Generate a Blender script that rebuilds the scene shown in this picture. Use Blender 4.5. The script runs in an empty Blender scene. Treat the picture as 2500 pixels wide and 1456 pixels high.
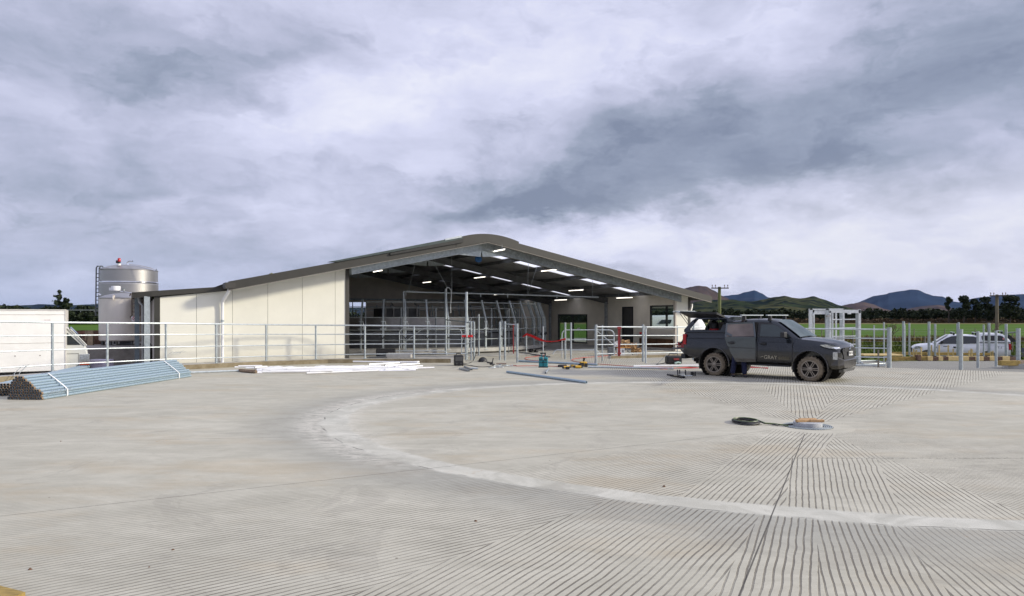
import bpy, bmesh, math, random
from mathutils import Vector, Matrix, noise as mnoise
R = math.radians; PI = math.pi
sc = bpy.context.scene
COL = sc.collection
random.seed(7)
# ---------------------------------------------------------------- camera
H = 1.93; F = 1667.0; HY = 772.0
cd = bpy.data.cameras.new('camera'); cam = bpy.data.objects.new('camera', cd); COL.objects.link(cam)
cam.location = (0, 0, H); cam.rotation_euler = (R(90), 0, 0)
cd.sensor_width = 36; cd.lens = 36*F/2500; cd.shift_y = (HY-728)/2500
cd.clip_start = .1; cd.clip_end = 60000
sc.camera = cam
# ---------------------------------------------------------------- exposure
sc.view_settings.view_transform = 'Standard'; sc.view_settings.look = 'None'
sc.view_settings.exposure = 0.0; sc.view_settings.gamma = 1
# ---------------------------------------------------------------- sun (low, from the right, softened by thin cloud)
SUN = Vector((1.538, -.179, .69)).normalized()
sd = bpy.data.lights.new('sun', 'SUN'); so = bpy.data.objects.new('sun', sd); COL.objects.link(so)
sd.energy = 3.7; sd.angle = R(6.5); sd.color = (1, .92, .74)
so.rotation_euler = SUN.to_track_quat('Z', 'Y').to_euler(); so.location = (30, -5, 30)
# ---------------------------------------------------------------- sky: Nishita behind a broken deck of cloud
W = bpy.data.worlds.new('World'); sc.world = W; W.use_nodes = True
class NT:
    """tiny helper for node maths"""
    def __init__(s, nt): s.t = nt; s.n = nt.nodes; s.l = nt.links
    def val(s, v, sock):
        if hasattr(v, 'links') or hasattr(v, 'is_linked'): s.l.new(v, sock)
        else: sock.default_value = v
    def m(s, op, a, b=0.0, c=0.0, clamp=False):
        n = s.n.new('ShaderNodeMath'); n.operation = op; n.use_clamp = clamp
        s.val(a, n.inputs[0]); s.val(b, n.inputs[1]); s.val(c, n.inputs[2]); return n.outputs[0]
    def noise(s, vec, scale=5, detail=4, rough=.55, dist=0):
        n = s.n.new('ShaderNodeTexNoise'); s.val(vec, n.inputs['Vector'])
        n.inputs['Scale'].default_value = scale; n.inputs['Detail'].default_value = detail
        n.inputs['Roughness'].default_value = rough; n.inputs['Distortion'].default_value = dist
        return n.outputs['Fac']
    def ramp(s, fac, stops, interp='LINEAR'):
        n = s.n.new('ShaderNodeValToRGB'); n.color_ramp.interpolation = interp; s.val(fac, n.inputs[0])
        el = n.color_ramp.elements
        while len(el) > 1: el.remove(el[-1])
        el[0].position = stops[0][0]; el[0].color = col4(stops[0][1])
        for p, c in stops[1:]:
            e = el.new(p); e.color = col4(c)
        return n.outputs[0]
    def mix(s, fac, a, b, mode='MIX'):
        n = s.n.new('ShaderNodeMix'); n.data_type = 'RGBA'; n.blend_type = mode
        s.val(fac, n.inputs[0]); s.val(col4(a) if isinstance(a, tuple) else a, n.inputs[6]); s.val(col4(b) if isinstance(b, tuple) else b, n.inputs[7])
        return n.outputs[2]
    def step(s, v, a, b):   # smooth 0..1 between a and b
        n = s.n.new('ShaderNodeMapRange'); n.interpolation_type = 'SMOOTHSTEP'
        s.val(v, n.inputs[0]); n.inputs[1].default_value = a; n.inputs[2].default_value = b
        n.inputs[3].default_value = 0; n.inputs[4].default_value = 1; return n.outputs[0]
    def xyz(s, vec):
        n = s.n.new('ShaderNodeSeparateXYZ'); s.l.new(vec, n.inputs[0]); return n.outputs
    def vec(s, x, y, z):
        n = s.n.new('ShaderNodeCombineXYZ'); s.val(x, n.inputs[0]); s.val(y, n.inputs[1]); s.val(z, n.inputs[2]); return n.outputs[0]
def col4(c): return (c[0], c[1], c[2], 1) if len(c) == 3 else c
t = NT(W.node_tree); t.n.clear()
out = t.n.new('ShaderNodeOutputWorld'); tc = t.n.new('ShaderNodeTexCoord')
x, y, z = t.xyz(tc.outputs['Generated'])
# azimuth/elevation of the direction, used to lay the big cloud banks
az = t.m('ARCTAN2', x, y); el = t.m('ARCSINE', z)
zc = t.m('ADD', t.m('MAXIMUM', z, 0.0), .34)
cp = t.vec(t.m('DIVIDE', x, zc), t.m('DIVIDE', y, zc), 0.0)
wob = t.noise(cp, 1.6, 6, .6); wob2 = t.noise(t.vec(t.m('MULTIPLY', az, 2.2), t.m('MULTIPLY', el, 4.5), 3.0), 1.8, 6, .6)
azd = t.m('ADD', az, t.m('MULTIPLY', t.m('SUBTRACT', wob, .5), .34))
eld = t.m('ADD', el, t.m('MULTIPLY', t.m('SUBTRACT', wob2, .5), .22))
fine = t.noise(cp, 3.2, 9, .62, .6)
fine2 = t.noise(t.vec(t.m('MULTIPLY', az, 2.6), t.m('MULTIPLY', el, 8.5), 0.0), 2.2, 7, .58, .5)
def pxdir(px, py):
    a = math.atan((px-1250)/F); return a, math.atan((HY-py)/F*math.cos(a))
BL = [(1420, 420, 330, 62, 12, -.75), (1230, 500, 290, 46, 2, -1.0), (1850, 412, 330, 62, -6, -.85), (1560, 478, 330, 40, 2, -.45), (1600, 260, 330, 70, 6, -.55), (1950, 320, 240, 40, 0, -.3),
      (520, 195, 190, 75, 24, -.75), (170, 110, 290, 70, 10, -.6), (330, 462, 170, 45, 20, -.5), (60, 415, 260, 50, 0, -.45),
      (2440, 130, 300, 150, 12, -.95), (2130, 260, 260, 70, 0, -.3), (1200, 215, 420, 130, 0, .5), (800, 260, 220, 60, 12, .55), (1900, 640, 620, 90, 0, .75),
      (1450, 590, 260, 40, 14, .45), (2260, 540, 330, 60, 10, .5), (1700, 60, 500, 120, 0, .35), (350, 650, 560, 60, 0, -.5), (1750, 688, 700, 20, 0, -.55), (2330, 610, 240, 22, 0, -.4),
      (820, 520, 420, 50, 0, .25), (100, 745, 700, 28, 0, .35), (1000, 640, 300, 40, 0, -.1)]
acc = 0.0
for px, py, rx, ry, rot, amp in BL:
    a0, e0 = pxdir(px, py); rx /= F; ry /= F; c, s_ = math.cos(R(rot)), math.sin(R(rot))
    dx = t.m('SUBTRACT', azd, a0); dy = t.m('SUBTRACT', eld, e0)
    u_ = t.m('ADD', t.m('MULTIPLY', dx, c/rx), t.m('MULTIPLY', dy, s_/rx)); v_ = t.m('ADD', t.m('MULTIPLY', dx, -s_/ry), t.m('MULTIPLY', dy, c/ry))
    g = t.m('EXPONENT', t.m('MULTIPLY', t.m('ADD', t.m('MULTIPLY', u_, u_), t.m('MULTIPLY', v_, v_)), -.8))
    acc = t.m('MULTIPLY_ADD', g, amp, acc)
lum = t.m('ADD', t.m('MULTIPLY', acc, .40), .585)
lum = t.m('ADD', lum, t.m('MULTIPLY', t.m('SUBTRACT', fine, .5), .40))
lum = t.m('ADD', lum, t.m('MULTIPLY', t.m('SUBTRACT', fine2, .5), .42))
bn = t.noise(t.vec(t.m('MULTIPLY', azd, 7.0), t.m('MULTIPLY', eld, 13.0), 5.0), 1.0, 7, .58, .3)
bil = t.m('SUBTRACT', .30, t.m('ABSOLUTE', t.m('SUBTRACT', bn, .5)))
lum = t.m('ADD', lum, t.m('MULTIPLY', t.m('SUBTRACT', bil, .22), .75))
lum = t.m('ADD', lum, t.m('MULTIPLY', t.m('SUBTRACT', bn, .5), .30))
cloud = t.ramp(lum, [(.05, (.235, .275, .385)), (.28, (.345, .390, .515)), (.52, (.54, .565, .735)), (.76, (.73, .75, .95)), (1.0, (.90, .91, 1.03))])
# the low band near the horizon is bluer on the left, whiter on the right
lowb = t.m('SUBTRACT', 1.0, t.step(el, .0, .12))
left = t.m('SUBTRACT', 1.0, t.step(az, -.55, .35))
cloud = t.mix(t.m('MULTIPLY', lowb, t.m('MULTIPLY', left, .5)), cloud, (.33, .42, .64))
rightw = t.m('MULTIPLY', t.step(az, .0, .5), t.m('MULTIPLY', t.step(el, .015, .06), t.m('SUBTRACT', 1.0, t.step(el, .12, .22))))
cloud = t.mix(t.m('MULTIPLY', rightw, .35), cloud, (.74, .74, .80))
# out-of-view cloud round the veiled sun and overhead, boosted to add ambient light
dt = t.m('ADD', t.m('ADD', t.m('MULTIPLY', x, SUN.x), t.m('MULTIPLY', y, SUN.y)), t.m('MULTIPLY', z, SUN.z))
glow = t.m('ADD', 1.0, t.m('MULTIPLY', t.step(dt, .72, 1.0), 1.0))
glow = t.m('ADD', glow, t.m('MULTIPLY', t.step(z, .5, .95), .55))
sky = t.n.new('ShaderNodeTexSky'); sky.sky_type = 'NISHITA'; sky.sun_disc = False
sky.sun_elevation = math.asin(SUN.z); sky.sun_rotation = math.atan2(SUN.x, SUN.y)
b1 = t.n.new('ShaderNodeBackground'); t.l.new(sky.outputs[0], b1.inputs[0]); b1.inputs[1].default_value = .10
b2 = t.n.new('ShaderNodeBackground'); t.l.new(cloud, b2.inputs[0]); t.l.new(glow, b2.inputs[1])
mx = t.n.new('ShaderNodeMixShader'); mx.inputs[0].default_value = .93
t.l.new(b1.outputs[0], mx.inputs[1]); t.l.new(b2.outputs[0], mx.inputs[2]); t.l.new(mx.outputs[0], out.inputs[0])

# ---------------------------------------------------------------- materials
MATS = {}
def mat(name, col, rough=.6, metal=0.0, var=.12, vs=4.0, bump=0.0, bs=40.0, col2=None, stretch=None, spec=.5, emit=None, dirt=None, coat=0):
    if name in MATS: return MATS[name]
    m = bpy.data.materials.new(name); m.use_nodes = True; MATS[name] = m
    q = NT(m.node_tree); b = q.n['Principled BSDF']
    tx = q.n.new('ShaderNodeTexCoord'); v = tx.outputs['Object']
    if stretch:
        mp = q.n.new('ShaderNodeMapping'); q.l.new(v, mp.inputs[0]); mp.inputs['Scale'].default_value = stretch; v = mp.outputs[0]
    nz = q.noise(v, vs, 6, .62)
    if col2 is None: col2 = tuple(c*(1-var*1.6) for c in col); c1 = tuple(min(1, c*(1+var)) for c in col)
    else: c1 = col
    c = q.ramp(nz, [(.3, col2), (.7, c1)])
    if dirt:  # dirt = (colour, low z, high z): road dust splashed up from below
        zz = q.xyz(tx.outputs['Object'])[2]
        k = q.m('SUBTRACT', 1.0, q.step(q.m('ADD', zz, q.m('MULTIPLY', q.m('SUBTRACT', q.noise(v, 3, 6, .7), .5), .5)), dirt[1], dirt[2]))
        c = q.mix(q.m('MULTIPLY', k, dirt[3]), c, dirt[0])
    q.l.new(c, b.inputs['Base Color']); b.inputs['Roughness'].default_value = rough; b.inputs['Metallic'].default_value = metal
    b.inputs['Specular IOR Level'].default_value = spec
    b.inputs['Coat Weight'].default_value = coat; b.inputs['Coat Roughness'].default_value = .08
    if emit: b.inputs['Emission Color'].default_value = col4(emit[0]); b.inputs['Emission Strength'].default_value = emit[1]
    if bump:
        bn = q.n.new('ShaderNodeBump'); bn.inputs['Strength'].default_value = bump; bn.inputs['Distance'].default_value = .02
        q.l.new(q.noise(v, bs, 5, .6), bn.inputs['Height']); q.l.new(bn.outputs[0], b.inputs['Normal'])
    return m
GALV = mat('galvanised_steel', (.40, .445, .46), .42, .35, .16, 9, .12, 60)
GALVW = mat('bright_galvanised_pipe', (.50, .545, .565), .38, .25, .12, 9)
GALVD = mat('weathered_galvanised_steel', (.33, .36, .37), .5, .35, .25, 7, .1, 30)
STEELB = mat('blue_tinted_new_pipe', (.33, .425, .49), .42, .35, .16, 5, stretch=(8, 8, 1))
RUST = mat('rusty_pipe_end', (.24, .17, .11), .8, .1, .25, 20)
CREAM = mat('cream_wall_panel', (.74, .725, .635), .62, 0, .03, 1.2, dirt=((.50, .45, .34), .05, .75, .35))
TAUPE = mat('taupe_cladding', (.036, .034, .028), .5, 0, .08, 3)
TAUPED = mat('dark_taupe_flashing', (.05, .046, .040), .55, 0, .1, 3)
INNER = mat('grey_beige_lining', (.58, .53, .46), .6, 0, .08, 1.4)
ROOFU = mat('roof_underside_lining', (.30, .30, .29), .7, 0, .2, 2)
DSTEEL = mat('dark_primer_steel', (.13, .135, .135), .6, .2, .2, 3)
BLACKP = mat('black_plastic', (.018, .018, .02), .5, 0, .3, 8)
RUBBER = mat('black_rubber', (.025, .025, .026), .8, 0, .3, 12, .2, 60)
WHITEP = mat('white_pvc', (.80, .80, .80), .35, 0, .05, 3)
WHITEB = mat('white_painted_panel', (.88, .87, .83), .5, 0, .05, 1.5)
STAIN = mat('brushed_stainless', (.42, .41, .40), .38, .85, .05, 3, .05, 90, stretch=(1, 1, 14))
STAINM = mat('matt_stainless_warm', (.74, .68, .60), .38, .4, .07, 1.6, stretch=(1, 1, .4))
TIMBER = mat('fresh_pine', (.62, .47, .21), .75, 0, .2, 5, .2, 30, stretch=(1, 6, 6))
TIMBERM = mat('mustard_treated_timber', (.36, .25, .07), .8, 0, .3, 5, .2, 30, stretch=(1, 6, 6))
TIMBERB = mat('brown_timber', (.17, .10, .065), .85, 0, .3, 6, .2, 30)
CARD = mat('brown_cardboard', (.42, .26, .12), .85, 0, .2, 6)
REDC = mat('red_plastic', (.55, .03, .03), .5, 0, .15, 8)
REDP = mat('red_painted_steel', (.35, .05, .05), .5, .1, .2, 8)
TEAL = mat('teal_plastic', (.01, .20, .24), .45, 0, .15, 8)
YEL = mat('yellow_plastic', (.65, .38, .03), .5, 0, .15, 8)
GREENP = mat('green_paint', (.02, .25, .12), .5, 0, .15, 8)
BLUEP = mat('blue_paint', (.02, .12, .35), .4, 0, .1, 5)
NAVY = mat('navy_cloth', (.012, .016, .05), .9, 0, .3, 12, .3, 50)
SKIN = mat('skin', (.48, .29, .21), .6, 0, .08, 10)
CHROME = mat('bright_chrome', (.75, .76, .78), .15, 1.0, .02)
TUBE = mat('lit_tube', (1, 1, 1), .4, 0, 0, emit=((1, .93, .80), 3.5))
DGLASS = mat('dark_window_glass', (.018, .024, .028), .04, 0, .1, 1, spec=.8)
def glass_mat(name, tint, refl=.25, rough=.02):
    m = bpy.data.materials.new(name); m.use_nodes = True; q = NT(m.node_tree); q.n.clear()
    o = q.n.new('ShaderNodeOutputMaterial'); tr = q.n.new('ShaderNodeBsdfTransparent'); tr.inputs[0].default_value = col4(tint)
    g = q.n.new('ShaderNodeBsdfGlossy'); g.inputs['Roughness'].default_value = rough
    fr = q.n.new('ShaderNodeLayerWeight'); fr.inputs[0].default_value = .5
    k = q.m('ADD', .05, q.m('MULTIPLY', q.m('POWER', fr.outputs['Facing'], 4.0), refl*2))
    ms = q.n.new('ShaderNodeMixShader'); q.l.new(k, ms.inputs[0]); q.l.new(tr.outputs[0], ms.inputs[1]); q.l.new(g.outputs[0], ms.inputs[2])
    q.l.new(ms.outputs[0], o.inputs[0]); MATS[name] = m; return m
CGLASS = glass_mat('clear_window_glass', (.72, .78, .76), .35)
SGLASS = glass_mat('smoked_window_glass', (.22, .25, .25), .45)
def sheet_mat():
    m = bpy.data.materials.new('translucent_roof_sheet'); m.use_nodes = True; q = NT(m.node_tree); q.n.clear()
    o = q.n.new('ShaderNodeOutputMaterial'); a = q.n.new('ShaderNodeBsdfTranslucent'); a.inputs[0].default_value = (.95, .96, 1, 1)
    b = q.n.new('ShaderNodeBsdfTransparent'); b.inputs[0].default_value = (.9, .93, 1, 1)
    ms = q.n.new('ShaderNodeMixShader'); ms.inputs[0].default_value = .45
    q.l.new(a.outputs[0], ms.inputs[1]); q.l.new(b.outputs[0], ms.inputs[2]); q.l.new(ms.outputs[0], o.inputs[0]); return m
SHEET = sheet_mat()

# ---------------------------------------------------------------- mesh builder
class MB:
    def __init__(s): s.v = []; s.f = []
    def add(s, vs, fs):
        o = len(s.v); s.v += [tuple(p) for p in vs]; s.f += [tuple(i+o for i in f) for f in fs]; return s
    def box(s, c, d, rz=0.0, rx=0.0, ry=0.0):
        M_ = Matrix.Translation(c) @ Matrix.Rotation(rz, 4, 'Z') @ Matrix.Rotation(ry, 4, 'Y') @ Matrix.Rotation(rx, 4, 'X')
        a, b, c_ = d[0]/2, d[1]/2, d[2]/2
        vs = [M_ @ Vector(p) for p in [(-a,-b,-c_),(a,-b,-c_),(a,b,-c_),(-a,b,-c_),(-a,-b,c_),(a,-b,c_),(a,b,c_),(-a,b,c_)]]
        return s.add(vs, [(0,3,2,1),(4,5,6,7),(0,1,5,4),(1,2,6,5),(2,3,7,6),(3,0,4,7)])
    def span(s, x0, x1, y0, y1, z0, z1): return s.box(((x0+x1)/2, (y0+y1)/2, (z0+z1)/2), (abs(x1-x0), abs(y1-y0), abs(z1-z0)))
    def tube(s, pts, r, n=8, closed=False, caps=True, r2=None):
        pts = [Vector(p) for p in pts]; N = len(pts); rings = []; up = None
        for i, p in enumerate(pts):
            if closed: d = pts[(i+1) % N]-pts[i-1]
            else: d = pts[min(i+1, N-1)]-pts[max(i-1, 0)]
            d.normalize()
            if up is None:
                up = Vector((0, 0, 1)) if abs(d.z) < .9 else Vector((1, 0, 0))
            a = d.cross(up)
            if a.length < 1e-4: a = d.cross(Vector((0, 1, 0)))
            a.normalize(); b = a.cross(d).normalized(); up = b
            rr = r if r2 is None else r+(r2-r)*i/max(1, N-1)
            rings.append([p + (a*math.cos(2*PI*k/n) + b*math.sin(2*PI*k/n))*rr for k in range(n)])
        vs = [q for rg in rings for q in rg]; fs = []
        M_ = N if closed else N-1
        for i in range(M_):
            j = (i+1) % N
            for k in range(n): fs.append((i*n+k, i*n+(k+1) % n, j*n+(k+1) % n, j*n+k))
        if caps and not closed: fs.append(tuple(reversed(range(n)))); fs.append(tuple((N-1)*n+k for k in range(n)))
        return s.add(vs, fs)
    def lathe(s, prof, n=24, c=(0, 0, 0), axis='Z', cap=True):
        vs = []
        for r, h in prof:
            for k in range(n):
                a = 2*PI*k/n; p = (r*math.cos(a), r*math.sin(a), h)
                if axis == 'Y': p = (p[0], p[2], p[1])
                if axis == 'X': p = (p[2], p[0], p[1])
                vs.append((p[0]+c[0], p[1]+c[1], p[2]+c[2]))
        fs = []
        for i in range(len(prof)-1):
            for k in range(n): fs.append((i*n+k, i*n+(k+1) % n, (i+1)*n+(k+1) % n, (i+1)*n+k))
        if cap: fs.append(tuple(reversed(range(n)))); fs.append(tuple((len(prof)-1)*n+k for k in range(n)))
        return s.add(vs, fs)
    def prism(s, poly, d, off=(0, 0, 0)):
        """poly: list of 3-D points (planar), d: extrusion vector"""
        n = len(poly); o = Vector(off); d = Vector(d)
        vs = [Vector(p)+o for p in poly]+[Vector(p)+o+d for p in poly]
        return s.add(vs, [tuple(reversed(range(n))), tuple(range(n, 2*n))]+[(i, (i+1) % n, n+(i+1) % n, n+i) for i in range(n)])
    def build(s, name, m, parent=None, smooth=False, loc=None, rz=0.0, bevel=0.0, sharp=35):
        me = bpy.data.meshes.new(name)
        if loc is None and parent is None and s.v:
            xs = [p[0] for p in s.v]; ys = [p[1] for p in s.v]; zs = [p[2] for p in s.v]
            org = ((min(xs)+max(xs))/2, (min(ys)+max(ys))/2, min(zs))
            vs = [(p[0]-org[0], p[1]-org[1], p[2]-org[2]) for p in s.v]; loc = org
        else: vs = s.v
        me.from_pydata(vs, [], s.f); me.update()
        bm = bmesh.new(); bm.from_mesh(me); bmesh.ops.recalc_face_normals(bm, faces=bm.faces); bm.to_mesh(me); bm.free()
        if smooth:
            for p in me.polygons: p.use_smooth = True
            me.set_sharp_from_angle(angle=R(sharp))
        me.materials.append(m)
        o = bpy.data.objects.new(name, me); COL.objects.link(o)
        if parent: o.parent = parent
        if loc: o.location = loc
        o.rotation_euler = (0, 0, rz)
        if bevel:
            b = o.modifiers.new('bevel', 'BEVEL'); b.width = bevel; b.segments = 2; b.limit_method = 'ANGLE'; b.angle_limit = R(40)
        return o
def tag(o, label=None, cat=None, group=None, kind=None):
    if label: o['label'] = label
    if cat: o['category'] = cat
    if group: o['group'] = group
    if kind: o['kind'] = kind
    return o
def thing(name, label, cat, loc=(0, 0, 0), rz=0.0, group=None):
    o = bpy.data.objects.new(name, None); COL.objects.link(o); o.location = loc; o.rotation_euler = (0, 0, rz)
    o.empty_display_size = .3
    return tag(o, label, cat, group)
def copy_tree(o, parent=None):
    c = o.copy(); COL.objects.link(c)
    if parent: c.parent = parent
    for ch in list(o.children): copy_tree(ch, c)
    return c
def evaluated(o, drop=True):
    """bake modifiers into a fresh mesh"""
    dg = bpy.context.evaluated_depsgraph_get(); dg.update()
    me = bpy.data.meshes.new_from_object(o.evaluated_get(dg)); o.modifiers.clear(); o.data = me; return o
def cut(o, cutters):
    for c in cutters:
        m = o.modifiers.new('b', 'BOOLEAN'); m.operation = 'DIFFERENCE'; m.object = c; m.solver = 'EXACT'
    bpy.context.view_layer.update(); evaluated(o)
    for c in cutters: bpy.data.objects.remove(c, do_unlink=True)
    return o
def text_mesh(name, s, size, m, parent, depth=.004):
    cu = bpy.data.curves.new(name, 'FONT'); cu.body = s; cu.size = size; cu.extrude = depth; cu.align_x = 'CENTER'; cu.align_y = 'CENTER'
    o = bpy.data.objects.new(name, cu); COL.objects.link(o); bpy.context.view_layer.update()
    dg = bpy.context.evaluated_depsgraph_get(); me = bpy.data.meshes.new_from_object(o.evaluated_get(dg)); bpy.data.objects.remove(o, do_unlink=True)
    me.materials.clear(); me.materials.append(m)
    o = bpy.data.objects.new(name, me); COL.objects.link(o); o.parent = parent; return o
# where a point of the photograph lies in the place
def G(px, py, z=0.0):
    Y = (H-z)*F/(py-HY); return Vector(((px-1250)/F*Y, Y, z))
def AT(px, py, Y): return Vector(((px-1250)/F*Y, Y, H-(py-HY)/F*Y))
TH = math.atan(.552); UX = Vector((math.cos(TH), math.sin(TH), 0)); WX = Vector((-math.sin(TH), math.cos(TH), 0)); B0 = Vector((-7.05, 29.0, 0))
def SW(s, t_, z=0.0): return B0+UX*s+WX*t_+Vector((0, 0, z))      # shed coordinates to world
def FA(px, py, t_=0.0):                                            # point of the plane t in shed coordinates
    a = (px-1250)/F; Y = (t_+B0.dot(WX))/(a*WX.x+WX.y); p = Vector((a*Y, Y, 0)); return (p-B0).dot(UX), H-(py-HY)/F*Y
HAZE = 0.000008
# ================================================================ THE GROUND
PV = (5.40, 12.40)   # pivot of the round yard (refined below from the photograph)
PV = tuple(G(1972, 1041)[:2])
def yard_material(name, lane=False):
    m = bpy.data.materials.new(name); m.use_nodes = True; q = NT(m.node_tree); b = q.n['Principled BSDF']
    ge = q.n.new('ShaderNodeNewGeometry'); P = ge.outputs['Position']; X, Y, Z = q.xyz(P)
    px_ = q.m('SUBTRACT', X, PV[0]); py_ = q.m('SUBTRACT', Y, PV[1])
    r = q.m('SQRT', q.m('ADD', q.m('MULTIPLY', px_, px_), q.m('MULTIPLY', py_, py_)))
    th = q.m('ARCTAN2', py_, px_)
    # seam between the inner disc and the outer apron: a slightly oval pour line
    ex, ey = 5.409, 13.017; c, s = .9799, -.1996
    dx = q.m('SUBTRACT', X, ex); dy = q.m('SUBTRACT', Y, ey)
    u = q.m('DIVIDE', q.m('ADD', q.m('MULTIPLY', dx, c), q.m('MULTIPLY', dy, s)), 9.115)
    v = q.m('DIVIDE', q.m('ADD', q.m('MULTIPLY', dx, -s), q.m('MULTIPLY', dy, c)), 6.949)
    E_ = q.m('SQRT', q.m('ADD', q.m('MULTIPLY', u, u), q.m('MULTIPLY', v, v)))
    edge = q.noise(P, .9, 5, .6); E_ = q.m('ADD', E_, q.m('MULTIPLY', q.m('SUBTRACT', edge, .5), .03))
    inner = q.m('LESS_THAN', E_, 1.0)
    # grooves: fans of parallel cuts, one fan per sector
    warp = q.m('MULTIPLY', q.m('SUBTRACT', q.noise(P, 1.1, 2, .5), .5), .11)
    warp2 = q.m('MULTIPLY', q.m('SUBTRACT', q.noise(P, 2.6, 3, .55), .5), .022)
    phi = q.m('MODULO', q.m('ADD', q.m('MULTIPLY', th, 180/PI), 540.0), 360.0)     # bearing of the pivot, degrees
    def table(v, tab):
        o = tab[0][1]
        for thr, d_ in tab[1:]:
            g = q.m('GREATER_THAN', v, thr); o = q.m('ADD', q.m('MULTIPLY', o, q.m('SUBTRACT', 1.0, g)), q.m('MULTIPLY', g, d_))
        return o
    def pick(c_, a_, b_): return q.m('ADD', q.m('MULTIPLY', a_, q.m('SUBTRACT', 1.0, c_)), q.m('MULTIPLY', b_, c_))
    back = [(182, 192), (205, 214), (224, 236), (240, 248), (256, 263), (277, 292), (305, 320), (335, 349)]
    dout = table(phi, [(0, 9), (16, 24), (33, 36), (49, 57.5), (62.5, 65.5), (67.2, 69.5), (73.5, 79), (90, 99), (108, 120), (132, 145), (158, 170)]+back)
    dinn = table(phi, [(0, 9), (16, 24), (33, 42), (62, 76), (88, 106), (118, 132), (146, 158), (170, 178)]+back)
    nb = lambda a_: q.m('ADD', q.m('MULTIPLY', px_, -math.sin(R(a_))), q.m('MULTIPLY', py_, math.cos(R(a_))))   # signed distance from the line of bearing a_ through the pivot
    front = q.m('LESS_THAN', py_, .3)
    inA = q.m('MULTIPLY', front, q.m('MULTIPLY', q.m('LESS_THAN', nb(58.5), .46), q.m('GREATER_THAN', nb(58.5), -.52)))
    inA2 = q.m('MULTIPLY', front, q.m('MULTIPLY', q.m('GREATER_THAN', nb(66.5), .20), q.m('MULTIPLY', q.m('LESS_THAN', nb(58.5), .46), q.m('LESS_THAN', Y, 9.27))))
    inB = q.m('MULTIPLY', q.m('LESS_THAN', Y, 9.27), q.m('MULTIPLY', q.m('LESS_THAN', nb(66.5), .20), q.m('GREATER_THAN', nb(66.5), -.86)))
    inA = q.m('MULTIPLY', inA, q.m('GREATER_THAN', Y, 9.27))
    dinn = pick(inA, dinn, 58.5); dinn = pick(inA2, dinn, 58.5); dinn = pick(inB, dinn, 67.0)
    ang = q.m('MULTIPLY', pick(inner, dout, dinn), PI/180)
    sn = q.m('SUBTRACT', q.m('MULTIPLY', py_, q.m('COSINE', ang)), q.m('MULTIPLY', px_, q.m('SINE', ang)))
    sn = q.m('ADD', sn, q.m('ADD', q.m('MULTIPLY', warp, .4), warp2))
    if lane:
        sn = q.m('ADD', q.m('MULTIPLY', X, .93), q.m('ADD', q.m('MULTIPLY', Y, -.36), warp2))
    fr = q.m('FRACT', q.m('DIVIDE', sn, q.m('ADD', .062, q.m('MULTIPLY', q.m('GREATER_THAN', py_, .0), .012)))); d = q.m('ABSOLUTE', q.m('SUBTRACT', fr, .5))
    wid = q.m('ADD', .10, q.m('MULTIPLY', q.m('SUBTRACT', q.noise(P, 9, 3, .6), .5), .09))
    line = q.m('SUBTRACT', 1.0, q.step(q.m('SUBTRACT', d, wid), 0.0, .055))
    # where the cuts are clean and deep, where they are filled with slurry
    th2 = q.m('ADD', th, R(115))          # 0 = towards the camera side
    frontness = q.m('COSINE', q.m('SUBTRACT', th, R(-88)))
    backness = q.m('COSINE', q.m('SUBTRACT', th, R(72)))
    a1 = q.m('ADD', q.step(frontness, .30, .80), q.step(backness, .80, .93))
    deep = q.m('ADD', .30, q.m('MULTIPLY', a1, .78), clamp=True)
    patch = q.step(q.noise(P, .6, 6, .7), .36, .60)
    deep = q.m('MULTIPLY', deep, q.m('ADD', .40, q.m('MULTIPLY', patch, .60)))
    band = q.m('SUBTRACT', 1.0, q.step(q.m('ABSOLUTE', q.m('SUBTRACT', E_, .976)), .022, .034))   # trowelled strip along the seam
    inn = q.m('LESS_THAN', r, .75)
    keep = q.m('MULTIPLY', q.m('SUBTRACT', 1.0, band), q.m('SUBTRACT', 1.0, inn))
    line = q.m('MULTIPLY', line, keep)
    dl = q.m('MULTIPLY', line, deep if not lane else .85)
    # base colour: streaks of float marks, tan slurry, chalky bloom
    stv = q.vec(q.m('MULTIPLY', th, 2.2), q.m('MULTIPLY', r, 2.6), 0.0)
    streak = q.noise(q.vec(q.m('MULTIPLY', X, .75), q.m('MULTIPLY', Y, 1.7), 0.0), 1.1, 9, .70, .9)
    streak2 = q.noise(q.vec(q.m('MULTIPLY', X, 1.6), q.m('MULTIPLY', Y, 5.0), 7.0), 2.4, 9, .74, .7)
    big = q.noise(P, .30, 6, .6, .4); tan_ = q.noise(q.vec(q.m('MULTIPLY', X, .5), q.m('MULTIPLY', Y, 1.1), 9.0), .8, 7, .65)
    spk = q.noise(P, 55, 3, .7)
    mixf = q.m('ADD', q.m('MULTIPLY', streak, .5), q.m('ADD', q.m('MULTIPLY', big, .3), q.m('MULTIPLY', streak2, .25)))
    base = q.ramp(mixf, [(.33, (.330, .315, .255)), (.49, (.415, .398, .325)), (.60, (.490, .470, .388)), (.72, (.59, .568, .478))])
    base = q.mix(q.m('MULTIPLY', q.step(tan_, .50, .70), .38), base, (.42, .34, .22))
    fi = q.m('SUBTRACT', 1.0, inner)
    nearedge = q.m('MULTIPLY', fi, q.m('SUBTRACT', 1.0, q.step(E_, 1.03, 1.20)))
    base = q.mix(q.m('MULTIPLY', nearedge, .42), base, (.225, .235, .225))
    bandc = q.mix(q.step(q.noise(P, 1.6, 6, .65, 1.0), .35, .68), (.40, .395, .34), (.58, .57, .50))
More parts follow.
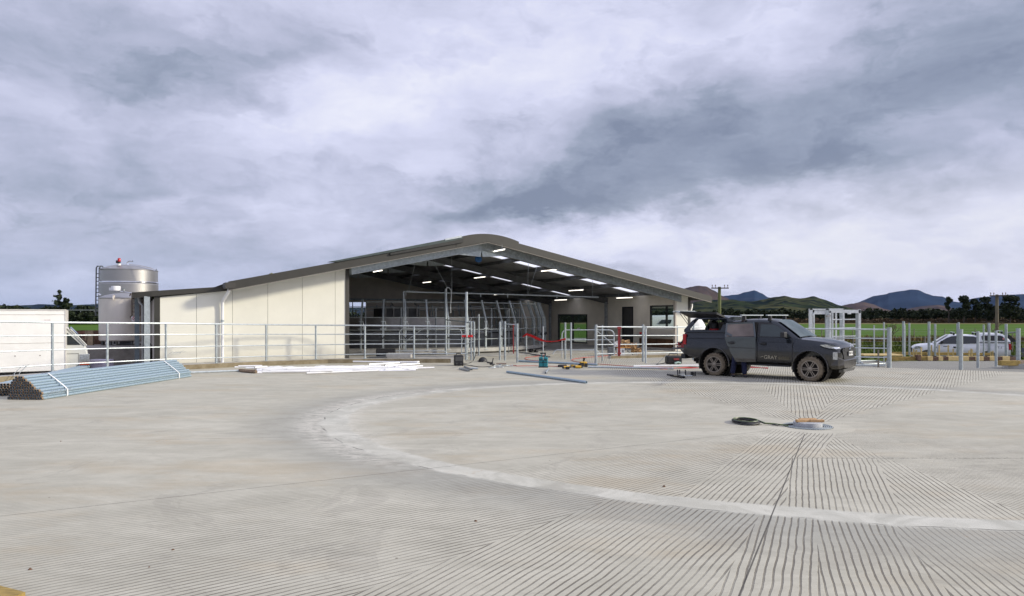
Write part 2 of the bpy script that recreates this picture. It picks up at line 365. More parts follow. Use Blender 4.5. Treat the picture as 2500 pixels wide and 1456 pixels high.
    base = q.mix(q.m('MULTIPLY', q.m('MULTIPLY', q.m('SUBTRACT', 1.0, q.step(q.m('ABSOLUTE', q.m('SUBTRACT', E_, .99)), .03, .09)), q.m('SUBTRACT', 1.0, q.step(X, -2.6, -.6))), q.m('MULTIPLY', q.step(streak2, .44, .54), .75)), base, (.60, .575, .50))
    base = q.mix(q.m('MULTIPLY', band, q.m('ADD', .68, q.m('MULTIPLY', q.step(q.noise(P, .7, 4, .6), .35, .65), .3))), base, bandc)
    base = q.mix(q.m('MULTIPLY', q.step(spk, .55, .72), .38), base, (.22, .21, .19))
    hs = q.noise(P, .55, 9, .74, 1.2); base = q.mix(q.m('MULTIPLY', q.step(hs, .565, .59), .22), base, (.25, .235, .20)); base = q.mix(q.m('MULTIPLY', q.step(hs, .405, .385), 0.0), base, (.6, .58, .5))
    # rusty drips
    rb = q.m('MULTIPLY', q.step(q.noise(P, .8, 3, .6), .63, .72), q.step(q.noise(P, 14, 3, .6), .54, .66))
    base = q.mix(q.m('MULTIPLY', rb, .45), base, (.38, .24, .12))
    # pebbles and clods trodden in
    vo = q.n.new('ShaderNodeTexVoronoi'); vo.feature = 'F1'; q.l.new(P, vo.inputs['Vector']); vo.inputs['Scale'].default_value = 1.7
    clod = q.m('LESS_THAN', vo.outputs['Distance'], .022)
    base = q.mix(q.m('MULTIPLY', clod, .7), base, (.10, .085, .06))
    # saw-cut joints
    def joint(ang_, w):
        a_ = q.m('ABSOLUTE', q.m('ADD', q.m('MULTIPLY', px_, -math.sin(ang_)), q.m('MULTIPLY', py_, math.cos(ang_))))
        fw = q.m('GREATER_THAN', q.m('ADD', q.m('MULTIPLY', px_, math.cos(ang_)), q.m('MULTIPLY', py_, math.sin(ang_))), .9)
        return q.m('MULTIPLY', fw, q.m('LESS_THAN', a_, w))
    j1 = joint(R(-116.5), .007); j2 = joint(R(187), .006); j3 = joint(R(208), .006); j4 = joint(R(138), .006); j5 = joint(R(45), .009)
    js = q.m('ADD', q.m('ADD', q.m('MULTIPLY', j1, .85), q.m('MULTIPLY', j2, .7)), q.m('ADD', q.m('MULTIPLY', j3, .75), q.m('ADD', q.m('MULTIPLY', j4, .35), q.m('MULTIPLY', j5, .3))), clamp=True)
    ch = q.m('MULTIPLY', q.m('LESS_THAN', q.m('ABSOLUTE', q.m('SUBTRACT', Y, q.m('ADD', 9.27, q.m('MULTIPLY', warp, .3)))), .02), q.m('MULTIPLY', q.m('GREATER_THAN', X, 3.72), q.step(q.noise(P, 16, 3, .6), .42, .6)))
    js = q.m('MAXIMUM', js, q.m('MULTIPLY', ch, .6))
    sm = q.m('MULTIPLY', q.m('LESS_THAN', q.m('ABSOLUTE', q.m('SUBTRACT', E_, 1.0)), .0016), q.step(q.noise(P, 1.5, 2, .5), .48, .60))
    js = q.m('MAXIMUM', js, q.m('MULTIPLY', sm, .7))
    if lane: base = q.mix(.70, base, (.165, .17, .165)); js = 0.0
    col = q.mix(q.m('MULTIPLY', dl, q.m('ADD', .84, q.m('MULTIPLY', q.m('GREATER_THAN', py_, .0), .08))), base, (.12, .105, .085))  # dark groove colour holds the shade in the cuts as well as dirt
    col = q.mix(js, col, (.06, .055, .05))
    q.l.new(col, b.inputs['Base Color']); b.inputs['Roughness'].default_value = .82; b.inputs['Specular IOR Level'].default_value = .35
    hgt = q.m('ADD', q.m('MULTIPLY', dl, -1.0), q.m('ADD', q.m('MULTIPLY', q.noise(P, 38, 4, .65), .16), q.m('MULTIPLY', streak2, .25)))
    if not lane: hgt = q.m('SUBTRACT', hgt, js)
    bn = q.n.new('ShaderNodeBump'); bn.inputs['Strength'].default_value = .55; bn.inputs['Distance'].default_value = .012
    q.l.new(hgt, bn.inputs['Height']); q.l.new(bn.outputs[0], b.inputs['Normal'])
    return m
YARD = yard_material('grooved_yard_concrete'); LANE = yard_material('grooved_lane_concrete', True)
CONC = mat('plain_concrete', (.42, .41, .38), .85, 0, .18, 1.6, .3, 40)
KERBM = mat('kerb_concrete_top', (.43, .42, .39), .85, 0, .2, 1.2, .3, 40)
def kerb_mat():
    m = bpy.data.materials.new('muddy_kerb'); m.use_nodes = True; q = NT(m.node_tree); b = q.n['Principled BSDF']
    ge = q.n.new('ShaderNodeNewGeometry'); P = ge.outputs['Position']; nz = q.xyz(ge.outputs['Normal'])[2]
    n1 = q.noise(P, 3.0, 6, .65); top = q.ramp(n1, [(.3, (.34, .33, .30)), (.7, (.47, .455, .43))]); side = q.ramp(n1, [(.3, (.16, .125, .07)), (.7, (.30, .255, .17))])
    c = q.mix(q.step(nz, .3, .7), side, top); q.l.new(c, b.inputs['Base Color']); b.inputs['Roughness'].default_value = .9; return m
KERBX = kerb_mat()
def field_mat():
    m = bpy.data.materials.new('pasture_grass'); m.use_nodes = True; q = NT(m.node_tree); b = q.n['Principled BSDF']
    ge = q.n.new('ShaderNodeNewGeometry'); P = ge.outputs['Position']; X, Y, Z = q.xyz(P)
    n0 = q.noise(P, .35, 6, .65); n1 = q.noise(P, .05, 5, .6); n2 = q.noise(P, 2.5, 5, .7)
    yy = q.m('ADD', Y, q.m('MULTIPLY', q.m('SUBTRACT', n0, .5), 10.0))
    rough = q.ramp(n0, [(.3, (.040, .062, .008)), (.6, (.088, .115, .016)), (.8, (.15, .13, .04))])
    lush = q.ramp(n1, [(.3, (.045, .102, .006)), (.7, (.072, .136, .010))])
    c = q.mix(q.step(yy, 86, 94), rough, lush)
    brown = q.m('MULTIPLY', q.step(yy, 66, 70), q.m('SUBTRACT', 1.0, q.step(yy, 78, 84)))
    brown = q.m('MULTIPLY', brown, q.step(X, 5.0, 20.0))
    c = q.mix(q.m('MULTIPLY', brown, .75), c, (.15, .10, .045))
    far = q.m('MULTIPLY', q.step(Y, 235, 262), q.step(X, -5.0, 30.0)); c = q.mix(q.m('MULTIPLY', far, .85), c, (.16, .13, .06))
    vf = q.step(Y, 420, 900); c = q.mix(vf, c, q.ramp(n1, [(.3, (.03, .06, .015)), (.7, (.07, .09, .03))]))
    c = q.mix(q.m('MULTIPLY', q.step(n2, .45, .8), .35), c, (.02, .035, .005))
    q.l.new(c, b.inputs['Base Color']); b.inputs['Roughness'].default_value = .95; b.inputs['Specular IOR Level'].default_value = .1; return m
FIELD = field_mat(); GRAV = mat('grey_gravel', (.30, .285, .265), .95, 0, .25, 3, .4, 60)
mb = MB(); ZF = -1.0; S_ = 45000
mb.add([(-S_, -300, ZF), (S_, -300, ZF), (S_, S_, ZF), (-S_, S_, ZF)], [(0, 1, 2, 3)])
tag(mb.build('ground', FIELD), kind='structure')
# farm track across the pasture
mb = MB(); mb.add([(-4, 86, ZF+.01), (260, 80, ZF+.01), (260, 84.5, ZF+.01), (-4, 91, ZF+.01)], [(0, 1, 2, 3)])
tag(mb.build('road', GRAV), kind='structure')
mb = MB(); mb.add([(-40, 14, ZF+.012), (-14.5, 14, ZF+.012), (-6.5, 29, ZF+.012), (-14, 46, ZF+.012), (-40, 46, ZF+.012)], [(0, 1, 2, 3, 4)])
tag(mb.build('driveway', GRAV), kind='structure')
# the yard slab
KL = [(-26, 4), (-20.2, 12.2), (-17.2, 16.2), (-14.95, 19.7), (-13.55, 21.9), (-11.75, 24.6), (-9.7, 26.5), (-7.5, 27.8), (-5.3, 28.15), (-2.55, 28.15)]
E1 = [(11.0, 27.6), (14.1, 25.5), (17.6, 23.5), (24.0, 19.5)]
poly = [(p[0], p[1], 0) for p in KL[:-1]]+[tuple(SW(0, .2)), tuple(SW(0, 21.5)), tuple(SW(24.5, 21.5)), tuple(SW(24.5, 1)), (15.5, 34.2, 0)]+[(p[0], p[1], 0) for p in E1]+[(28, 8, 0), (28, -14, 0), (-26, -14, 0)]
poly[len(KL)-1:len(KL)+0] = [tuple(SW(0, .2))]
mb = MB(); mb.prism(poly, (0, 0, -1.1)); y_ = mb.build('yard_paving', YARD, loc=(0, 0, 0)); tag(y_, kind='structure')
# darker lane slab falling away on the right
mb = MB(); L0 = [(14.0, 34.0, -.31), (11.0, 27.6, -.02)]+[(p[0], p[1], -.02) for p in E1[1:]]+[(32, 22, -.10), (36, 34.0, -.31)]
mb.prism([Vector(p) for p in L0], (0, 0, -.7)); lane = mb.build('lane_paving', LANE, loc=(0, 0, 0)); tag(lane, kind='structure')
# small pale levelling nib at the far right end of the lane
mb = MB(); p0 = G(2462, 893, 0); mb.prism([(p0.x, p0.y, -.2), (p0.x+3.5, p0.y-1.2, -.2), (p0.x+4.5, p0.y+1.5, -.2), (p0.x+.9, p0.y+1.6, -.2)], (0, 0, .27))
tag(mb.build('pavement', CONC), kind='structure')
# kerb under the railing
def offset_path(pts, d):
    res = []
    for i, p in enumerate(pts):
        a = Vector(pts[max(i-1, 0)]); b_ = Vector(pts[min(i+1, len(pts)-1)]); n = (b_-a).normalized(); res.append(Vector(p)+Vector((-n.y, n.x))*d)
    return res
KO = offset_path(KL, .42); mb = MB(); n = len(KL)
vs = [(p[0], p[1], 0.0) for p in KL]+[(p[0]-.0, p[1], .17) for p in KL]+[(p.x, p.y, .17) for p in KO]+[(p.x, p.y, -1.05) for p in KO]
fs = []
for i in range(n-1):
    for k in range(3): fs.append((k*n+i, k*n+i+1, (k+1)*n+i+1, (k+1)*n+i))
fs.append((n-1, 2*n-1, 3*n-1, 4*n-1))
mb.add(vs, fs); kerb = mb.build('kerb', KERBX, loc=(0, 0, 0)); tag(kerb, kind='structure')
mb = MB(); e = KO[-1]; mb.prism([(-2.53, 28.15, 0), (-2.0, 28.25, 0), (-2.0, 28.75, 0), (-2.53, 28.6, 0)], (0, 0, .15)); tag(mb.build('kerb_end_block', CONC), kind='structure')
# apron between kerb and shed
mb = MB(); ap = [(p.x, p.y) for p in KO[7:]]+[tuple(SW(5.2, -.2)[:2]), tuple(SW(5.2, .3)[:2]), tuple(SW(-.0, .3)[:2])]
mb.prism([(a[0], a[1], -.9) for a in ap], (0, 0, 1.03)); tag(mb.build('shed_apron_paving', CONC), kind='structure')
mb = MB(); ap = [tuple(SW(-7.6, -.02)[:2]), tuple(SW(-.0, -.02)[:2]), tuple(SW(-.0, .3)[:2]), tuple(SW(-7.6, .3)[:2])]
mb.prism([(a[0], a[1], -.95) for a in ap], (0, 0, 1.04)); tag(mb.build('wall_footing', KERBX), kind='structure')
mb = MB(); ap = [tuple(SW(-7.6, -.02)[:2]), tuple(SW(-.0, -.02)[:2])]+[(p.x, p.y) for p in reversed(KO[4:8])]
mb.prism([(a[0], a[1], -.9) for a in ap], (0, 0, 1.028)); tag(mb.build('strip_paving', CONC), kind='structure')
# little kerb in front of the yard office on the right
mb = MB(); a = G(1492, 876); b_ = G(1720, 870); mb.prism([(a.x, a.y, 0), (b_.x, b_.y, 0), (b_.x+.05, b_.y+.3, 0), (a.x+.05, a.y+.3, 0)], (0, 0, .13)); tag(mb.build('office_kerb', KERBX), kind='structure')
# cut timber-edged plank that just enters the frame at the bottom left
mb = MB(); a = G(-60, 1430); b_ = G(62, 1462); d = (b_-a).normalized(); nn = Vector((-d.y, d.x, 0))
mb.prism([a, b_, b_-nn*.12, a-nn*.12], (0, 0, .045)); tag(mb.build('timber_plank', TIMBERM), 'mustard timber plank end lying on the yard in the bottom left corner', 'plank')

# ================================================================ HILLS
def hill_mat(name, c1, c2, c3, scale, patch=(.45, .6), small=None):
    m = bpy.data.materials.new(name); m.use_nodes = True; q = NT(m.node_tree); b = q.n['Principled BSDF']
    ge = q.n.new('ShaderNodeNewGeometry'); P = ge.outputs['Position']
    n1 = q.noise(P, scale, 8, .62, .5); n2 = q.noise(P, scale*3.1, 6, .6, 1.0)
    c = q.ramp(n1, [(.38, c1), (.62, c2)]); c = q.mix(q.step(n2, patch[0], patch[1]), c, c3)
    q.l.new(c, b.inputs['Base Color']); b.inputs['Roughness'].default_value = 1; b.inputs['Specular IOR Level'].default_value = 0
    bn = q.n.new('ShaderNodeBump'); bn.inputs['Strength'].default_value = .8; bn.inputs['Distance'].default_value = .03/scale
    q.l.new(n1, bn.inputs['Height']); q.l.new(bn.outputs[0], b.inputs['Normal']); return m
def hill(name, prof, D, depth, m, rough=.06, seed=0):
    """ridge seen as prof [(px,py)..] at distance D; slopes down to the plain in front and behind"""
    xs = [p[0] for p in prof]; n = 160; rows = 26; vs = []; fs = []
    for i in range(n+1):
        px = xs[0]+(xs[-1]-xs[0])*i/n
        for j in range(len(prof)-1):
            if prof[j][0] <= px <= prof[j+1][0]: break
        a, b_ = prof[j], prof[j+1]; f_ = (px-a[0])/max(1e-6, b_[0]-a[0]); f_ = f_*f_*(3-2*f_)*.5+f_*.5
        py = a[1]+(b_[1]-a[1])*f_; X = (px-1250)/F*D; top = H+(HY-py)/F*D-ZF
        for r_ in range(rows+1):
            v = r_/rows; s = (v-.7)/.7 if v < .7 else (v-.7)/.3    # -1..0 front, 0..1 back
            Yp = D+s*depth*(1 if s < 0 else .5)
            prf = math.cos(s*PI/2)**1.25 if abs(s) < 1 else 0
            nn = mnoise.fractal(Vector((X*4/depth, Yp*4/depth, seed)), 1.0, 2.0, 5)
            h = top*prf*(1+rough*3*nn*min(1, abs(s)*4))
            vs.append((X*(Yp/D if s < 0 else 1), Yp, ZF-2+max(0, h)+(2 if abs(s) < .05 else 2*prf)))
    for i in range(n):
        for r_ in range(rows): a = i*(rows+1)+r_; fs.append((a, a+1, a+rows+2, a+rows+1))
    mb = MB(); mb.add(vs, fs); o = mb.build(name, m, loc=(0, 0, 0), smooth=True, sharp=80); tag(o, kind='structure'); return o
HB = hill_mat('brown_tussock_hill', (.050, .040, .040), (.085, .062, .055), (.035, .032, .038), .0025, (.5, .7))
HG = hill_mat('green_farm_hills', (.020, .034, .018), (.066, .066, .032), (.008, .014, .014), .0042, (.48, .54))
HBL = hill_mat('air_blue_bush_mountain', (.012, .024, .052), (.022, .040, .078), (.04, .05, .08), .0007, (.6, .75))  # blue of the distant air is put into the bush colour
HBR = hill_mat('bare_brown_foothill', (.055, .040, .040), (.095, .068, .060), (.025, .03, .045), .002, (.55, .7))
hill('big_mountain_hill', [(2040, 775), (2085, 756), (2120, 741), (2150, 729), (2172, 717), (2205, 712), (2222, 709), (2240, 710), (2262, 719), (2280, 724), (2300, 725), (2325, 737), (2360, 742), (2400, 735), (2440, 722), (2500, 720), (2600, 716), (2760, 745)], 11000, 4200, HBL, .05, 3)
hill('blue_hill', [(1700, 770), (1760, 727), (1800, 723), (1822, 717), (1842, 713), (1860, 719), (1876, 727), (1910, 730), (1950, 736), (1990, 752), (2040, 768), (2100, 772)], 8500, 2800, HBL, .05, 5)
hill('brown_hill', [(1470, 765), (1560, 744), (1630, 718), (1665, 707), (1688, 702), (1706, 699.5), (1722, 701), (1742, 711), (1770, 727), (1800, 744), (1840, 760), (1900, 772)], 5200, 1900, HB, .05, 9)
hill('foothill', [(2000, 775), (2060, 752), (2092, 742), (2108, 740), (2130, 744), (2160, 755), (2200, 765), (2260, 752), (2290, 745), (2310, 748), (2350, 764), (2420, 775)], 7000, 2200, HBR, .05, 11)
hill('green_hill', [(1500, 765), (1640, 748), (1740, 740), (1790, 737), (1840, 740), (1868, 737), (1895, 731), (1915, 728.5), (1935, 732), (1955, 735), (1985, 734), (2010, 740), (2050, 750), (2100, 760), (2180, 768), (2300, 774)], 3300, 1900, HG, .16, 17)
hill('distant_low_hill', [(-700, 752), (-300, 748), (-60, 753), (40, 748), (90, 745), (150, 747), (220, 744), (300, 748), (420, 746), (700, 752), (1000, 754), (1300, 756), (1650, 766)], 6000, 1500, hill_mat('air_blue_wooded_rise', (.010, .018, .034), (.018, .030, .046), (.02, .035, .03), .001), .1, 21)  # wooded rise with the blue of distance painted into its colour
# ================================================================ THE MILKING SHED  (local x = along the front, y = into the shed)
shed = thing('milking_shed', 'long open fronted dairy shed with cream wall panels and low brown gable roof', 'shed', tuple(B0), TH)
RS = 6.27; RZ = 5.30
def zb(s): return RZ-.217*(RS-s) if s < RS else RZ-.187*(s-RS)    # underside line of the barge board
FR = [-.3, 6.4, 13.1, 19.8]; DEEP = 21.4; SL, SR = -4.63, 20.17
# cream sandwich panels of the front wall, one mesh each
js = [-7.03, -5.78, -4.49, -3.17, -1.81, -.46, -.02]
for a, b_ in zip(js[:-1], js[1:]):
    mb = MB(); a2, b2 = a+.006, b_-.006
    lean = b_ < -4.45; zt2 = lambda s: 2.93+(s+4.6)*.12 if lean else zb(s)+.20
    ta = zt2(a2); tb_ = zt2(b2)
    mb.prism([(a2, 0, .09), (b2, 0, .09), (b2, 0, tb_), (a2, 0, ta)], (0, .1, 0)); mb.build('wall_panel', CREAM, shed)
mb = MB(); mb.prism([(-7.03, .03, .09), (-.02, .03, .09), (-.02, .03, 3.9), (-4.55, .03, 2.9), (-7.03, .03, 2.6)], (0, .08, 0)); mb.build('wall_core', TAUPE, shed)
mb = MB(); mb.span(-.02, .13, -.035, .16, .08, zb(.1)+.15); mb.build('corner_flashing', TAUPED, shed)
mb = MB(); mb.span(-7.22, -7.03, -.02, .12, -.6, 2.72); mb.build('corner_flashing', TAUPE, shed)
mb = MB(); mb.prism([(-7.0, -.03, .09), (-.04, -.03, .09), (-.04, -.03, .15), (-7.0, -.03, .15)], (0, .028, 0)); mb.build('base_flashing', mat('pale_base_flashing', (.52, .50, .44), .5), shed)
# side and back walls
mb = MB(); mb.span(-7.13, -7.03, .12, DEEP, -.9, 2.66); mb.build('side_wall', INNER, shed)
mb = MB(); mb.prism([(-4.6, .14, .05), (-4.6, DEEP, .05), (-4.6, DEEP, 2.9), (-4.6, .14, 2.9)], (.1, 0, 0)); mb.build('inner_wall', INNER, shed)
mb = MB(); t0 = DEEP   # back wall with a long opening towards the left
def bw(poly): mb.prism([(p[0], t0, p[1]) for p in poly], (0, .12, 0))
bw([(-4.6, .02), (5.4, .02), (5.4, zb(5.4)+.2), (-4.6, zb(-4.6)+.2)])
bw([(5.4, .02), (7.35, .02), (7.35, 1.75), (5.4, 1.75)]); bw([(5.4, 2.98), (7.35, 2.98), (7.35, zb(7.35)+.2), (RS, RZ+.2), (5.4, zb(5.4)+.2)])
bw([(7.35, .02), (18.7, .02), (18.7, zb(18.7)+.2), (7.35, zb(7.35)+.2)]); mb.build('back_wall', INNER, shed)
mb = MB(); mb.span(5.36, 7.4, t0-.03, t0-.003, 2.98, 3.04); mb.span(5.36, 7.4, t0-.03, t0-.003, 1.69, 1.75); mb.span(6.3, 6.35, t0-.03, t0+.05, 1.75, 2.98); mb.build('back_opening_frame', TAUPED, shed)
mb = MB(); mb.span(-4.4, 18.5, t0-.16, t0-.01, 3.12, 3.24); mb.build('wall_rail', GALVD, shed)
# right-hand wall with window, door and glazed slider (openings are real)
mb = MB(); s0 = 18.6
def rw(t_a, t_b, z0, z1): mb.span(s0, s0+.12, t_a, t_b, z0, z1)
zt_ = zb(s0)+.2
rw(0.12, .22, -.05, zt_); rw(.22, 2.36, -.05, 1.20); rw(.22, 2.36, 2.56, zt_); rw(2.36, 3.9, -.05, zt_); rw(3.9, 4.96, 2.50, zt_); rw(4.96, 8.7, -.05, zt_)
rw(8.7, 12.3, 2.05, zt_); rw(12.3, DEEP, -.05, zt_); rw(8.7, 12.3, -.05, .10); mb.build('side_wall', mat('office_wall_lining', (.74, .69, .58), .6, 0, .06, 1.4), shed)
w_ = MB(); w_.span(s0-.02, s0+.10, .24, .31, 1.22, 2.54); w_.span(s0-.02, s0+.10, 2.27, 2.34, 1.22, 2.54); w_.span(s0-.02, s0+.10, .31, 2.27, 1.22, 1.29); w_.span(s0-.02, s0+.10, .31, 2.27, 2.47, 2.54); w_.span(s0-.015, s0+.09, .92, 1.0, 1.29, 2.47)
wf = w_.build('window', BLACKP, shed); g_ = MB(); g_.span(s0+.03, s0+.04, .31, .92, 1.29, 2.47); g_.span(s0+.03, s0+.04, 1.0, 2.27, 1.29, 2.47); g_.build('pane', CGLASS, wf)
w_ = MB(); w_.span(s0-.02, s0+.12, 3.9, 3.97, 0, 2.5); w_.span(s0-.02, s0+.12, 4.89, 4.96, 0, 2.5); w_.span(s0-.02, s0+.12, 3.97, 4.89, 2.43, 2.5); dr = w_.build('door_frame', BLACKP, shed)
w_ = MB(); w_.span(s0+.06, s0+.10, 3.98, 4.88, .02, 2.42); w_.build('door', mat('grey_door', (.06, .06, .058), .5), dr)
w_ = MB(); 
for a, b_ in ((8.7, 8.79), (12.21, 12.3), (10.45, 10.55)): w_.span(s0-.02, s0+.12, a, b_, .1, 2.05)
w_.span(s0-.02, s0+.12, 8.79, 12.21, 1.97, 2.05); w_.span(s0-.02, s0+.12, 8.79, 12.21, .1, .17); sf = w_.build('sliding_door_frame', BLACKP, shed)
w_ = MB(); w_.span(s0+.04, s0+.05, 8.79, 12.21, .17, 1.97); w_.build('pane', CGLASS, sf)
w_ = MB(); w_.span(s0+.025, s0+.032, 9.6, 9.95, .98, 1.12); w_.build('notice', WHITEB, sf)
# ledge and splash board under the window, wash bench
w_ = MB(); w_.span(s0-.42, s0-.002, .3, 3.3, .78, .83); w_.build('bench_shelf', GALVD, shed)
w_ = MB(); w_.span(s0-.03, s0-.004, .25, 3.3, .12, .62); w_.build('splash_board', mat('rust_brown_board', (.15, .075, .035), .8, 0, .3, 3), shed)
# front right return panel, flashing
mb = MB(); mb.prism([(18.45, -.02, -.05), (19.32, -.02, -.05), (19.32, -.02, zb(19.32)+.15), (18.45, -.02, zb(18.45)+.15)], (0, .13, 0)); mb.build('wall_panel', CREAM, shed)
mb = MB(); mb.span(19.32, 19.50, -.04, .14, -.05, zb(19.4)+.1); mb.build('corner_flashing', TAUPED, shed)
mb = MB(); mb.span(18.36, 18.45, -.06, .1, -.05, zb(18.4)+.1); mb.build('door_jamb', INNER, shed)
# portal frames: galvanised I-beams on columns
def ibeam(mb, a, b_, d, w, tt=.012):
    a = Vector(a); b_ = Vector(b_); mb.prism([a, b_, b_+Vector((0, 0, -d)), a+Vector((0, 0, -d))], (0, tt, 0), (0, -tt/2, 0))
    for z in (0, -d): mb.prism([a+Vector((0, -w/2, z)), b_+Vector((0, -w/2, z)), b_+Vector((0, w/2, z)), a+Vector((0, w/2, z))], (0, 0, tt))
for i, t_ in enumerate(FR):
    up = .06
    mb = MB(); ibeam(mb, (RS, t_, RZ+up), (SR-1.6, t_, zb(SR-1.6)+up), .36, .17); mb.build('rafter', GALVD if i == 0 else DSTEEL, shed)
    mb = MB(); ibeam(mb, (RS, t_, RZ+up), (SL+.2 if i else .15, t_, zb(SL+.2 if i else .15)+up), .36, .17); mb.build('rafter', GALV if i < 2 else GALVD, shed)
    mb = MB()
    for e in (-1, 1):   # haunch plates at ridge
        mb.prism([(RS, t_-.006*e, RZ-.28), (RS+e*1.2, t_-.006*e, zb(RS+e*1.2)-.30), (RS+e*.05, t_-.006*e, RZ-.62)], (0, .012*e, 0))
    mb.build('haunch_plate', GALV, shed)
    if i:
        mb = MB(); mb.span(-4.5, -4.35, t_-.07, t_+.07, .04, 2.95); mb.build('column', GALVD, shed)
        mb = MB(); mb.span(18.36, 18.5, t_-.07, t_+.07, .04, zb(18.4)-.2); mb.build('column', GALVD, shed)
# roof cladding in strips, with translucent sheets let in at mid-bay on the right slope
ROWS = [3.1, 9.9, 16.6]; SKY = [(7.85, 9.42), (9.62, 11.42), (11.62, 13.62), (13.85, 15.85), (16.05, 18.15), (18.35, 19.6)]
OFF = .24; TK = .05
ROOFT = TAUPE
def slab(mb, s_a, s_b, ta, tb_, off=OFF, th=TK):
    mb.prism([(s_a, ta, zb(s_a)+off), (s_b, ta, zb(s_b)+off), (s_b, tb_, zb(s_b)+off), (s_a, tb_, zb(s_a)+off)], (0, 0, th))
mb = MB(); slab(mb, SL, RS, -.92, DEEP+.8)
cur = -.92
for tc_ in ROWS: slab(mb, RS, SR, cur, tc_-.42); cur = tc_+.42
slab(mb, RS, SR, cur, DEEP+.8)
for tc_ in ROWS:
    edges = [RS]+[e for p in SKY for e in p]+[SR]
    for k in range(0, len(edges), 2): slab(mb, edges[k], edges[k+1], tc_-.42, tc_+.42)
roof = mb.build('roof', ROOFU, shed)
for tc_ in ROWS:
    for a, b_ in SKY:
        mb = MB(); mb.add([(a, tc_-.42, zb(a)+OFF+.03), (b_, tc_-.42, zb(b_)+OFF+.03), (b_, tc_+.42, zb(b_)+OFF+.03), (a, tc_+.42, zb(a)+OFF+.03)], [(0, 1, 2, 3)]); mb.build('skylight', SHEET, roof)
# outer skin (colour) lies over the cladding everywhere but the skylights; curved ridge cap
mb = MB(); slab(mb, SL-.1, RS-1.5, -.94, DEEP+.82, OFF+TK+.004, .02); mb.build('roof_sheeting', TAUPE, roof)
mb = MB(); arc = [(RS-1.6+3.2*k/16) for k in range(17)]
zc_ = lambda s: RZ+OFF+TK+.012+.045-.13*((s-RS)/1.6)**2*2.1+.03
mb = MB(); n = len(arc); vs = [(s, -1.0, zc_(s)) for s in arc]+[(s, DEEP+.85, zc_(s)) for s in arc]+[(s, -1.0, RZ-.02-.2*abs(s-RS)+.04) for s in arc]
fs = [(i, i+1, n+i+1, n+i) for i in range(n-1)]+[(i, i+1, 2*n+i+1, 2*n+i) for i in range(n-1)]
mb.add(vs, fs); mb.build('ridge_cap', TAUPE, roof, smooth=True)
# purlins along the shed
pl = [s for s in (-3.2, -1.6, 0.0, 1.6, 3.2, 4.7, 6.1)]+[6.45, 7.75, 9.52, 11.52, 13.73, 15.95, 18.25, 19.7]
for s in pl:
    mb = MB(); z1 = zb(s)+OFF-.004; mb.span(s-.035, s+.035, -.86, DEEP+.7, z1-.17, z1-.0); mb.build('purlin', DSTEEL, shed)
# barge boards
mb = MB()
def barge(a, b_, lo, hi, y0, y1): mb.prism([(a, y0, zb(a)+lo), (b_, y0, zb(b_)+lo), (b_, y0, zb(b_)+hi), (a, y0, zb(a)+hi)], (0, y1-y0, 0))
barge(SL-.12, RS, 0, .33, -.985, -.945); barge(RS, SR, 0, .33, -.985, -.945)
mb.build('barge_board', TAUPE, shed)
mb = MB(); barge(SL-.12, RS, -.02, -.001, -1.0, -.90); barge(RS, SR, -.02, -.001, -1.0, -.90); mb.build('barge_trim', mat('pale_trim_edge', (.24, .22, .19), .5), shed)
mb = MB()   # uncapped stretch of the verge: dark packer and green-grey flashing standing proud
mb.prism([(-.95, -1.06, zb(-.95)+.40), (4.95, -1.06, zb(4.95)+.48), (4.95, -1.06, zb(4.95)+.335), (.4, -1.06, zb(.4)+.335), (-.6, -1.06, zb(-.6)+.335)], (0, .5, 0)); mb.build('verge_flashing', mat('unpainted_flashing', (.075, .095, .09), .4, .4, .2, 2), shed)
mb = MB(); mb.prism([(1.6, -1.075, zb(1.6)+.22), (4.98, -1.075, zb(4.98)+.20), (4.98, -1.075, zb(4.98)+.36), (1.6, -1.075, zb(1.6)+.30)], (0, .08, 0)); mb.build('verge_packer', mat('dark_packer', (.03, .03, .028), .7), shed)
mb = MB(); mb.prism([(4.1, -1.09, zb(4.1)+.43), (4.9, -1.09, zb(4.9)+.43), (4.9, -1.09, zb(4.9)+.52), (4.1, -1.09, zb(4.1)+.50)], (0, .1, 0)); mb.build('ridge_end_cap', GALVW, shed)
# lean-to on the left: fascia, roof, gutter, downpipes, posts
mb = MB(); mb.prism([(-7.3, -.14, 2.66), (-4.55, -.14, 2.93), (-4.55, -.14, 3.10), (-7.3, -.14, 2.86)], (0, .06, 0)); mb.prism([(-7.3, -.14, 2.66), (-7.95, -.05, 2.58), (-7.95, -.05, 2.74), (-7.3, -.14, 2.86)], (0, .06, 0)); mb.build('fascia', TAUPE, shed)
mb = MB(); mb.prism([(-7.95, -.08, 2.76), (-4.5, -.08, 3.06), (-4.5, DEEP, 3.06), (-7.95, DEEP, 2.76)], (0, 0, .04)); mb.build('lean_to_roof', TAUPE, roof)
mb = MB(); mb.span(-4.86, -4.50, -1.0, -.16, 2.98, 3.20); mb.build('gutter_box', TAUPED, shed)
mb = MB(); mb.tube([(-4.70, -.86, 2.98), (-4.72, -.80, 2.86), (-4.80, -.42, 2.66), (-4.86, -.16, 2.50), (-4.87, -.12, 2.3), (-4.87, -.12, .10)], .055, 12); mb.build('downpipe', WHITEP, shed, smooth=True)
mb = MB(); mb.tube([(-4.87, -.12, 1.70), (-4.87, -.12, 1.78)], .066, 12); mb.build('pipe_bracket', GALV, shed)
mb = MB(); mb.span(-7.55, -7.36, -.12, .05, -.95, 2.66); mb.build('column', GALV, shed)
mb = MB(); mb.span(-7.86, -7.70, .55, .70, -.95, 2.66); mb.build('column', mat('blue_grey_column', (.16, .19, .21), .5, .3), shed)
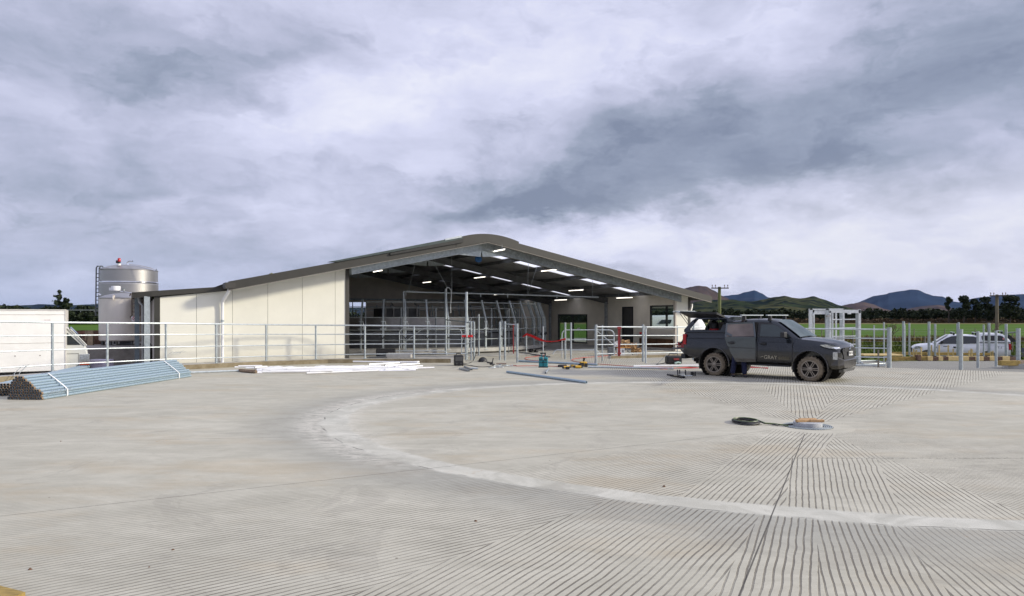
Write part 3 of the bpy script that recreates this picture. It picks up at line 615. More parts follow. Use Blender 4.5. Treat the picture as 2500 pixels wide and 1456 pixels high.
mb = MB(); mb.tube([(-7.72, .2, 2.62), (-7.70, .2, 2.45), (-7.6, .12, 2.32), (-7.58, .12, -.9)], .05, 10); mb.build('downpipe', mat('grey_downpipe', (.28, .28, .27), .4), shed, smooth=True)
# right side: gutter, downpipe and the veranda behind
mb = MB(); mb.span(SR-.02, SR+.14, -.9, DEEP, zb(SR)+.12, zb(SR)+.26); mb.build('gutter', TAUPE, shed)
mb = MB(); mb.tube([(19.95, .35, 2.62), (19.9, .3, 2.45), (19.68, .2, 2.12), (19.64, .2, 1.95), (19.64, .2, .0)], .07, 12); mb.build('downpipe', WHITEP, shed, smooth=True)
mb = MB(); mb.prism([(19.5, 5.2, 2.42), (24.6, 5.2, 2.42), (24.6, 5.2, 2.72), (19.5, 5.2, 2.72)], (0, .08, 0)); mb.span(24.5, 24.6, 5.28, 14, 2.42, 2.72); mb.build('veranda_fascia', TAUPE, shed)
mb = MB(); mb.prism([(19.5, 5.25, 2.74), (24.6, 5.25, 2.74), (24.6, 14, 2.74), (19.5, 14, 2.74)], (0, 0, .04)); mb.build('veranda_roof', TAUPE, roof)
mb = MB(); mb.span(24.25, 24.38, 5.35, 5.48, -.1, 2.5); mb.build('veranda_post', GALVW, shed)
# concrete floor of the shed
mb = MB(); mb.prism([tuple(SW(.14, .3, .004)), tuple(SW(18.55, .3, .004)), tuple(SW(18.55, 21.35, .004)), tuple(SW(.14, 21.35, .004))], (0, 0, .02)); tag(mb.build('floor', CONC), kind='structure')

# ---------------------------------------------------------------- ceiling tubes
TL = [(6.93, -.60, 4.98, 'nearest the ridge just behind the front barge board'), (10.43, .45, 4.24, 'second from the ridge under the front right rafter'), (14.69, 4.31, 3.44, 'above the middle of the sliding door bay'), (16.99, 9.48, 3.01, 'low beside the sliding glass door'),
      (17.08, 2.84, 3.00, 'over the office door at the right'), (10.04, 15.94, 4.30, 'far back on the left above the stainless panels'), (10.30, 8.10, 4.26, 'deep in the roof at the centre of the shed'), (14.61, 13.79, 3.46, 'low at the back behind the overhead pipe')]
s9, z9 = FA(922, 662, 6.0); TL.append((s9, 6.0, z9, 'leftmost, tucked under the left rafters by the cream wall'))
first = None
for s, t_, z, where in TL:
    p = SW(s, t_, z)
    if first is None:
        r_ = thing('tube_light', '', 'light', tuple(p), TH, 'lit tube lights under the shed roof')
        mb = MB(); mb.box((0, 0, .03), (.07, 1.5, .04)); mb.build('housing', mat('light_housing', (.7, .7, .7), .5), r_)
        mb = MB(); mb.box((0, 0, -.012), (.05, 1.44, .025)); mb.build('diffuser', TUBE, r_); [MB().tube([(0, y_, .05), (0, y_, .22)], .008, 6).build('hanger', GALVD, r_) for y_ in (.5, -.5)]; first = r_
    else: r_ = copy_tree(first); r_.location = p
    r_['label'] = 'lit white tube light ' + where
# ================================================================ ROTARY PLATFORM inside the shed
CX, CT, RR, NB = 6.3, 11.6, 9.2, 54
pc = SW(CX, CT, 0)
rot = thing('rotary_platform', 'round rotary milking platform ringed with bent galvanised bail posts inside the shed', 'milking platform', tuple(pc), 0)
mb = MB(); mb.lathe([(7.6, .05), (7.6, .30), (RR+.05, .30), (RR+.05, .12), (RR-.1, .06)], 96, cap=False); mb.build('deck', CONC, rot, smooth=True)
mb = MB(); mb.lathe([(7.55, .03), (7.55, .95), (7.45, .98), (7.4, .95), (7.4, .03)], 96, cap=False); mb.build('inner_skirt', DSTEEL, rot, smooth=True)
mb = MB(); mb.lathe([(5.9, .05), (5.9, .9), (5.6, 1.15), (5.6, 1.85), (5.55, 1.88), (5.5, .05)], 72, cap=False); mb.build('stainless_ring', mat('dull_stainless', (.33, .32, .31), .35, .7), rot, smooth=True)
mb = MB(); mb.lathe([(5.4, .05), (5.4, .9), (.01, .9)], 48, cap=False); mb.build('centre_plinth', DSTEEL, rot, smooth=True)
def ring(r, z, rad, name, m=GALV, n=108):
    mb = MB(); mb.tube([(r*math.cos(2*PI*k/n), r*math.sin(2*PI*k/n), z) for k in range(n)], rad, 6, closed=True); mb.build(name, m, rot, smooth=True)
ring(RR-.33, 2.62, .022, 'top_rail'); ring(RR-.02, 1.86, .02, 'rail'); ring(RR, 1.25, .02, 'rail'); ring(RR-.1, .75, .02, 'rail'); ring(7.7, 1.1, .022, 'rail'); ring(7.7, 2.35, .022, 'rail', GALVD)
post0 = None
for k in range(NB):
    a = 2*PI*(k+.35)/NB
    if post0 is None:
        mb = MB()     # kinked box-section bail post, its head leaning in
        for (x0, z0), (x1, z1) in (((RR, .2), (RR, 1.72)), ((RR, 1.72), (RR-.36, 2.72))):
            d = Vector((x1-x0, 0, z1-z0)).normalized(); nx = Vector((-d.z, 0, d.x))*.04
            mb.prism([Vector((x0, -.04, z0))-nx, Vector((x0, -.04, z0))+nx, Vector((x1, -.04, z1))+nx, Vector((x1, -.04, z1))-nx], (0, .08, 0))
        mb.box((RR-.36, 0, 2.74), (.12, .12, .02)); mb.box((RR, 0, .22), (.16, .16, .03))
        post0 = mb.build('bail_post', GALV, rot); bk = MB(); bk.box((RR+.0, 0, 1.30), (.10, .28, .035)); bk.box((RR+.0, 0, 1.66), (.06, .22, .03)); bk.tube([(RR, .10, 1.30), (RR+.02, .14, 1.42), (RR, .09, 1.66)], .014, 5)
        br0 = bk.build('bracket', GALVW, post0); bk = MB(); bk.tube([(RR+.02, -.1, .95), (RR+.10, -.02, .82), (RR+.06, .08, .95), (RR-.02, .02, 1.08)], .02, 5); bk.box((RR+.03, 0, .86), (.06, .26, .02)); br1 = bk.build('rubber_hose', RUBBER, post0)
        src = post0
        post0.rotation_euler = (0, 0, a)
    else:
        c = src.copy(); COL.objects.link(c); c.parent = rot; c.rotation_euler = (0, 0, a)
        for ch in list(src.children)[:2]:
            q_ = ch.copy(); COL.objects.link(q_); q_.parent = c
        # inner post of every other bail
for k in range(27):
    a = 2*PI*(k+.1)/27; mb = MB() if k == 0 else None
    if mb: mb.tube([(7.7, 0, .3), (7.7, 0, 2.35)], .045, 8); in0 = mb.build('inner_post', GALVD, rot, smooth=True); in0.rotation_euler = (0, 0, a)
    else:
        c = in0.copy(); COL.objects.link(c); c.parent = rot; c.rotation_euler = (0, 0, a)
# machinery mass at the centre
ctr = thing('plant_cabinet', 'dark grey plant cabinet with pipes at the centre of the rotary platform', 'cabinet', tuple(SW(CX, CT, .9)), TH)
mb = MB(); mb.box((0, 0, .75), (2.4, 1.6, 1.5)); mb.build('body', DSTEEL, ctr, bevel=.03); mb = MB()
for x_ in (-1.0, -.5, .4, 1.0): mb.tube([(x_, -.9, 0), (x_, -.9, 1.6), (x_, -.5, 1.8)], .05, 8)
mb.build('pipes', STAIN, ctr, smooth=True)

# ================================================================ RAILINGS AND POSTS
def pipe_post(mb, p, z0, z1, r, flat=False):
    n = 12; mb.tube([(p.x, p.y, z0), (p.x, p.y, z1)], r, n)
    if flat: mb.box((p.x, p.y, z1+.035), (r*2.1, r*1.0, .09))
def kpt(px):   # point of the kerb line seen in column px, set back a little
    K2 = offset_path(KL, .17)
    for a, b_ in zip(K2[:-1], K2[1:]):
        u = (px-1250)/F; d = b_-a; den = d.x-u*d.y
        if abs(den) < 1e-9: continue
        k = (u*a.y-a.x)/den
        if -.001 <= k <= 1.001 or (b_ is K2[-1] and k > 0): return Vector((a.x+d.x*k, a.y+d.y*k, 0))
fen = thing('kerb_railing', 'long curved four rail galvanised pipe railing standing on the concrete kerb at the left', 'railing', tuple(Vector((kpt(650).x, kpt(650).y, .17))), 0)
O = fen.location.copy()
RY = {0: [(-300, 782), (0, 785.5), (128, 787.5), (405, 790), (650, 793), (891, 795), (1139, 797.5)], 1: [(-300, 826), (0, 821), (128, 819.5), (405, 817), (650, 816.5), (891, 816.5), (1139, 817)],
      2: [(-300, 873), (0, 859), (128, 854.5), (405, 847.5), (650, 843.5), (891, 840.5), (1139, 839.5)], 3: [(-300, 920), (0, 899), (128, 891), (405, 877.5), (650, 870), (891, 865), (1139, 863.5)]}
def ly(tb, px):
    for a, b_ in zip(tb[:-1], tb[1:]):
        if a[0] <= px <= b_[0]: return a[1]+(b_[1]-a[1])*(px-a[0])/(b_[0]-a[0])
cols = [-240, -100, 0, 60, 128, 195, 262, 335, 405, 466, 528, 590, 650, 710, 771, 830, 891, 950, 1011, 1075, 1137]
KP = {c: kpt(c) for c in cols}
for k in range(4):
    mb = MB(); pts = []
    for c in cols:
        p = KP[c]; pts.append(Vector((p.x, p.y, H-(ly(RY[k], c)-HY)/F*p.y))-O)
    mb.tube(pts, .030 if k == 0 else .021, 10); mb.build('rail', GALVW, fen, smooth=True)
for c in (-100, 128, 262, 405, 528, 650, 771, 891, 1011):
    p = KP[c]; top = H-(ly(RY[0], c)-HY)/F*p.y; mb = MB(); q_ = Vector((p.x, p.y, 0))-O; mb.tube([(q_.x, q_.y, -.02), (q_.x, q_.y, top-.17-.12), (q_.x, q_.y, top-.17-.02)], .038, 12); mb.box((q_.x, q_.y, top-.17-.07), (.075, .03, .10)); mb.box((q_.x, q_.y, .008), (.16, .16, .016)); mb.build('post', GALV, fen, smooth=True)
# long wire hooks on the lowest rail, over the pipe bundle
for i, (px, lab) in enumerate(((54, 'left one of two bent wires hooked over the low rail behind the pipe bundle'), (66, 'right one of two bent wires hooked over the low rail behind the pipe bundle'))):
    p = kpt(60+i*6); a = AT(px, 892 if i else 894, p.y); mb = MB(); mb.tube([a+Vector((.05, .03, .01)), a, AT(px-19, 912, p.y-.5), AT(px-19.5, 930, p.y-.7)], .009, 6); tag(mb.build('wire_hook', GALVD), lab, 'wire', 'wire hooks on the railing')

def std_post(px, ytop, ybase, r, label, zbase=0.0, name='steel_post', group='bare galvanised pipe posts', m=GALV, cap=False):
    r *= .80; p = G(px, ybase, zbase); top = H-(ytop-HY)/F*p.y
    mb = MB(); mb.lathe([(r, 0), (r, top-zbase), (r-.008, top-zbase), (r-.008, top-zbase-.12)], 16, cap=False)
    o = mb.build(name, m, None, smooth=True, loc=tuple(p)); tag(o, label, 'post', group); return p, top
L = std_post
pA, tA = L(1137, 789, 879, .055, 'waist high galvanised post where the curved kerb railing ends')
L(1150.5, 785, 879.5, .050, 'galvanised post just right of the railing end, wrapped with red tape')
L(1157.5, 786, 878.5, .055, 'dirty dented galvanised post right of the red taped post')
L(1169, 767, 870, .048, 'tallest plain galvanised post right of the railing end')
L(1220.5, 786, 879.5, .055, 'left post of the trio standing in the open yard entrance')
L(1233, 785, 880.5, .055, 'middle post of the trio in the open yard entrance, with scratch marks')
L(1263, 790.5, 885.5, .055, 'right and nearest post of the trio in the open yard entrance')
L(1285, 815, 861, .045, 'short cut-off post with the left end of the red tape tied on it', m=GALVW)
L(1326, 797, 868, .032, 'slender white pipe standing behind the teal case', m=GALVW)
L(1380, 788, 877, .052, 'galvanised gate post with the right end of the red tape tied to it')
L(1394, 788, 878, .050, 'galvanised post just right of the red tape knot')
L(1470.5, 794, 882, .040, 'thinner post behind the left end of the middle railing')
L(1653.5, 795, 866, .040, 'thin post behind the railing near the canopy back of the dark pickup')
for px, yt, Y_, r, lab in ((1088.5, 706, 33.5, .058, 'tall galvanised pole topped by a goose neck hose'), (1138.7, 713, 30.4, .062, 'tall thick galvanised pole touching the overhead pipe')):
    top = H-(yt-HY)/F*Y_; X_ = (px-1250)/F*Y_; mb = MB(); mb.lathe([(r, 0), (r, top), (0.001, top)], 16, cap=False); o = mb.build('tall_pole', GALV, smooth=True, loc=(X_, Y_, 0)); tag(o, lab, 'pole', 'tall galvanised poles')
Yg = 33.5; a = AT(1090, 703.5, Yg); mb = MB()
mb.tube([AT(1089.5, 716, Yg-.08), AT(1089.5, 706, Yg-.08), AT(1092, 701.5, Yg-.1), AT(1096, 703, Yg-.1), AT(1101, 708, Yg-.1), AT(1102, 724, Yg-.1), AT(1100, 745, Yg-.1), AT(1100, 765, Yg-.1)], .022, 8)
tag(mb.build('goose_neck_hose', mat('pale_hose', (.5, .52, .5), .5)), 'pale curved hose looping off the top of the tall pole', 'hose')
# sloping dark bar from the tall pole down to the post cluster
mb = MB(); mb.tube([AT(1088, 781, 33.4), AT(1145, 787.5, 30.2), AT(1158, 785, 30.2)], .028, 8); tag(mb.build('brace_bar', GALVD), 'dark sloping pipe bar joining the goose neck pole to the posts', 'bar')
# curved side wing between clustered posts
w_ = thing('curved_wing_gate', 'narrow curved pipe wing between the red taped post and its neighbour', 'gate', tuple(G(1150, 880)), 0); O = w_.location
mb = MB(); Yw = 30.1
for y0 in (822, 838, 862): mb.tube([AT(1139, y0+4, Yw)-O, AT(1148, y0-2, Yw-.1)-O, AT(1157, y0-4, Yw)-O], .018, 8)
mb.build('bars', GALVW, w_, smooth=True)
mb = MB(); mb.tube([AT(1126, 838, 31)-O, AT(1134, 818, 31)-O, AT(1146, 792, 31)-O, AT(1152, 775, 31)-O], .016, 8); mb.build('stay', GALVD, w_, smooth=True)
# middle railing (between the yard entrance and the dark pickup)
P1 = G(1455, 887.5); P2 = G(1570, 883.5); d = P2-P1
rl = thing('middle_railing', 'straight four rail galvanised pipe railing running behind the dark pickup', 'railing', tuple(P1), 0); O = rl.location
for k, z1 in enumerate((1.487, 1.128, .76, .385)):
    mb = MB(); mb.tube([P1-O+Vector((0, 0, z1)), P1+d*3.0-O+Vector((0, 0, z1-.07))], .030 if k == 0 else .022, 10); mb.build('rail', GALVW, rl, smooth=True)
for i, k in enumerate((0, 1, 2.15, 3.0)):
    q_ = P1+d*k-O; mb = MB(); mb.tube([q_, q_+Vector((0, 0, 1.58))], .058 if i == 0 else .052, 14); mb.build('post', GALV, rl, smooth=True)
p_ = G(1576.5, 887.5)
st = thing('support_stand', 'slim white pipe stand with a ring head beside the middle railing post', 'stand', tuple(p_), 0); mb = MB(); mb.tube([(0, 0, 0), (0, 0, 1.42)], .042, 12); mb.build('pole', GALVW, st, smooth=True)
mb = MB(); mb.tube([(.05*math.cos(a), 0, 1.45+.05*math.sin(a)) for a in [2*PI*k/12 for k in range(12)]], .02, 6, closed=True); mb.build('ring_head', GALVW, st, smooth=True)
# gates
def rgate(name, label, pxl, pxr, Yl, Yr, ytop, ybars, ybase, diag=None, group=None):
    a = AT(pxl, ytop, Yl); b_ = AT(pxr, ytop, Yr); g = thing(name, label, 'gate', (a.x, a.y, 0), 0, group); O = Vector((a.x, a.y, 0)); d = (b_-a).normalized(); w = (b_-a).length; rr = .22; zt = a.z; zt2 = b_.z
    zb_ = H-(ybase-HY)/F*Yl
    pts = [a-O+Vector((0, 0, zb_-a.z))]
    for k in range(7): an = PI/2*k/6; pts.append(Vector((a.x, a.y, zt-rr))-O+d*(rr-rr*math.cos(an))+Vector((0, 0, rr*math.sin(an))))
    for k in range(7): an = PI/2*k/6; pts.append(Vector((b_.x, b_.y, zt2-rr))-O-d*(rr-rr*math.sin(an))+Vector((0, 0, rr*math.cos(an))))
    pts.append(b_-O+Vector((0, 0, zb_-b_.z))); mb = MB(); mb.tube(pts, .024, 10); mb.build('frame', GALVW, g, smooth=True)
    for y0 in ybars:
        mb = MB(); mb.tube([AT(pxl, y0, Yl)-O, AT(pxr, y0, Yr)-O], .020, 8); mb.build('bar', GALVW, g, smooth=True)
    if diag: mb = MB(); mb.tube([AT(diag[0], diag[1], Yl+(Yr-Yl)*(diag[0]-pxl)/(pxr-pxl))-O-Vector((0, .03, 0)), AT(diag[2], diag[3], Yl+(Yr-Yl)*(diag[2]-pxl)/(pxr-pxl))-O-Vector((0, .03, 0))], .018, 8); mb.build('brace', GALVW, g, smooth=True)
    return g
rgate('pipe_gate', 'round cornered pipe gate with a diagonal brace seen behind the end of the kerb railing', 975, 1127, 33.0, 33.0, 803, (829.5,), 864, (1033, 802, 977, 844))
rgate('hoop_rail', 'low flat pipe hoop standing on the slab behind the kerb railing', 952, 1092, 31.5, 31.5, 857, (), 864)
rgate('pipe_gate', 'round cornered pipe gate behind the middle railing, braced on its right', 1372, 1499, 31.8, 31.8, 806, (830,), 877, (1458, 809, 1498, 842))
rgate('hoop_rail', 'low flat pipe hoop under the gate right of the red tape', 1350, 1463, 31.0, 31.0, 855, (), 864)
# overhead pipe hung on rods
hp = thing('overhead_pipe', 'long thin hanging pipe on steel rods across the open front of the shed', 'pipe', tuple(B0), TH)
mb = MB(); mb.tube([(3.69, 3.1, 3.12), (9, 3.08, 3.08), (15.35, 3.0, 3.0)], .032, 10); mb.build('main_pipe', GALV, hp, smooth=True)
mb = MB(); mb.tube([(3.69, 3.1, 3.14), (3.69, 3.1, .05)], .035, 10); mb.build('drop_pipe', GALV, hp, smooth=True)
for a, b_ in (((1017, 630), (997, 711)), ((1050, 625), (1093, 705)), ((1103, 612), (1103, 716)), ((1290, 643), (1288, 719)), ((1315, 640), (1288.5, 719)), ((1447, 680), (1446.5, 724))):
    sa, za = FA(*a, 3.05); sb, zb2 = FA(*b_, 3.05); mb = MB(); mb.tube([(sa, 3.05, za), (sb, 3.05, zb2)], .011, 6); mb.build('hanger_rod', GALVD, hp)
for s in (7.9, 9.5, 12.6): mb = MB(); mb.tube([(s, 3.09, 3.12), (s, 3.09, 2.92)], .026, 8); mb.build('nozzle', GALVW, hp, smooth=True)
mb = MB(); s1, z1 = FA(990, 716, 3.05); mb.tube([(s1, 3.05, z1-.12), (s1+.02, 3.05, z1+.10), (s1+.5, 3.05, z1+.12)], .02, 6); mb.build('end_valve', GALVD, hp)
mb = MB(); s1, z1 = FA(1168, 633, 2.0); pr = []
bl = thing('chain_block', 'small round blue chain block hanging from the roof near the ridge', 'hoist', tuple(SW(s1, 2.0, z1)), TH)
mb = MB(); mb.lathe([(.10, -.08), (.17, -.06), (.17, .06), (.10, .08)], 20, axis='Y'); mb.build('housing', BLUEP, bl, smooth=True); mb = MB(); mb.tube([(0, 0, .15), (0, 0, .62)], .012, 6); mb.tube([(.02, 0, -.12), (.02, 0, -.28)], .01, 6); mb.build('chain', GALVD, bl)
CRW = mat('white_galvanised_frame', (.66, .69, .69), .4, .2, .14, 12)
# ---- right hand side: crush frame, railing, loose posts
Yc = 27.5
cr = thing('cattle_crush_frame', 'tall bright galvanised head bail frame with rails behind the bonnet of the dark pickup', 'cattle crush', tuple(AT(2040, 895, Yc)), 0); O = cr.location.copy(); O.z = 0; cr.location.z = 0
def vb(px, y0, y1, w, Y_=Yc, m=CRW, nm='upright', dy=.08):
    a = AT(px, y0, Y_)-O; b_ = AT(px, y1, Y_)-O; mb = MB(); mb.span(a.x-w/2, a.x+w/2, a.y-dy/2, a.y+dy/2, max(0, b_.z), a.z); mb.build(nm, m, cr)
def hb(p0, p1, w, Y_=Yc, nm='rail', m=CRW, r=None):
    a = AT(*p0, Y_)-O; b_ = AT(*p1, Y_)-O; mb = MB()
    if r: mb.tube([a, b_], r, 8)
    else: mb.prism([a+Vector((0, -.04, 0)), b_+Vector((0, -.04, 0)), b_+Vector((0, -.04, -w)), a+Vector((0, -.04, -w))], (0, .08, 0))
    mb.build(nm, m, cr, smooth=bool(r))
vb(1979, 754, 898, .13); vb(1987, 764, 898, .05, dy=.05); vb(2019, 754, 898, .13, m=GALV); vb(2026, 760, 898, .07); vb(2032.5, 762, 898, .045, Yc+1); vb(2041, 762, 898, .05, Yc+1.2); vb(2053, 762, 898, .09, Yc+1.4, GALV); vb(2058.5, 762, 898, .08, Yc+1.4)
vb(2092, 760, 898, .07, Yc+.1, GALV); vb(2098, 756, 900, .09, Yc); hb((1976, 754), (2022, 754.5), .05); hb((1988, 758), (2018, 758), .16, Yc+.02); hb((2022, 756), (2100, 757), .13); hb((2024, 753.4), (2058, 753.6), .05, Yc+1.0, 'top_bar')
for y0, y1 in ((781, 780), (802.5, 800.5), (822, 821), (842, 841)): hb((2031, y0), (2092, y1), .0, Yc+.5, r=.022)
hb((1984, 769), (1988, 763), .04, Yc-.1, 'latch'); hb((2019, 770), (2027, 768), .08, Yc-.12, 'latch', STAIN); hb((2070, 764.5), (2077, 764.5), .05, Yc-.1, 'latch')
for px, y0, Yq in ((1973, 786, 30), (2006, 787, 31), (2014.5, 783, 30)): pass
R1 = G(2171, 898.5); R2 = Vector((R1.x-4.2, R1.y+.8, 0))
rr_ = thing('right_railing', 'four rail galvanised pipe railing running from the pickup bonnet to the thick end post', 'railing', tuple(R1), 0); O2 = R1
for k, z1 in enumerate((1.425, 1.085, .725, .385)):
    mb = MB(); mb.tube([Vector((0, 0, z1)), R2-O2+Vector((0, 0, z1+.03))], .030 if k == 0 else .021, 10); mb.build('rail', GALVW, rr_, smooth=True)
mb = MB(); mb.tube([(0, 0, 0), (0, 0, 1.50)], .078, 16); mb.build('end_post', GALV, rr_, smooth=True)
for q_ in (R2, ): mb = MB(); q_ = q_-O2; mb.tube([q_, q_+Vector((0, 0, 1.5))], .05, 12); mb.build('post', GALV, rr_, smooth=True)
mb = MB(); a = AT(2158, 871, 26)-O2; b_ = AT(2172, 871, 25.6)-O2; c_ = AT(2158, 888, 26)-O2; c2 = AT(2171, 892, 25.6)-O2
mb.tube([a, b_+Vector((-.05, 0, 0)), c2+Vector((-.15, 0, 0)), c_], .018, 8, closed=True); mb.build('hanging_loop', GALVW, rr_, smooth=True)
RP = 'loose galvanised posts on the right'
for px, yt, yb, r, z0, lab in ((2134, 795, 868, .045, -.1, 'thin post with a flattened top seen through the right railing'), (2158, 787, 868, .050, -.1, 'taller post seen through the right end of the right railing'),
    (2205.8, 785, 870.5, .085, -.3, 'thick post standing just in front of the nose of the white pickup'), (2209.3, 794, 870.5, .045, -.3, 'thin post half hidden behind the thick post at the nose of the white pickup'), (2220, 789, 868, .060, -.3, 'post in front of the headlight of the white pickup'),
    (2268, 786, 870, .085, -.3, 'thick post in front of the windscreen base of the white pickup'), (2283, 791, 869.5, .070, -.3, 'post in front of the wing mirror of the white pickup'), (2337, 790, 870.5, .052, -.3, 'thin post at the back of the cab of the white pickup'),
    (2340.5, 787, 871, .060, -.3, 'darker post directly right of the thin one at the back of the white cab'), (2346, 804, 903.5, .082, 0, 'thick near post on the edge of the yard in front of the white pickup'), (2387.5, 809, 898.5, .062, -.02, 'near post on the lane in front of the canopy window of the white pickup'),
    (2401.5, 793, 870.5, .055, -.3, 'slim far post in front of the canopy of the white pickup'), (2414.6, 789, 866, .085, -.3, 'thick far post left of the last canopy pillar of the white pickup'), (2431.7, 808, 895.5, .058, -.02, 'near post at the tail of the white pickup'),
    (2456.3, 791, 871.5, .085, -.3, 'thick post in front of the dark tray behind the white pickup'), (2485.8, 802, 887, .095, .06, 'thickest post at the right, set in the pale concrete nib')):
    L(px, yt, yb, r, lab, z0, group=RP)
mb = MB(); mb.lathe([(.03, 0), (.03, 1.3), (.001, 1.3)], 8, cap=False); o = mb.build('fence_stake', mat('grey_weathered_wood', (.20, .18, .15), .9), loc=(AT(2472, 850, 48).x, 48, -.6)); tag(o, 'thin grey stake standing in the grass right of the dark tray', 'stake')
# ---- timber formwork
def board(px0, px1, y0, y1, Y_, th, m, lab, grp='timber formwork boards beyond the lane', nm='timber_board'):
    a = AT(px0, y0, Y_); b_ = AT(px1, y1, Y_); mb = MB(); mb.span(a.x, b_.x, Y_, Y_+th, b_.z, a.z); tag(mb.build(nm, m, bevel=.006), lab, 'board', grp)
board(2165, 2241, 871.5, 881, 34.3, .12, TIMBERM, 'mustard timber board directly right of the thick end post')
board(2241, 2249, 867, 880.5, 34.1, .3, TIMBERB, 'dark squared timber block between the left mustard boards')
board(2249, 2265, 870, 881, 34.2, .12, TIMBERM, 'short mustard board left of the thick post before the windscreen')
x_ = 2265.5; seg = [(2278, TIMBER, 'short pale board below the windscreen of the white pickup'), (2292, TIMBERB, 'leftmost of the dark blocks in the pale kerb of timber'), (2303, TIMBER, 'shortest pale board between two dark blocks'), (2316, TIMBERB, 'second dark block from the left in the timber edging'),
    (2366, TIMBER, 'longest pale yellow board behind the thick near post'), (2382, TIMBERB, 'dark block left of the near post on the lane'), (2402, TIMBER, 'pale board right of the near lane post'), (2417, TIMBERB, 'dark block below the rear of the white pickup'),
    (2434, TIMBER, 'pale board behind the near post at the tail of the white pickup'), (2448, TIMBERB, 'dark block below the dark tray'), (2466, TIMBER, 'rightmost pale board of the timber edging'), (2483, TIMBERB, 'red brown block at the right end of the timber edging')]
for i, (x1, m, lab) in enumerate(seg):
    board(x_, x1-.3, 870.5 if m is TIMBER else 872, 881, 34.15+(0 if m is TIMBER else .03), .2, m, lab); x_ = x1
board(2110, 2205, 866, 869.5, 33.2, .9, TIMBER, 'wide pale plank lying flat behind the right railing')
board(2160, 2262, 860, 867, 39.0, .1, TIMBERM, 'far mustard board at the nose of the white pickup'); board(2262, 2336, 861, 868, 38.8, .1, TIMBERM, 'far mustard board below the cab of the white pickup'); board(2336, 2420, 862, 868, 38.6, .1, TIMBERM, 'far mustard board below the canopy of the white pickup')
p_ = G(2446, 893.5); mb = MB(); mb.box((p_.x+.35, p_.y+.1, .10), (.75, .2, .19)); tag(mb.build('timber_block', TIMBERM, bevel=.01), 'mustard timber block end left of the grey log on the lane edge', 'timber block')
mb = MB(); mb.tube([(p_.x+.7, p_.y+.15, .10), (p_.x+1.6, p_.y+.4, .10)], .11, 12); tag(mb.build('log', mat('grey_brown_log', (.16, .12, .09), .9, 0, .3, 6), smooth=True), 'short grey brown log by the foot of the thickest right post', 'log')
# pegs
PG = [(2230.5, 852, 866), (2237.5, 855, 866), (2249, 848.5, 864), (2274, 843, 864), (2293, 843, 863), (2315, 843.5, 863), (2327, 852, 864), (2366, 856, 866), (2370.5, 852, 866), (2373, 853, 866), (2419, 858, 868), (2424, 857, 868)]
dsc = ['in the left wheel arch', 'just right of the left peg', 'right of the front wheel', 'left of the driver door', 'middle of the driver door', 'at the end of the driver door', 'behind the cab door', 'left of the rear wheel', 'between its two near neighbours by the rear wheel', 'right of its two neighbours by the rear wheel', 'below the tail', 'below the tail lamp']
for (px, y0, y1), dd in zip(PG, dsc):
    a = AT(px, y0, 38.4); mb = MB(); mb.box((0, 0, (a.z+.45)/2), (.06, .05, a.z+.45)); mb.box((0, -.03, .12), (.10, .02, .05)); tag(mb.build('timber_peg', TIMBER if px > 2230 else TIMBERM, loc=(a.x, 38.4, -.45), rz=random.uniform(-.4, .4)), 'timber peg before the white pickup, '+dd, 'peg', 'timber pegs along the formwork')
p_ = G(2144.5, 897); mb = MB(); mb.box((0, 0, .33), (.05, .04, .66)); tag(mb.build('timber_stake', mat('grey_weathered_wood', (.2, .18, .15)), loc=tuple(p_)), 'grey wooden stake standing before the right railing', 'stake')
fr_ = thing('lying_gate', 'flat galvanised rectangular gate section lying on the ground left of the thick end post', 'gate', tuple(G(2125, 888)), 0); O = fr_.location
mb = MB(); c4 = [G(2096, 882, .06), G(2142, 881, .06), G(2160, 888, .06), G(2108, 889.5, .06)]; mb.tube([q_-O for q_ in c4], .03, 6, closed=True); mb.build('loop', GALV, fr_)
mb = MB(); mb.tube([G(2085, 892, .05)-O, G(2160, 893, .05)-O], .035, 6); mb.tube([G(2088, 888, .05)-O, G(2098, 880, .05)-O], .03, 6); mb.build('long_bar', GALVW, fr_)
# ================================================================ PICKUPS (origin at mid wheelbase, x forward, y left)
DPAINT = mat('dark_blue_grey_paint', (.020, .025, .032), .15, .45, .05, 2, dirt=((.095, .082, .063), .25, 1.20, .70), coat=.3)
DPAINT_SHEEN = mat('door_paint_sky_sheen', (.085, .10, .11), .26, .55, .05, 2, dirt=((.13, .115, .09), .30, 1.10, .65), coat=.4)  # body paint again, with the bright sky reflection put into its colour
WPAINT = mat('white_car_paint', (.78, .79, .82), .25, 0, .02, 2, dirt=((.42, .38, .32), .30, 1.25, .75))
DUSTY = mat('dusty_tyre', (.185, .150, .105), .95, 0, .25, 14, .3, 50)
RIMM = mat('dusty_alloy', (.30, .26, .21), .5, .3, .25, 12)
RIMD = mat('dark_rim_well', (.02, .017, .014), .9, 0, .3, 10)
TRIM = mat('grey_black_trim', (.016, .017, .019), .6, 0, .2, 8)
LAMPG = mat('headlamp_lens', (.55, .57, .58), .12, .6, .25, 22)
REDL = mat('red_tail_lens', (.40, .01, .015), .2, 0, .1, 10)
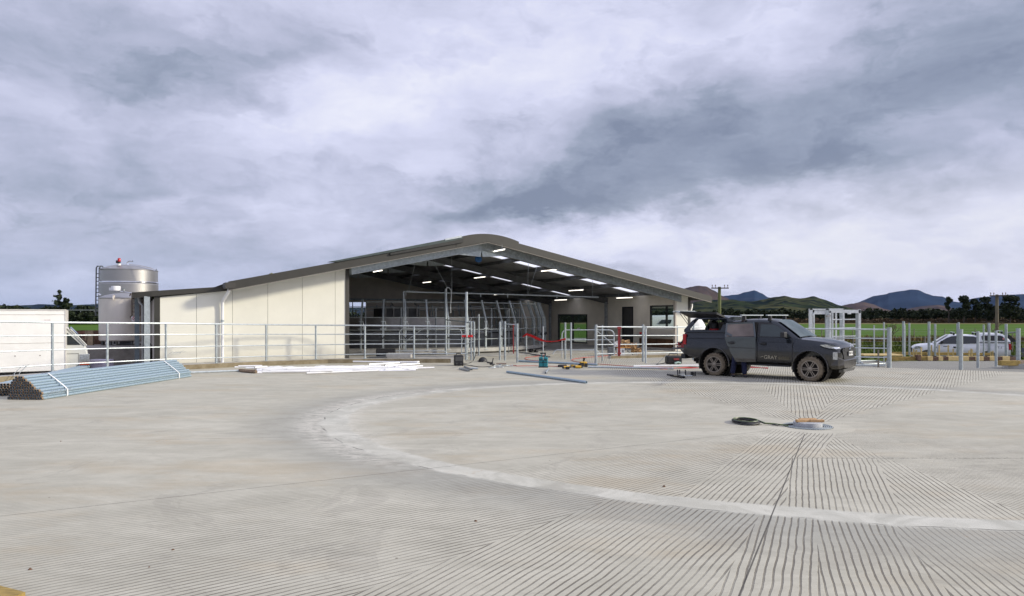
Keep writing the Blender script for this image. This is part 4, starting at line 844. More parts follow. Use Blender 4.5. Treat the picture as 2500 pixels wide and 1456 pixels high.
def loft(mb, secs, capa=True, capb=True):
    """secs: [(x, [(y,z)...half profile from bottom centre to top centre])]"""
    n = None; rings = []
    for x, h in secs:
        full = [(x, -y, z) for y, z in h]+[(x, y, z) for y, z in reversed(h) if y > 1e-6]
        rings.append(full); n = len(full)
    vs = [p for r_ in rings for p in r_]; fs = []
    for i in range(len(rings)-1):
        for k in range(n): fs.append((i*n+k, i*n+(k+1) % n, (i+1)*n+(k+1) % n, (i+1)*n+k))
    if capa: fs.append(tuple(range(n)))
    if capb: fs.append(tuple((len(rings)-1)*n+k for k in reversed(range(n))))
    mb.add(vs, fs); return mb
def interp(tab, x):
    if x <= tab[0][0]: return tab[0][1:]
    for a, b_ in zip(tab[:-1], tab[1:]):
        if a[0] <= x <= b_[0]:
            k = (x-a[0])/(b_[0]-a[0]); return tuple(p+(q_-p)*k for p, q_ in zip(a[1:], b_[1:]))
    return tab[-1][1:]
def make_wheel(parent, x, y, side):
    w = MB(); prof = [(.25, -.12), (.325, -.125), (.356, -.10), (.366, -.05), (.366, .05), (.356, .10), (.325, .125), (.25, .12)]
    w.lathe(prof, 36, axis='Y', cap=False); n_ = 44
    for k in range(n_):
        a = 2*PI*k/n_; w.box((.366*math.cos(a), .055 if k % 2 else -.055, .366*math.sin(a)), (.022, .10, .03), ry=-a)
    wh = w.build('wheel', DUSTY, parent, smooth=True); wh.location = (x, y, .366)
    r_ = MB(); s = side
    r_.lathe([(.262, s*.115), (.262, s*.13), (.238, s*.13), (.225, s*.10)], 36, axis='Y', cap=False)
    for k in range(6):
        for e in (-1, 1):
            a = 2*PI*k/6+e*.20; r_.box((.142*math.cos(a-e*.03), s*.108, .142*math.sin(a-e*.03)), (.21, .03, .022), ry=-a+e*.16)
    r_.lathe([(.065, s*.09), (.065, s*.125), (.045, s*.135), (.001, s*.135)], 20, axis='Y', cap=False); r_.build('rim', RIMM, wh, smooth=True)
    r_ = MB(); r_.lathe([(.258, s*.05), (.001, s*.05)], 28, axis='Y', cap=False); r_.build('rim_well', RIMD, wh)
    return wh
ZT = [(-2.60, 1.385), (-1.15, 1.40), (-1.08, 1.30), (.90, 1.27), (1.10, 1.26), (1.5, 1.225), (1.95, 1.175), (2.22, 1.115), (2.34, 1.05), (2.42, .97)]
WD = [(-2.60, .86), (-2.45, .895), (-.9, .91), (1.0, .91), (1.7, .915), (2.05, .895), (2.25, .83), (2.36, .72), (2.42, .60)]
ZBt = [(-2.60, .62), (-2.3, .56), (-1.9, .50), (1.9, .46), (2.2, .42), (2.42, .44)]
CR = [(-2.6, 0.0), (.9, .0), (1.2, .05), (2.0, .055), (2.42, .03)]
def body_mesh(name, paint, parent, upto=None):
    secs = []
    xs = [-2.60, -2.52, -2.4, -2.2, -2.0, -1.8, -1.5, -1.2, -1.12, -1.05, -.8, -.4, 0, .4, .8, .98, 1.1, 1.3, 1.5, 1.7, 1.9, 2.05, 2.18, 2.28, 2.35, 2.42]
    for x in xs:
        zt = interp(ZT, x)[0]; w = interp(WD, x)[0]; zb_ = interp(ZBt, x)[0]; cr = interp(CR, x)[0]
        hood = x > 1.05; fl = .025*max(math.exp(-((x-1.5)/.42)**2), math.exp(-((x+1.5)/.42)**2)) # wheel-arch swell
        sh = zt-.13
        if x > 1.75: x = 1.75+(x-1.75)*.82
        secs.append((x, [(0, zb_), (w-.10, zb_), (w-.03, zb_+.05), (w+fl*.9, zb_+.20), (w+fl, .86), (w-.010+fl*.5, sh-.06), (w-.040, sh), (w-.065, zt-.05), (w-.10 if hood else w-.07, zt-.012), ((w-.30) if hood else w-.2, zt+cr*.55), (0, zt+cr)]))
    mb = MB(); loft(mb, secs); o = mb.build(name, paint, parent)
    return o
def cylinder_cutter(x, z, r, y0, y1, n=40):
    mb = MB(); mb.lathe([(r, y0), (r, y1)], n, c=(x, 0, z), axis='Y'); return mb.build('cutter', TRIM, loc=(0, 0, 0))
def finish(o, sharp=32):
    me = o.data; bm = bmesh.new(); bm.from_mesh(me); bmesh.ops.remove_doubles(bm, verts=bm.verts, dist=.0005); bmesh.ops.recalc_face_normals(bm, faces=bm.faces); bm.to_mesh(me); bm.free()
    for p in me.polygons: p.use_smooth = True
    me.set_sharp_from_angle(angle=R(sharp))
def strip(pts, w, y, th=.006):   # thin line on the flank: polygon band following pts in x,z
    mb = MB()
    for (x0, z0), (x1, z1) in zip(pts[:-1], pts[1:]):
        d = Vector((x1-x0, 0, z1-z0)).normalized(); n_ = Vector((-d.z, 0, d.x))*w/2
        mb.prism([Vector((x0, y, z0))-n_, Vector((x1, y, z1))-n_, Vector((x1, y, z1))+n_, Vector((x0, y, z0))+n_], (0, -th if y < 0 else th, 0))
    return mb
def pickup(name, label, cat_group, loc, rz, paint, openup, glass, rack=True):
    T = thing(name, label, 'pickup truck', loc, rz, cat_group)
    body = body_mesh('body', paint, T)
    cuts = [cylinder_cutter(x, .40, .50, y0, y1) for x in (1.5, -1.5) for y0, y1 in ((-1.2, -.52), (.52, 1.2))]
    body.parent = None; cut(body, cuts); body.parent = T; finish(body)
    for x in (1.5, -1.5):
        for s in (-1, 1):
            make_wheel(T, x, s*.80, s)
            mb = MB(); pts = []   # arch lip
            for k in range(17):
                a = R(-8)+R(196)*k/16; pts.append((x+.512*math.cos(a), s*(.925), .40+.512*math.sin(a)))
            mb.tube(pts, .022, 6); mb.build('arch_lip', DPAINT if paint is DPAINT else paint, T, smooth=True)
            mb = MB(); mb.lathe([(.495, s*.50), (.495, s*.90)], 28, c=(x, 0, .40), axis='Y', cap=False); mb.lathe([(.495, s*.50), (.01, s*.50)], 28, c=(x, 0, .40), axis='Y', cap=False); mb.build('arch_liner', RIMD, T)
    # axles, chassis
    mb = MB(); mb.span(-2.4, 2.1, -.55, -.42, .40, .52); mb.span(-2.4, 2.1, .42, .55, .40, .52); mb.tube([(-1.5, -.7, .38), (-1.5, .7, .38)], .05, 8); mb.tube([(1.5, -.7, .36), (1.5, .7, .36)], .05, 8); mb.lathe([(.02, -.12), (.13, -.05), (.13, .05), (.02, .12)], 10, c=(-1.5, 0, .38), axis='X'); mb.span(1.5, 2.15, -.45, .45, .30, .40); mb.span(-2.5, -2.0, -.2, .2, .32, .5); mb.build('chassis', RIMD, T)
    # cab greenhouse
    gh = [(-1.10, 1.29, 1.32, .80, .78), (-1.06, 1.29, 1.70, .82, .73), (-.98, 1.29, 1.775, .84, .70), (-.6, 1.28, 1.815, .85, .68), (-.1, 1.27, 1.83, .85, .68), (.25, 1.27, 1.815, .85, .675), (.42, 1.265, 1.775, .85, .67), (.62, 1.262, 1.645, .85, .695), (.82, 1.26, 1.505, .85, .73), (1.0, 1.26, 1.375, .84, .765), (1.14, 1.25, 1.27, .83, .80)]
    secs = [(x, [(0, z0-.1), (wb, z0-.1), (wb, z0), (wt+(wb-wt)*.1, z1-.05 if z1-z0 > .15 else z0+(z1-z0)*.6), (wt-.05, z1-.008 if z1-z0 > .1 else z1-.002), (wt-.3, z1+.012), (0, z1+.02)]) for x, z0, z1, wb, wt in gh]
    mb = MB(); loft(mb, secs); cab = mb.build('cab', paint, T, smooth=True, sharp=45)
    # windscreen glass: lies just over the cab's front slope
    mb = MB(); g_ = []
    for x, z0, z1, wb, wt in gh[6:11]: g_.append((x, z1+.022, wt))
    rows = []
    for i, (x, z, w) in enumerate(g_):
        ww = w-.075; z2 = z+(.0 if i else -.004); rows.append([(x+.03, -ww, z2-.010+.02), (x+.03, -ww*.55, z2+.024), (x+.03, 0, z2+.034), (x+.03, ww*.55, z2+.024), (x+.03, ww, z2-.010+.02)])
    vs = [p for r_ in rows[:5] for p in r_]; fs = [(i*5+k, i*5+k+1, (i+1)*5+k+1, (i+1)*5+k) for i in range(len(rows)-1) for k in range(4)]
    mb.add(vs, fs); mb.build('windscreen', mat('windscreen_glass', (.10, .135, .13), .05, .35, .3, 3, spec=.9), T, smooth=True)
    for s in (-1, 1):     # cab side glass, leaning with the pillars
        def P(x, z, o=.006): k = (z-1.27)/(1.80-1.27); return Vector((x, s*(.855-.155*k+o), z))
        front = [P(-.02, 1.30), P(.93, 1.30), P(.72, 1.47), P(.50, 1.62), P(.28, 1.705), P(-.02, 1.735)]
        rear = [P(-.92, 1.34), P(-.12, 1.30), P(-.12, 1.735), P(-.80, 1.71), P(-.97, 1.66)]
        for nm, q_ in (('front_side_window', front), ('rear_side_window', rear)):
            if openup and s < 0 and nm.startswith('rear'): continue
            cg = sum(q_, Vector())/len(q_); mb = MB(); mb.prism([cg+Vector(((p-cg).x*1.07, (p-cg).y-s*.003, (p-cg).z*1.10)) for p in q_], (0, s*.006, 0)); seal = mb.build('window_seal', BLACKP, T)
            mb = MB(); mb.prism([p+Vector((0, s*.001, 0)) for p in q_], (0, s*.006, 0)); mb.build(nm, glass, T)
        mb = MB(); mb.prism([P(-.11, 1.28, .008), P(-.03, 1.28, .008), P(-.03, 1.745, .008), P(-.11, 1.745, .008)], (0, s*.004, 0)); mb.build('pillar_trim', BLACKP, T)
        gaps = [strip([(-.08, .56), (-.08, 1.26)], .012, s*.917), strip([(1.00, 1.24), (.985, .60), (.90, .53), (-.08, .53)], .012, s*.921), strip([(-2.56, 1.392), (-1.1, 1.402)], .012, s*.878)]
        if not (openup and s < 0): gaps.append(strip([(-1.06, 1.30), (-1.02, .98), (-.80, .60), (-.72, .53), (-.08, .53)], .012, s*.921))
        for gp in gaps: gp.build('panel_gap', BLACKP, T)
        mb = MB(); mb.box((.10, s*.935, 1.08), (.20, .03, .035)); mb.box((.14, s*.925, 1.08), (.12, .012, .09)); mb.build('door_handle', TRIM, T, bevel=.008)
        # mirror
        mb = MB(); mb.box((.78, s*1.03, 1.37), (.13, .24, .17)); mb.box((.80, s*.92, 1.29), (.07, .14, .05)); mb.build('wing_mirror', TRIM, T, bevel=.035)
        mb = strip([(-2.50, 1.20), (-1.12, 1.215)], .010, s*.912, .004); mb.build('crease', mat('shadow_crease', (.012, .013, .016), .5) if openup else mat('grey_crease', (.4, .4, .42), .5), T)
        mb = strip([(-.06, 1.16), (.98, 1.15)], .008, s*.922, .004); mb.build('crease', mat('shadow_crease', (.012, .013, .016), .5) if openup else mat('grey_crease', (.4, .4, .42), .5), T)
        # side step
        mb = MB(); mb.span(-.92, .92, s*.80, s*.93, .40, .445); mb.build('side_step', TRIM, T, bevel=.01)
        # lamps
        mb = MB(); y_ = lambda x: interp(WD, 1.75+max(0, x-.115-1.75)/.82)[0]+.03
        pts = [(1.88, 1.035), (2.05, 1.06), (2.19, 1.05), (2.31, .985), (2.37, .945), (2.30, .925), (2.15, .945), (1.98, .985)]
        mb.prism([Vector((x, s*(y_(x)-.035-(.10 if x > 2.3 else 0)), z)) for x, z in pts], (.03, s*.06, 0)); hl = mb.build('headlight', LAMPG, T)
        mb = MB(); mb.box((2.28, s*.805, .745), (.13, .06, .22), rz=s*-.62); fl_ = mb.build('fog_lamp', LAMPG, T, bevel=.01)
        mb = MB(); mb.span(-2.62, -2.50, s*.80, s*.905, .98, 1.33); mb.build('tail_lamp', REDL, T, bevel=.015)
        mb = MB(); mb.span(1.50-.50, 1.50-.475, s*.70, s*.93, .25, .52); mb.span(-1.5-.52, -1.5-.50, s*.68, s*.92, .20, .58); mb.build('mud_flap', RUBBER, T)
    # nose: grille, bumper, skid plate
    mb = MB(); loft(mb, [(2.18, [(0, .33), (.80, .36), (.90, .46), (.90, .72), (0, .72)]), (2.36, [(0, .33), (.70, .36), (.80, .46), (.78, .70), (0, .70)]), (2.47, [(0, .36), (.52, .40), (.60, .48), (.58, .62), (0, .62)])]); mb.build('front_bumper', paint, T, bevel=.012)
    mb = MB(); mb.prism([(2.425, -.52, .98), (2.425, .52, .98), (2.425, .62, .90), (2.425, .46, .62), (2.425, -.46, .62), (2.425, -.62, .90)], (.012, 0, 0)); gr = mb.build('grille', BLACKP, T)
    mb = MB(); mb.box((2.43, 0, .955), (.05, .98, .035)); mb.box((2.43, 0, .895), (.045, 1.04, .03)); 
    for k in range(5): mb.box((2.435, 0, .78-.035*k), (.02, .9-.02*k, .010))
    mb.build('grille_bar', TRIM, gr, bevel=.008)
    mb = MB(); mb.prism([(2.32, -.58, .33), (2.32, .58, .33), (2.30, .5, .24), (2.30, -.5, .24)], (.13, 0, .03)); mb.build('skid_plate', mat('grey_skid_plate', (.14, .14, .14), .5, .4), T)
    if openup:   # three diamond badge and plate
        mb = MB()
        for an in (90, 210, 330):
            a = R(an); u_ = Vector((0, math.cos(a), math.sin(a))); v_ = Vector((0, -math.sin(a), math.cos(a))); c_ = Vector((2.465, 0, .955))
            mb.prism([c_, c_+u_*.045+v_*.026, c_+u_*.09, c_+u_*.045-v_*.026], (.015, 0, 0))
        mb.build('badge', CHROME, T)
    mb = MB(); mb.box((2.475, .02, .80), (.012, .36, .125)); pl_ = mb.build('number_plate', mat('plate_white', (.75, .75, .73), .4), T)
    if openup:
        tx = text_mesh('plate_letters', 'MHF757', .105, BLACKP, pl_, .001); tx.rotation_euler = (R(90), 0, R(90)); tx.location = (2.483, .02, .80)
    for o_ in T.children:
        if o_.name.split('.')[0] in ('front_bumper', 'grille', 'skid_plate', 'badge', 'number_plate', 'fog_lamp', 'headlight'): o_.location.x -= .115; o_.location.z += .05 if o_.name.startswith('head') else .03
    # rear bumper
    mb = MB(); mb.span(-2.74, -2.58, -.80, .80, .50, .66); mb.build('rear_bumper', TRIM, T, bevel=.02)
    # wipers
    mb = MB(); mb.tube([(1.17, .5, 1.285), (1.08, .05, 1.335)], .010, 5); mb.tube([(1.17, -.15, 1.30), (1.08, -.6, 1.325)], .010, 5); mb.build('wipers', BLACKP, T)
    # canopy shell over the tray: hollow
    def cs(x, top, ins=0.0, lift=0.0):
        wb, wt = .875-ins, .72-ins; z0 = 1.395+lift
        h_ = top-ins-z0; k = max(0, min(1, h_/.5)); wt = wb-(wb-wt)*k
        return (x, [(0, z0), (wb, z0), (wb-.006, z0+.16*h_), (wt+.02, z0+.80*h_), (wt-.03, z0+.95*h_), (wt-.25, z0+h_), (0, z0+h_+.012)])
    mb = MB(); loft(mb, [cs(-2.585, 1.50), cs(-2.50, 1.62), cs(-2.38, 1.78), cs(-2.26, 1.88), cs(-2.12, 1.915), cs(-1.6, 1.94), cs(-1.2, 1.925), cs(-1.10, 1.90)]); can = mb.build('canopy', paint, loc=(0, 0, 0))
    if openup:
        mb = MB(); loft(mb, [cs(-2.48, 1.60, .035, .03), cs(-2.36, 1.75, .035, .03), cs(-2.2, 1.88, .035, .03), cs(-1.6, 1.94, .035, .03), cs(-1.16, 1.915, .035, .03)]); inn = mb.build('cutter', TRIM, loc=(0, 0, 0))
        mb = MB(); mb.prism([(-2.40, -1.1, 1.47), (-1.30, -1.1, 1.47), (-1.20, -1.1, 1.78), (-2.14, -1.1, 1.82)], (0, 2.2, 0)); wc = mb.build('cutter', TRIM, loc=(0, 0, 0))
        mb = MB(); mb.prism([(-2.9, -.66, 1.46), (-2.9, .66, 1.46), (-2.9, .58, 1.85), (-2.9, -.58, 1.85)], (.8, 0, 0)); rc = mb.build('cutter', TRIM, loc=(0, 0, 0))
        cut(can, [inn, wc, rc])
    can.parent = T; finish(can, 40)
    mb = MB(); mb.box((-1.85, 0, 1.39), (1.46, 1.62, .02)); mb.build('canopy_floor', BLACKP, T)
    if openup:
        # far window glazed, gear inside, side and rear hatches raised
        mb = MB(); mb.prism([(-2.38, .84, 1.47), (-1.30, .84, 1.47), (-1.20, .74, 1.78), (-2.14, .74, 1.80)], (0, .006, 0)); mb.build('far_canopy_window', CGLASS, T)
        mb = MB(); mb.prism([(-2.42, -.775, 1.895), (-1.18, -.775, 1.895), (-1.24, -1.26, 2.02), (-2.50, -1.30, 2.06)], (0, 0, .03)); mb.prism([(-2.42, -.775, 1.865), (-1.18, -.775, 1.865), (-1.24, -1.26, 1.99), (-2.50, -1.30, 2.03)], (0, 0, .026)); mb.build('side_hatch', BLACKP, T)
        mb = MB(); mb.tube([(-2.36, -.80, 1.62), (-2.42, -1.20, 1.96)], .009, 5); mb.tube([(-1.28, -.80, 1.62), (-1.28, -1.15, 1.93)], .009, 5); mb.tube([(-2.5, -.62, 1.55), (-2.85, -.66, 2.02)], .011, 5); mb.tube([(-2.5, .62, 1.55), (-2.85, .66, 2.02)], .011, 5); mb.build('hatch_stay', BLACKP, T)
        mb = MB(); mb.prism([(-2.24, -.66, 1.93), (-2.24, .66, 1.93), (-3.02, .70, 2.07), (-3.02, -.70, 2.07)], (0, 0, .035)); rh = mb.build('rear_hatch', mat('grey_hatch_glass', (.30, .33, .36), .15, .2), T)
        mb = MB(); mb.span(-3.06, -3.0, -.72, .72, 2.055, 2.115); mb.tube([(-3.03, -.80, 2.08), (-3.03, -.70, 2.08)], .02, 6); mb.build('hatch_edge', GALVD, rh)
        # dark plate standing for the shaded door opening, and the opened rear door
        def Pd(x, z): k = max(0, (z-1.27)/.53); return Vector((x, -(.914-.21*k), z))
        mb = MB(); mb.prism([Pd(-.12, .52), Pd(-.12, 1.27), Pd(-.12, 1.74), Pd(-.98, 1.72), Pd(-1.09, 1.30), Pd(-1.02, .95), Pd(-.74, .52)][:2]+[Pd(-1.09, 1.27), Pd(-1.02, .95), Pd(-.74, .52)], (0, -.004, 0)); mb.prism([Pd(-.12, 1.275), Pd(-.12, 1.74), Pd(-.98, 1.74), Pd(-1.08, 1.275)], (0, -.01, 0)); mb.build('dark_opening_plate', RIMD, T)
        D = bpy.data.objects.new('rear_door', None)
        outline = [(-.0, .50), (-.60, .50), (-.76, .78), (-.88, 1.05), (-.94, 1.285), (0, 1.285)]
        mb = MB(); mb.prism([(x, -.022, z) for x, z in outline], (0, .05, 0)); dr_ = mb.build('rear_door', DPAINT_SHEEN, T, bevel=.012)
        dr_.location = (-.125, -.905, 0); dr_.rotation_euler = (0, 0, R(37))
        up_ = [(0, 1.285), (-1.0, 1.285), (-.90, 1.70), (-.05, 1.745)]
        lean = lambda z: .17*(z-1.285)/.46
        fr = MB(); 
        def bar(p, q_, w):
            a = Vector((p[0], -.016+lean(p[1]), p[1])); b_ = Vector((q_[0], -.016+lean(q_[1]), q_[1])); d = (b_-a).normalized(); n_ = Vector((-d.z, 0, d.x))*w
            fr.prism([a, b_, b_+n_, a+n_], (0, .04, 0))
        bar((0, 1.285), (0, 1.745), .05); bar((-.0, 1.745), (-.86, 1.71), .045); bar((-.86, 1.71), (-.94, 1.285), .05); bar((-.92, 1.38), (-.74, 1.286), .07)
        fr.build('window_frame', DPAINT_SHEEN, dr_)
        mb = MB(); mb.prism([(-.03, lean(1.30), 1.30), (-.90, lean(1.30), 1.29), (-.83, lean(1.70), 1.69), (-.04, lean(1.72), 1.72)], (0, .008, 0)); mb.build('door_window', mat('brown_tinted_glass', (.17, .14, .125), .14, .55, .3, 1.2), dr_)
        mb = MB(); mb.box((-.74, -.045, 1.10), (.20, .03, .035)); mb.box((-.72, -.032, 1.10), (.12, .012, .09)); mb.build('door_handle', BLACKP, dr_, bevel=.008)
        mb = MB(); mb.prism([(-.02, -.030, .92), (-.86, -.030, .955), (-.865, -.030, .97), (-.02, -.030, .935)], (0, .004, 0)); mb.build('crease', mat('shadow_crease', (.012, .013, .016), .5), dr_)
        mb = MB(); mb.prism([(-.02, -.028, .52), (-.58, -.028, .52), (-.64, -.028, .62), (-.02, -.028, .60)], (0, .004, 0)); mb.build('lower_cladding', mat('dusty_cladding', (.085, .075, .058), .7, 0, .3, 6), dr_)
        # lettering on the front door
        LET = mat('cream_lettering', (.42, .38, .28), .6)
        tx = text_mesh('lettering', 'GRAY', .155, LET, T, .001); tx.rotation_euler = (R(90), 0, 0); tx.location = (.34, -.926, .665); tx.scale = (1, 1, 1)
        mb = MB(); mb.prism([(.02, -.925, .655), (.08, -.925, .69), (.15, -.925, .70), (.08, -.925, .675)], (0, -.003, 0)); mb.build('swoosh_mark', LET, T)
        mb = MB()
        for k in range(12): mb.box((.59+.028*k, -.926, .655+.004*((k*7) % 3)), (.012+.005*(k % 2), .003, .075+.02*((k*5) % 3)/2))
        mb.build('faint_lettering', mat('faint_dusty_lettering', (.155, .135, .09), .8), T)
    else:
        for s in (-1, 1):
            mb = MB(); q_ = [(-2.33, 1.50), (-1.30, 1.50), (-1.22, 1.56), (-1.20, 1.74), (-1.28, 1.80), (-2.10, 1.80), (-2.22, 1.76), (-2.36, 1.56)]
            mb.prism([(x, s*(.893-.125*(z-1.48)/.36), z) for x, z in q_], (0, s*.006, 0)); mb.build('canopy_window', BLACKP, T)
            mb = MB(); mb.box((-2.25, s*.885, 1.62), (.09, .006, .11)); mb.build('sticker', mat('pink_sticker', (.6, .25, .27)), T)
            tx = text_mesh('lettering', 'CT-1', .17, BLACKP, T, .001); tx.rotation_euler = (R(90), 0, PI if s > 0 else 0); tx.location = (-2.02, s*.905, 1.10)
            mb = MB(); mb.box((.55, s*.924, 1.13), (.30, .004, .03)); mb.build('door_badge', BLACKP, T)
            mb = MB(); mb.prism([(1.02, s*.926, 1.10), (1.14, s*.926, 1.12), (1.12, s*.926, .98), (1.06, s*.926, .97)], (0, s*.006, 0)); mb.build('fender_vent', BLACKP, T)
            mb = MB(); mb.box((-1.85, s*.90, 1.40), (1.5, .01, .03)); mb.build('canopy_seam', BLACKP, T)
        mb = MB(); mb.prism([(-2.42, -.66, 1.90), (-2.42, .66, 1.90), (-2.95, .70, 1.97), (-2.95, -.70, 1.97)], (0, 0, .03)); mb.prism([(-2.52, -.68, 1.88), (-2.95, -.68, 1.46), (-2.60, -.68, 1.42)], (0, 1.36, 0)); mb.build('rear_hatch', BLACKP, T)
    if rack:
        for x in ((.20, -.62) if openup else (.15, -.95, -2.2)):
            zr = 1.82 if x > -1 else 1.92
            mb = MB(); mb.span(x-.035, x+.035, -.86, .86, zr+.12, zr+.15); rb = mb.build('roof_bar', GALVW, T, bevel=.008)
            for s in (-1, 1):
                mb = MB(); mb.prism([(x-.05, s*.56, zr-.01), (x+.05, s*.56, zr-.01), (x+.05, s*.66, zr-.03), (x-.05, s*.66, zr-.03)], (0, 0, .135)); mb.build('bar_foot', BLACKP, rb, bevel=.01)
    return T
hd = math.atan2(-.67, .742)
pickup('pickup_truck', 'dusty dark grey double cab pickup with raised canopy hatches and an open rear door', None, (8.26, 21.77, 0), hd, DPAINT, True, mat('green_tinted_side_glass', (.035, .05, .052), .08, .3, .2, 2, spec=.9))
pickup('pickup_truck', 'white pickup with black canopy windows parked behind the timber formwork', None, (26.75, 41.2, -1.0), PI-R(27), WPAINT, False, DGLASS)
# gear in the dark pickup's canopy and on its tailgate
M_ = Matrix.Translation((8.26, 21.77, 0)) @ Matrix.Rotation(hd, 4, 'Z')
def TP(x, y, z): return tuple(M_ @ Vector((x, y, z)))
g_ = thing('black_tub', 'black round tub with a red rim inside the open canopy of the dark pickup', 'tub', TP(-1.80, -.25, 1.40), hd)
mb = MB(); mb.lathe([(.13, 0), (.15, .05), (.16, .25), (.12, .33), (.001, .35)], 18); mb.build('body', BLACKP, g_, smooth=True); mb = MB(); mb.lathe([(.152, .03), (.172, .05), (.172, .10), (.155, .11)], 18, cap=False); mb.build('red_rim', REDC, g_, smooth=True)
g_ = thing('tool_bag', 'dark cloth tool bag beside the tub inside the open canopy', 'bag', TP(-1.42, -.2, 1.40), hd); mb = MB(); mb.box((0, 0, .17), (.36, .4, .34)); mb.build('body', mat('dark_brown_cloth', (.05, .04, .035), .9), g_, bevel=.05); mb = MB(); mb.tube([(-.1, 0, .34), (-.05, 0, .42), (.05, 0, .42), (.1, 0, .34)], .012, 6); mb.build('handle', BLACKP, g_)
# tailgate let down, vice and grinder lying on it
vt = thing('bench_vice', 'red bench vice fixed to the lowered tailgate of the dark pickup', 'vice', TP(-2.82, -.50, .86), hd)
mb = MB(); mb.box((0, 0, .02), (.34, .20, .04)); mb.box((.02, 0, .10), (.14, .12, .14)); mb.box((-.13, 0, .12), (.06, .14, .14)); mb.tube([(-.28, 0, .10), (.16, 0, .10)], .018, 8); mb.tube([(-.28, -.10, .10), (-.28, .10, .10)], .010, 6); mb.build('body', REDP, vt, bevel=.008)
mb = MB(); mb.box((-.09, 0, .17), (.025, .16, .04)); mb.box((-.05, 0, .17), (.025, .16, .04)); mb.build('jaw', GALVD, vt)
gd = thing('angle_grinder', 'green and black power tool resting on the vice at the back of the dark pickup', 'power tool', TP(-2.76, -.55, 1.10), hd)
mb = MB(); mb.tube([(-.02, 0, 0), (.10, 0, .12)], .045, 10); mb.build('green_housing', GREENP, gd, smooth=True); mb = MB(); mb.tube([(-.10, 0, -.09), (-.02, 0, 0)], .035, 8); mb.lathe([(.06, -.02), (.06, .01)], 14, c=(.14, 0, .16)); mb.build('black_grip', BLACKP, gd, smooth=True)
lg = thing('tray_shelf', 'dark steel work shelf sticking out behind the dark pickup under the red vice', 'shelf', TP(-2.80, -.45, .80), hd); mb = MB(); mb.box((-.05, 0, .03), (.50, .62, .05)); mb.build('shelf_plate', DSTEEL, lg, bevel=.006); [MB().prism([(-.02, y_, .0), (.16, y_, .0), (.16, y_, -.18)], (0, .02, 0)).build('bracket', DSTEEL, lg) for y_ in (-.25, .25)]
# dark flat tray / trailer behind the white pickup
tr_ = thing('flat_trailer', 'dark grey steel tray trailer parked behind the white pickup', 'trailer', (30.9, 39.2, -1.0), -R(27))
mb = MB(); mb.span(-1.2, 1.5, -.9, .9, .72, .80); mb.span(-1.2, 1.5, -.9, -.86, .80, 1.05); mb.span(-1.2, 1.5, .86, .9, .80, 1.05); mb.span(1.46, 1.5, -.9, .9, .80, 1.05); mb.build('tray', mat('grey_blue_steel', (.09, .10, .12), .5, .3), tr_)
for s in (-1, 1):
    mb = MB(); mb.lathe([(.20, -.09), (.32, -.10), (.34, -.06), (.34, .06), (.32, .10), (.20, .09)], 24, axis='Y'); w_ = mb.build('wheel', RUBBER, tr_, smooth=True); w_.location = (.3, s*.75, .34)
mb = MB(); mb.tube([(-1.2, -.5, .62), (-2.2, 0, .5)], .04, 6); mb.tube([(-1.2, .5, .62), (-2.2, 0, .5)], .04, 6); mb.span(-1.2, 1.5, -.5, .5, .6, .72); mb.build('drawbar', DSTEEL, tr_)

# ================================================================ PERSON leaning into the truck behind the open door
def skin_obj(name, nodes, edges, m, parent, sub=2):
    me = bpy.data.meshes.new(name); me.from_pydata([n[:3] for n in nodes], edges, []); me.update(); o = bpy.data.objects.new(name, me); COL.objects.link(o)
    md = o.modifiers.new('skin', 'SKIN'); md.use_smooth_shade = True
    for i, n in enumerate(nodes):
        r_ = n[3]; me.skin_vertices[0].data[i].radius = (r_ if not isinstance(r_, tuple) else r_[0], r_ if not isinstance(r_, tuple) else r_[1])
        me.skin_vertices[0].data[i].use_root = (i == 0)
    sb = o.modifiers.new('sub', 'SUBSURF'); sb.levels = sub; sb.render_levels = sub
    bpy.context.view_layer.update(); evaluated(o); o.data.materials.clear(); o.data.materials.append(m); o.parent = parent
    for p in o.data.polygons: p.use_smooth = True
    return o
pr = thing('person', 'person in navy work trousers leaning into the dark pickup behind its open door', 'person', TP(-.63, -.97, 0), hd)
# local: x forward of truck, y towards truck (+)
pel = (0, .02, .95)
body = [(0, .02, .95, .15), (0, .06, 1.12, .14), (0, .17, 1.30, .17), (0, .25, 1.42, .12), (0, .30, 1.50, .055), (0, .35, 1.58, .085), (0, .38, 1.68, .10), (0, .38, 1.75, .06),
        (-.11, .02, .88, .095), (-.15, .0, .50, .060), (-.20, -.05, .12, .042), (-.20, .06, .04, .04), (.11, .02, .88, .095), (.14, .06, .50, .060), (.17, .02, .12, .042), (.17, .13, .04, .04),
        (-.19, .24, 1.40, .060), (-.27, .42, 1.22, .045), (-.20, .64, 1.15, .034), (-.19, .72, 1.14, .03), (.19, .24, 1.40, .060), (.28, .40, 1.20, .045), (.22, .62, 1.16, .034), (.21, .70, 1.15, .03)]
be = [(0, 1), (1, 2), (2, 3), (3, 4), (4, 5), (5, 6), (6, 7), (0, 8), (8, 9), (9, 10), (10, 11), (0, 12), (12, 13), (13, 14), (14, 15), (3, 16), (16, 17), (17, 18), (18, 19), (3, 20), (20, 21), (21, 22), (22, 23)]
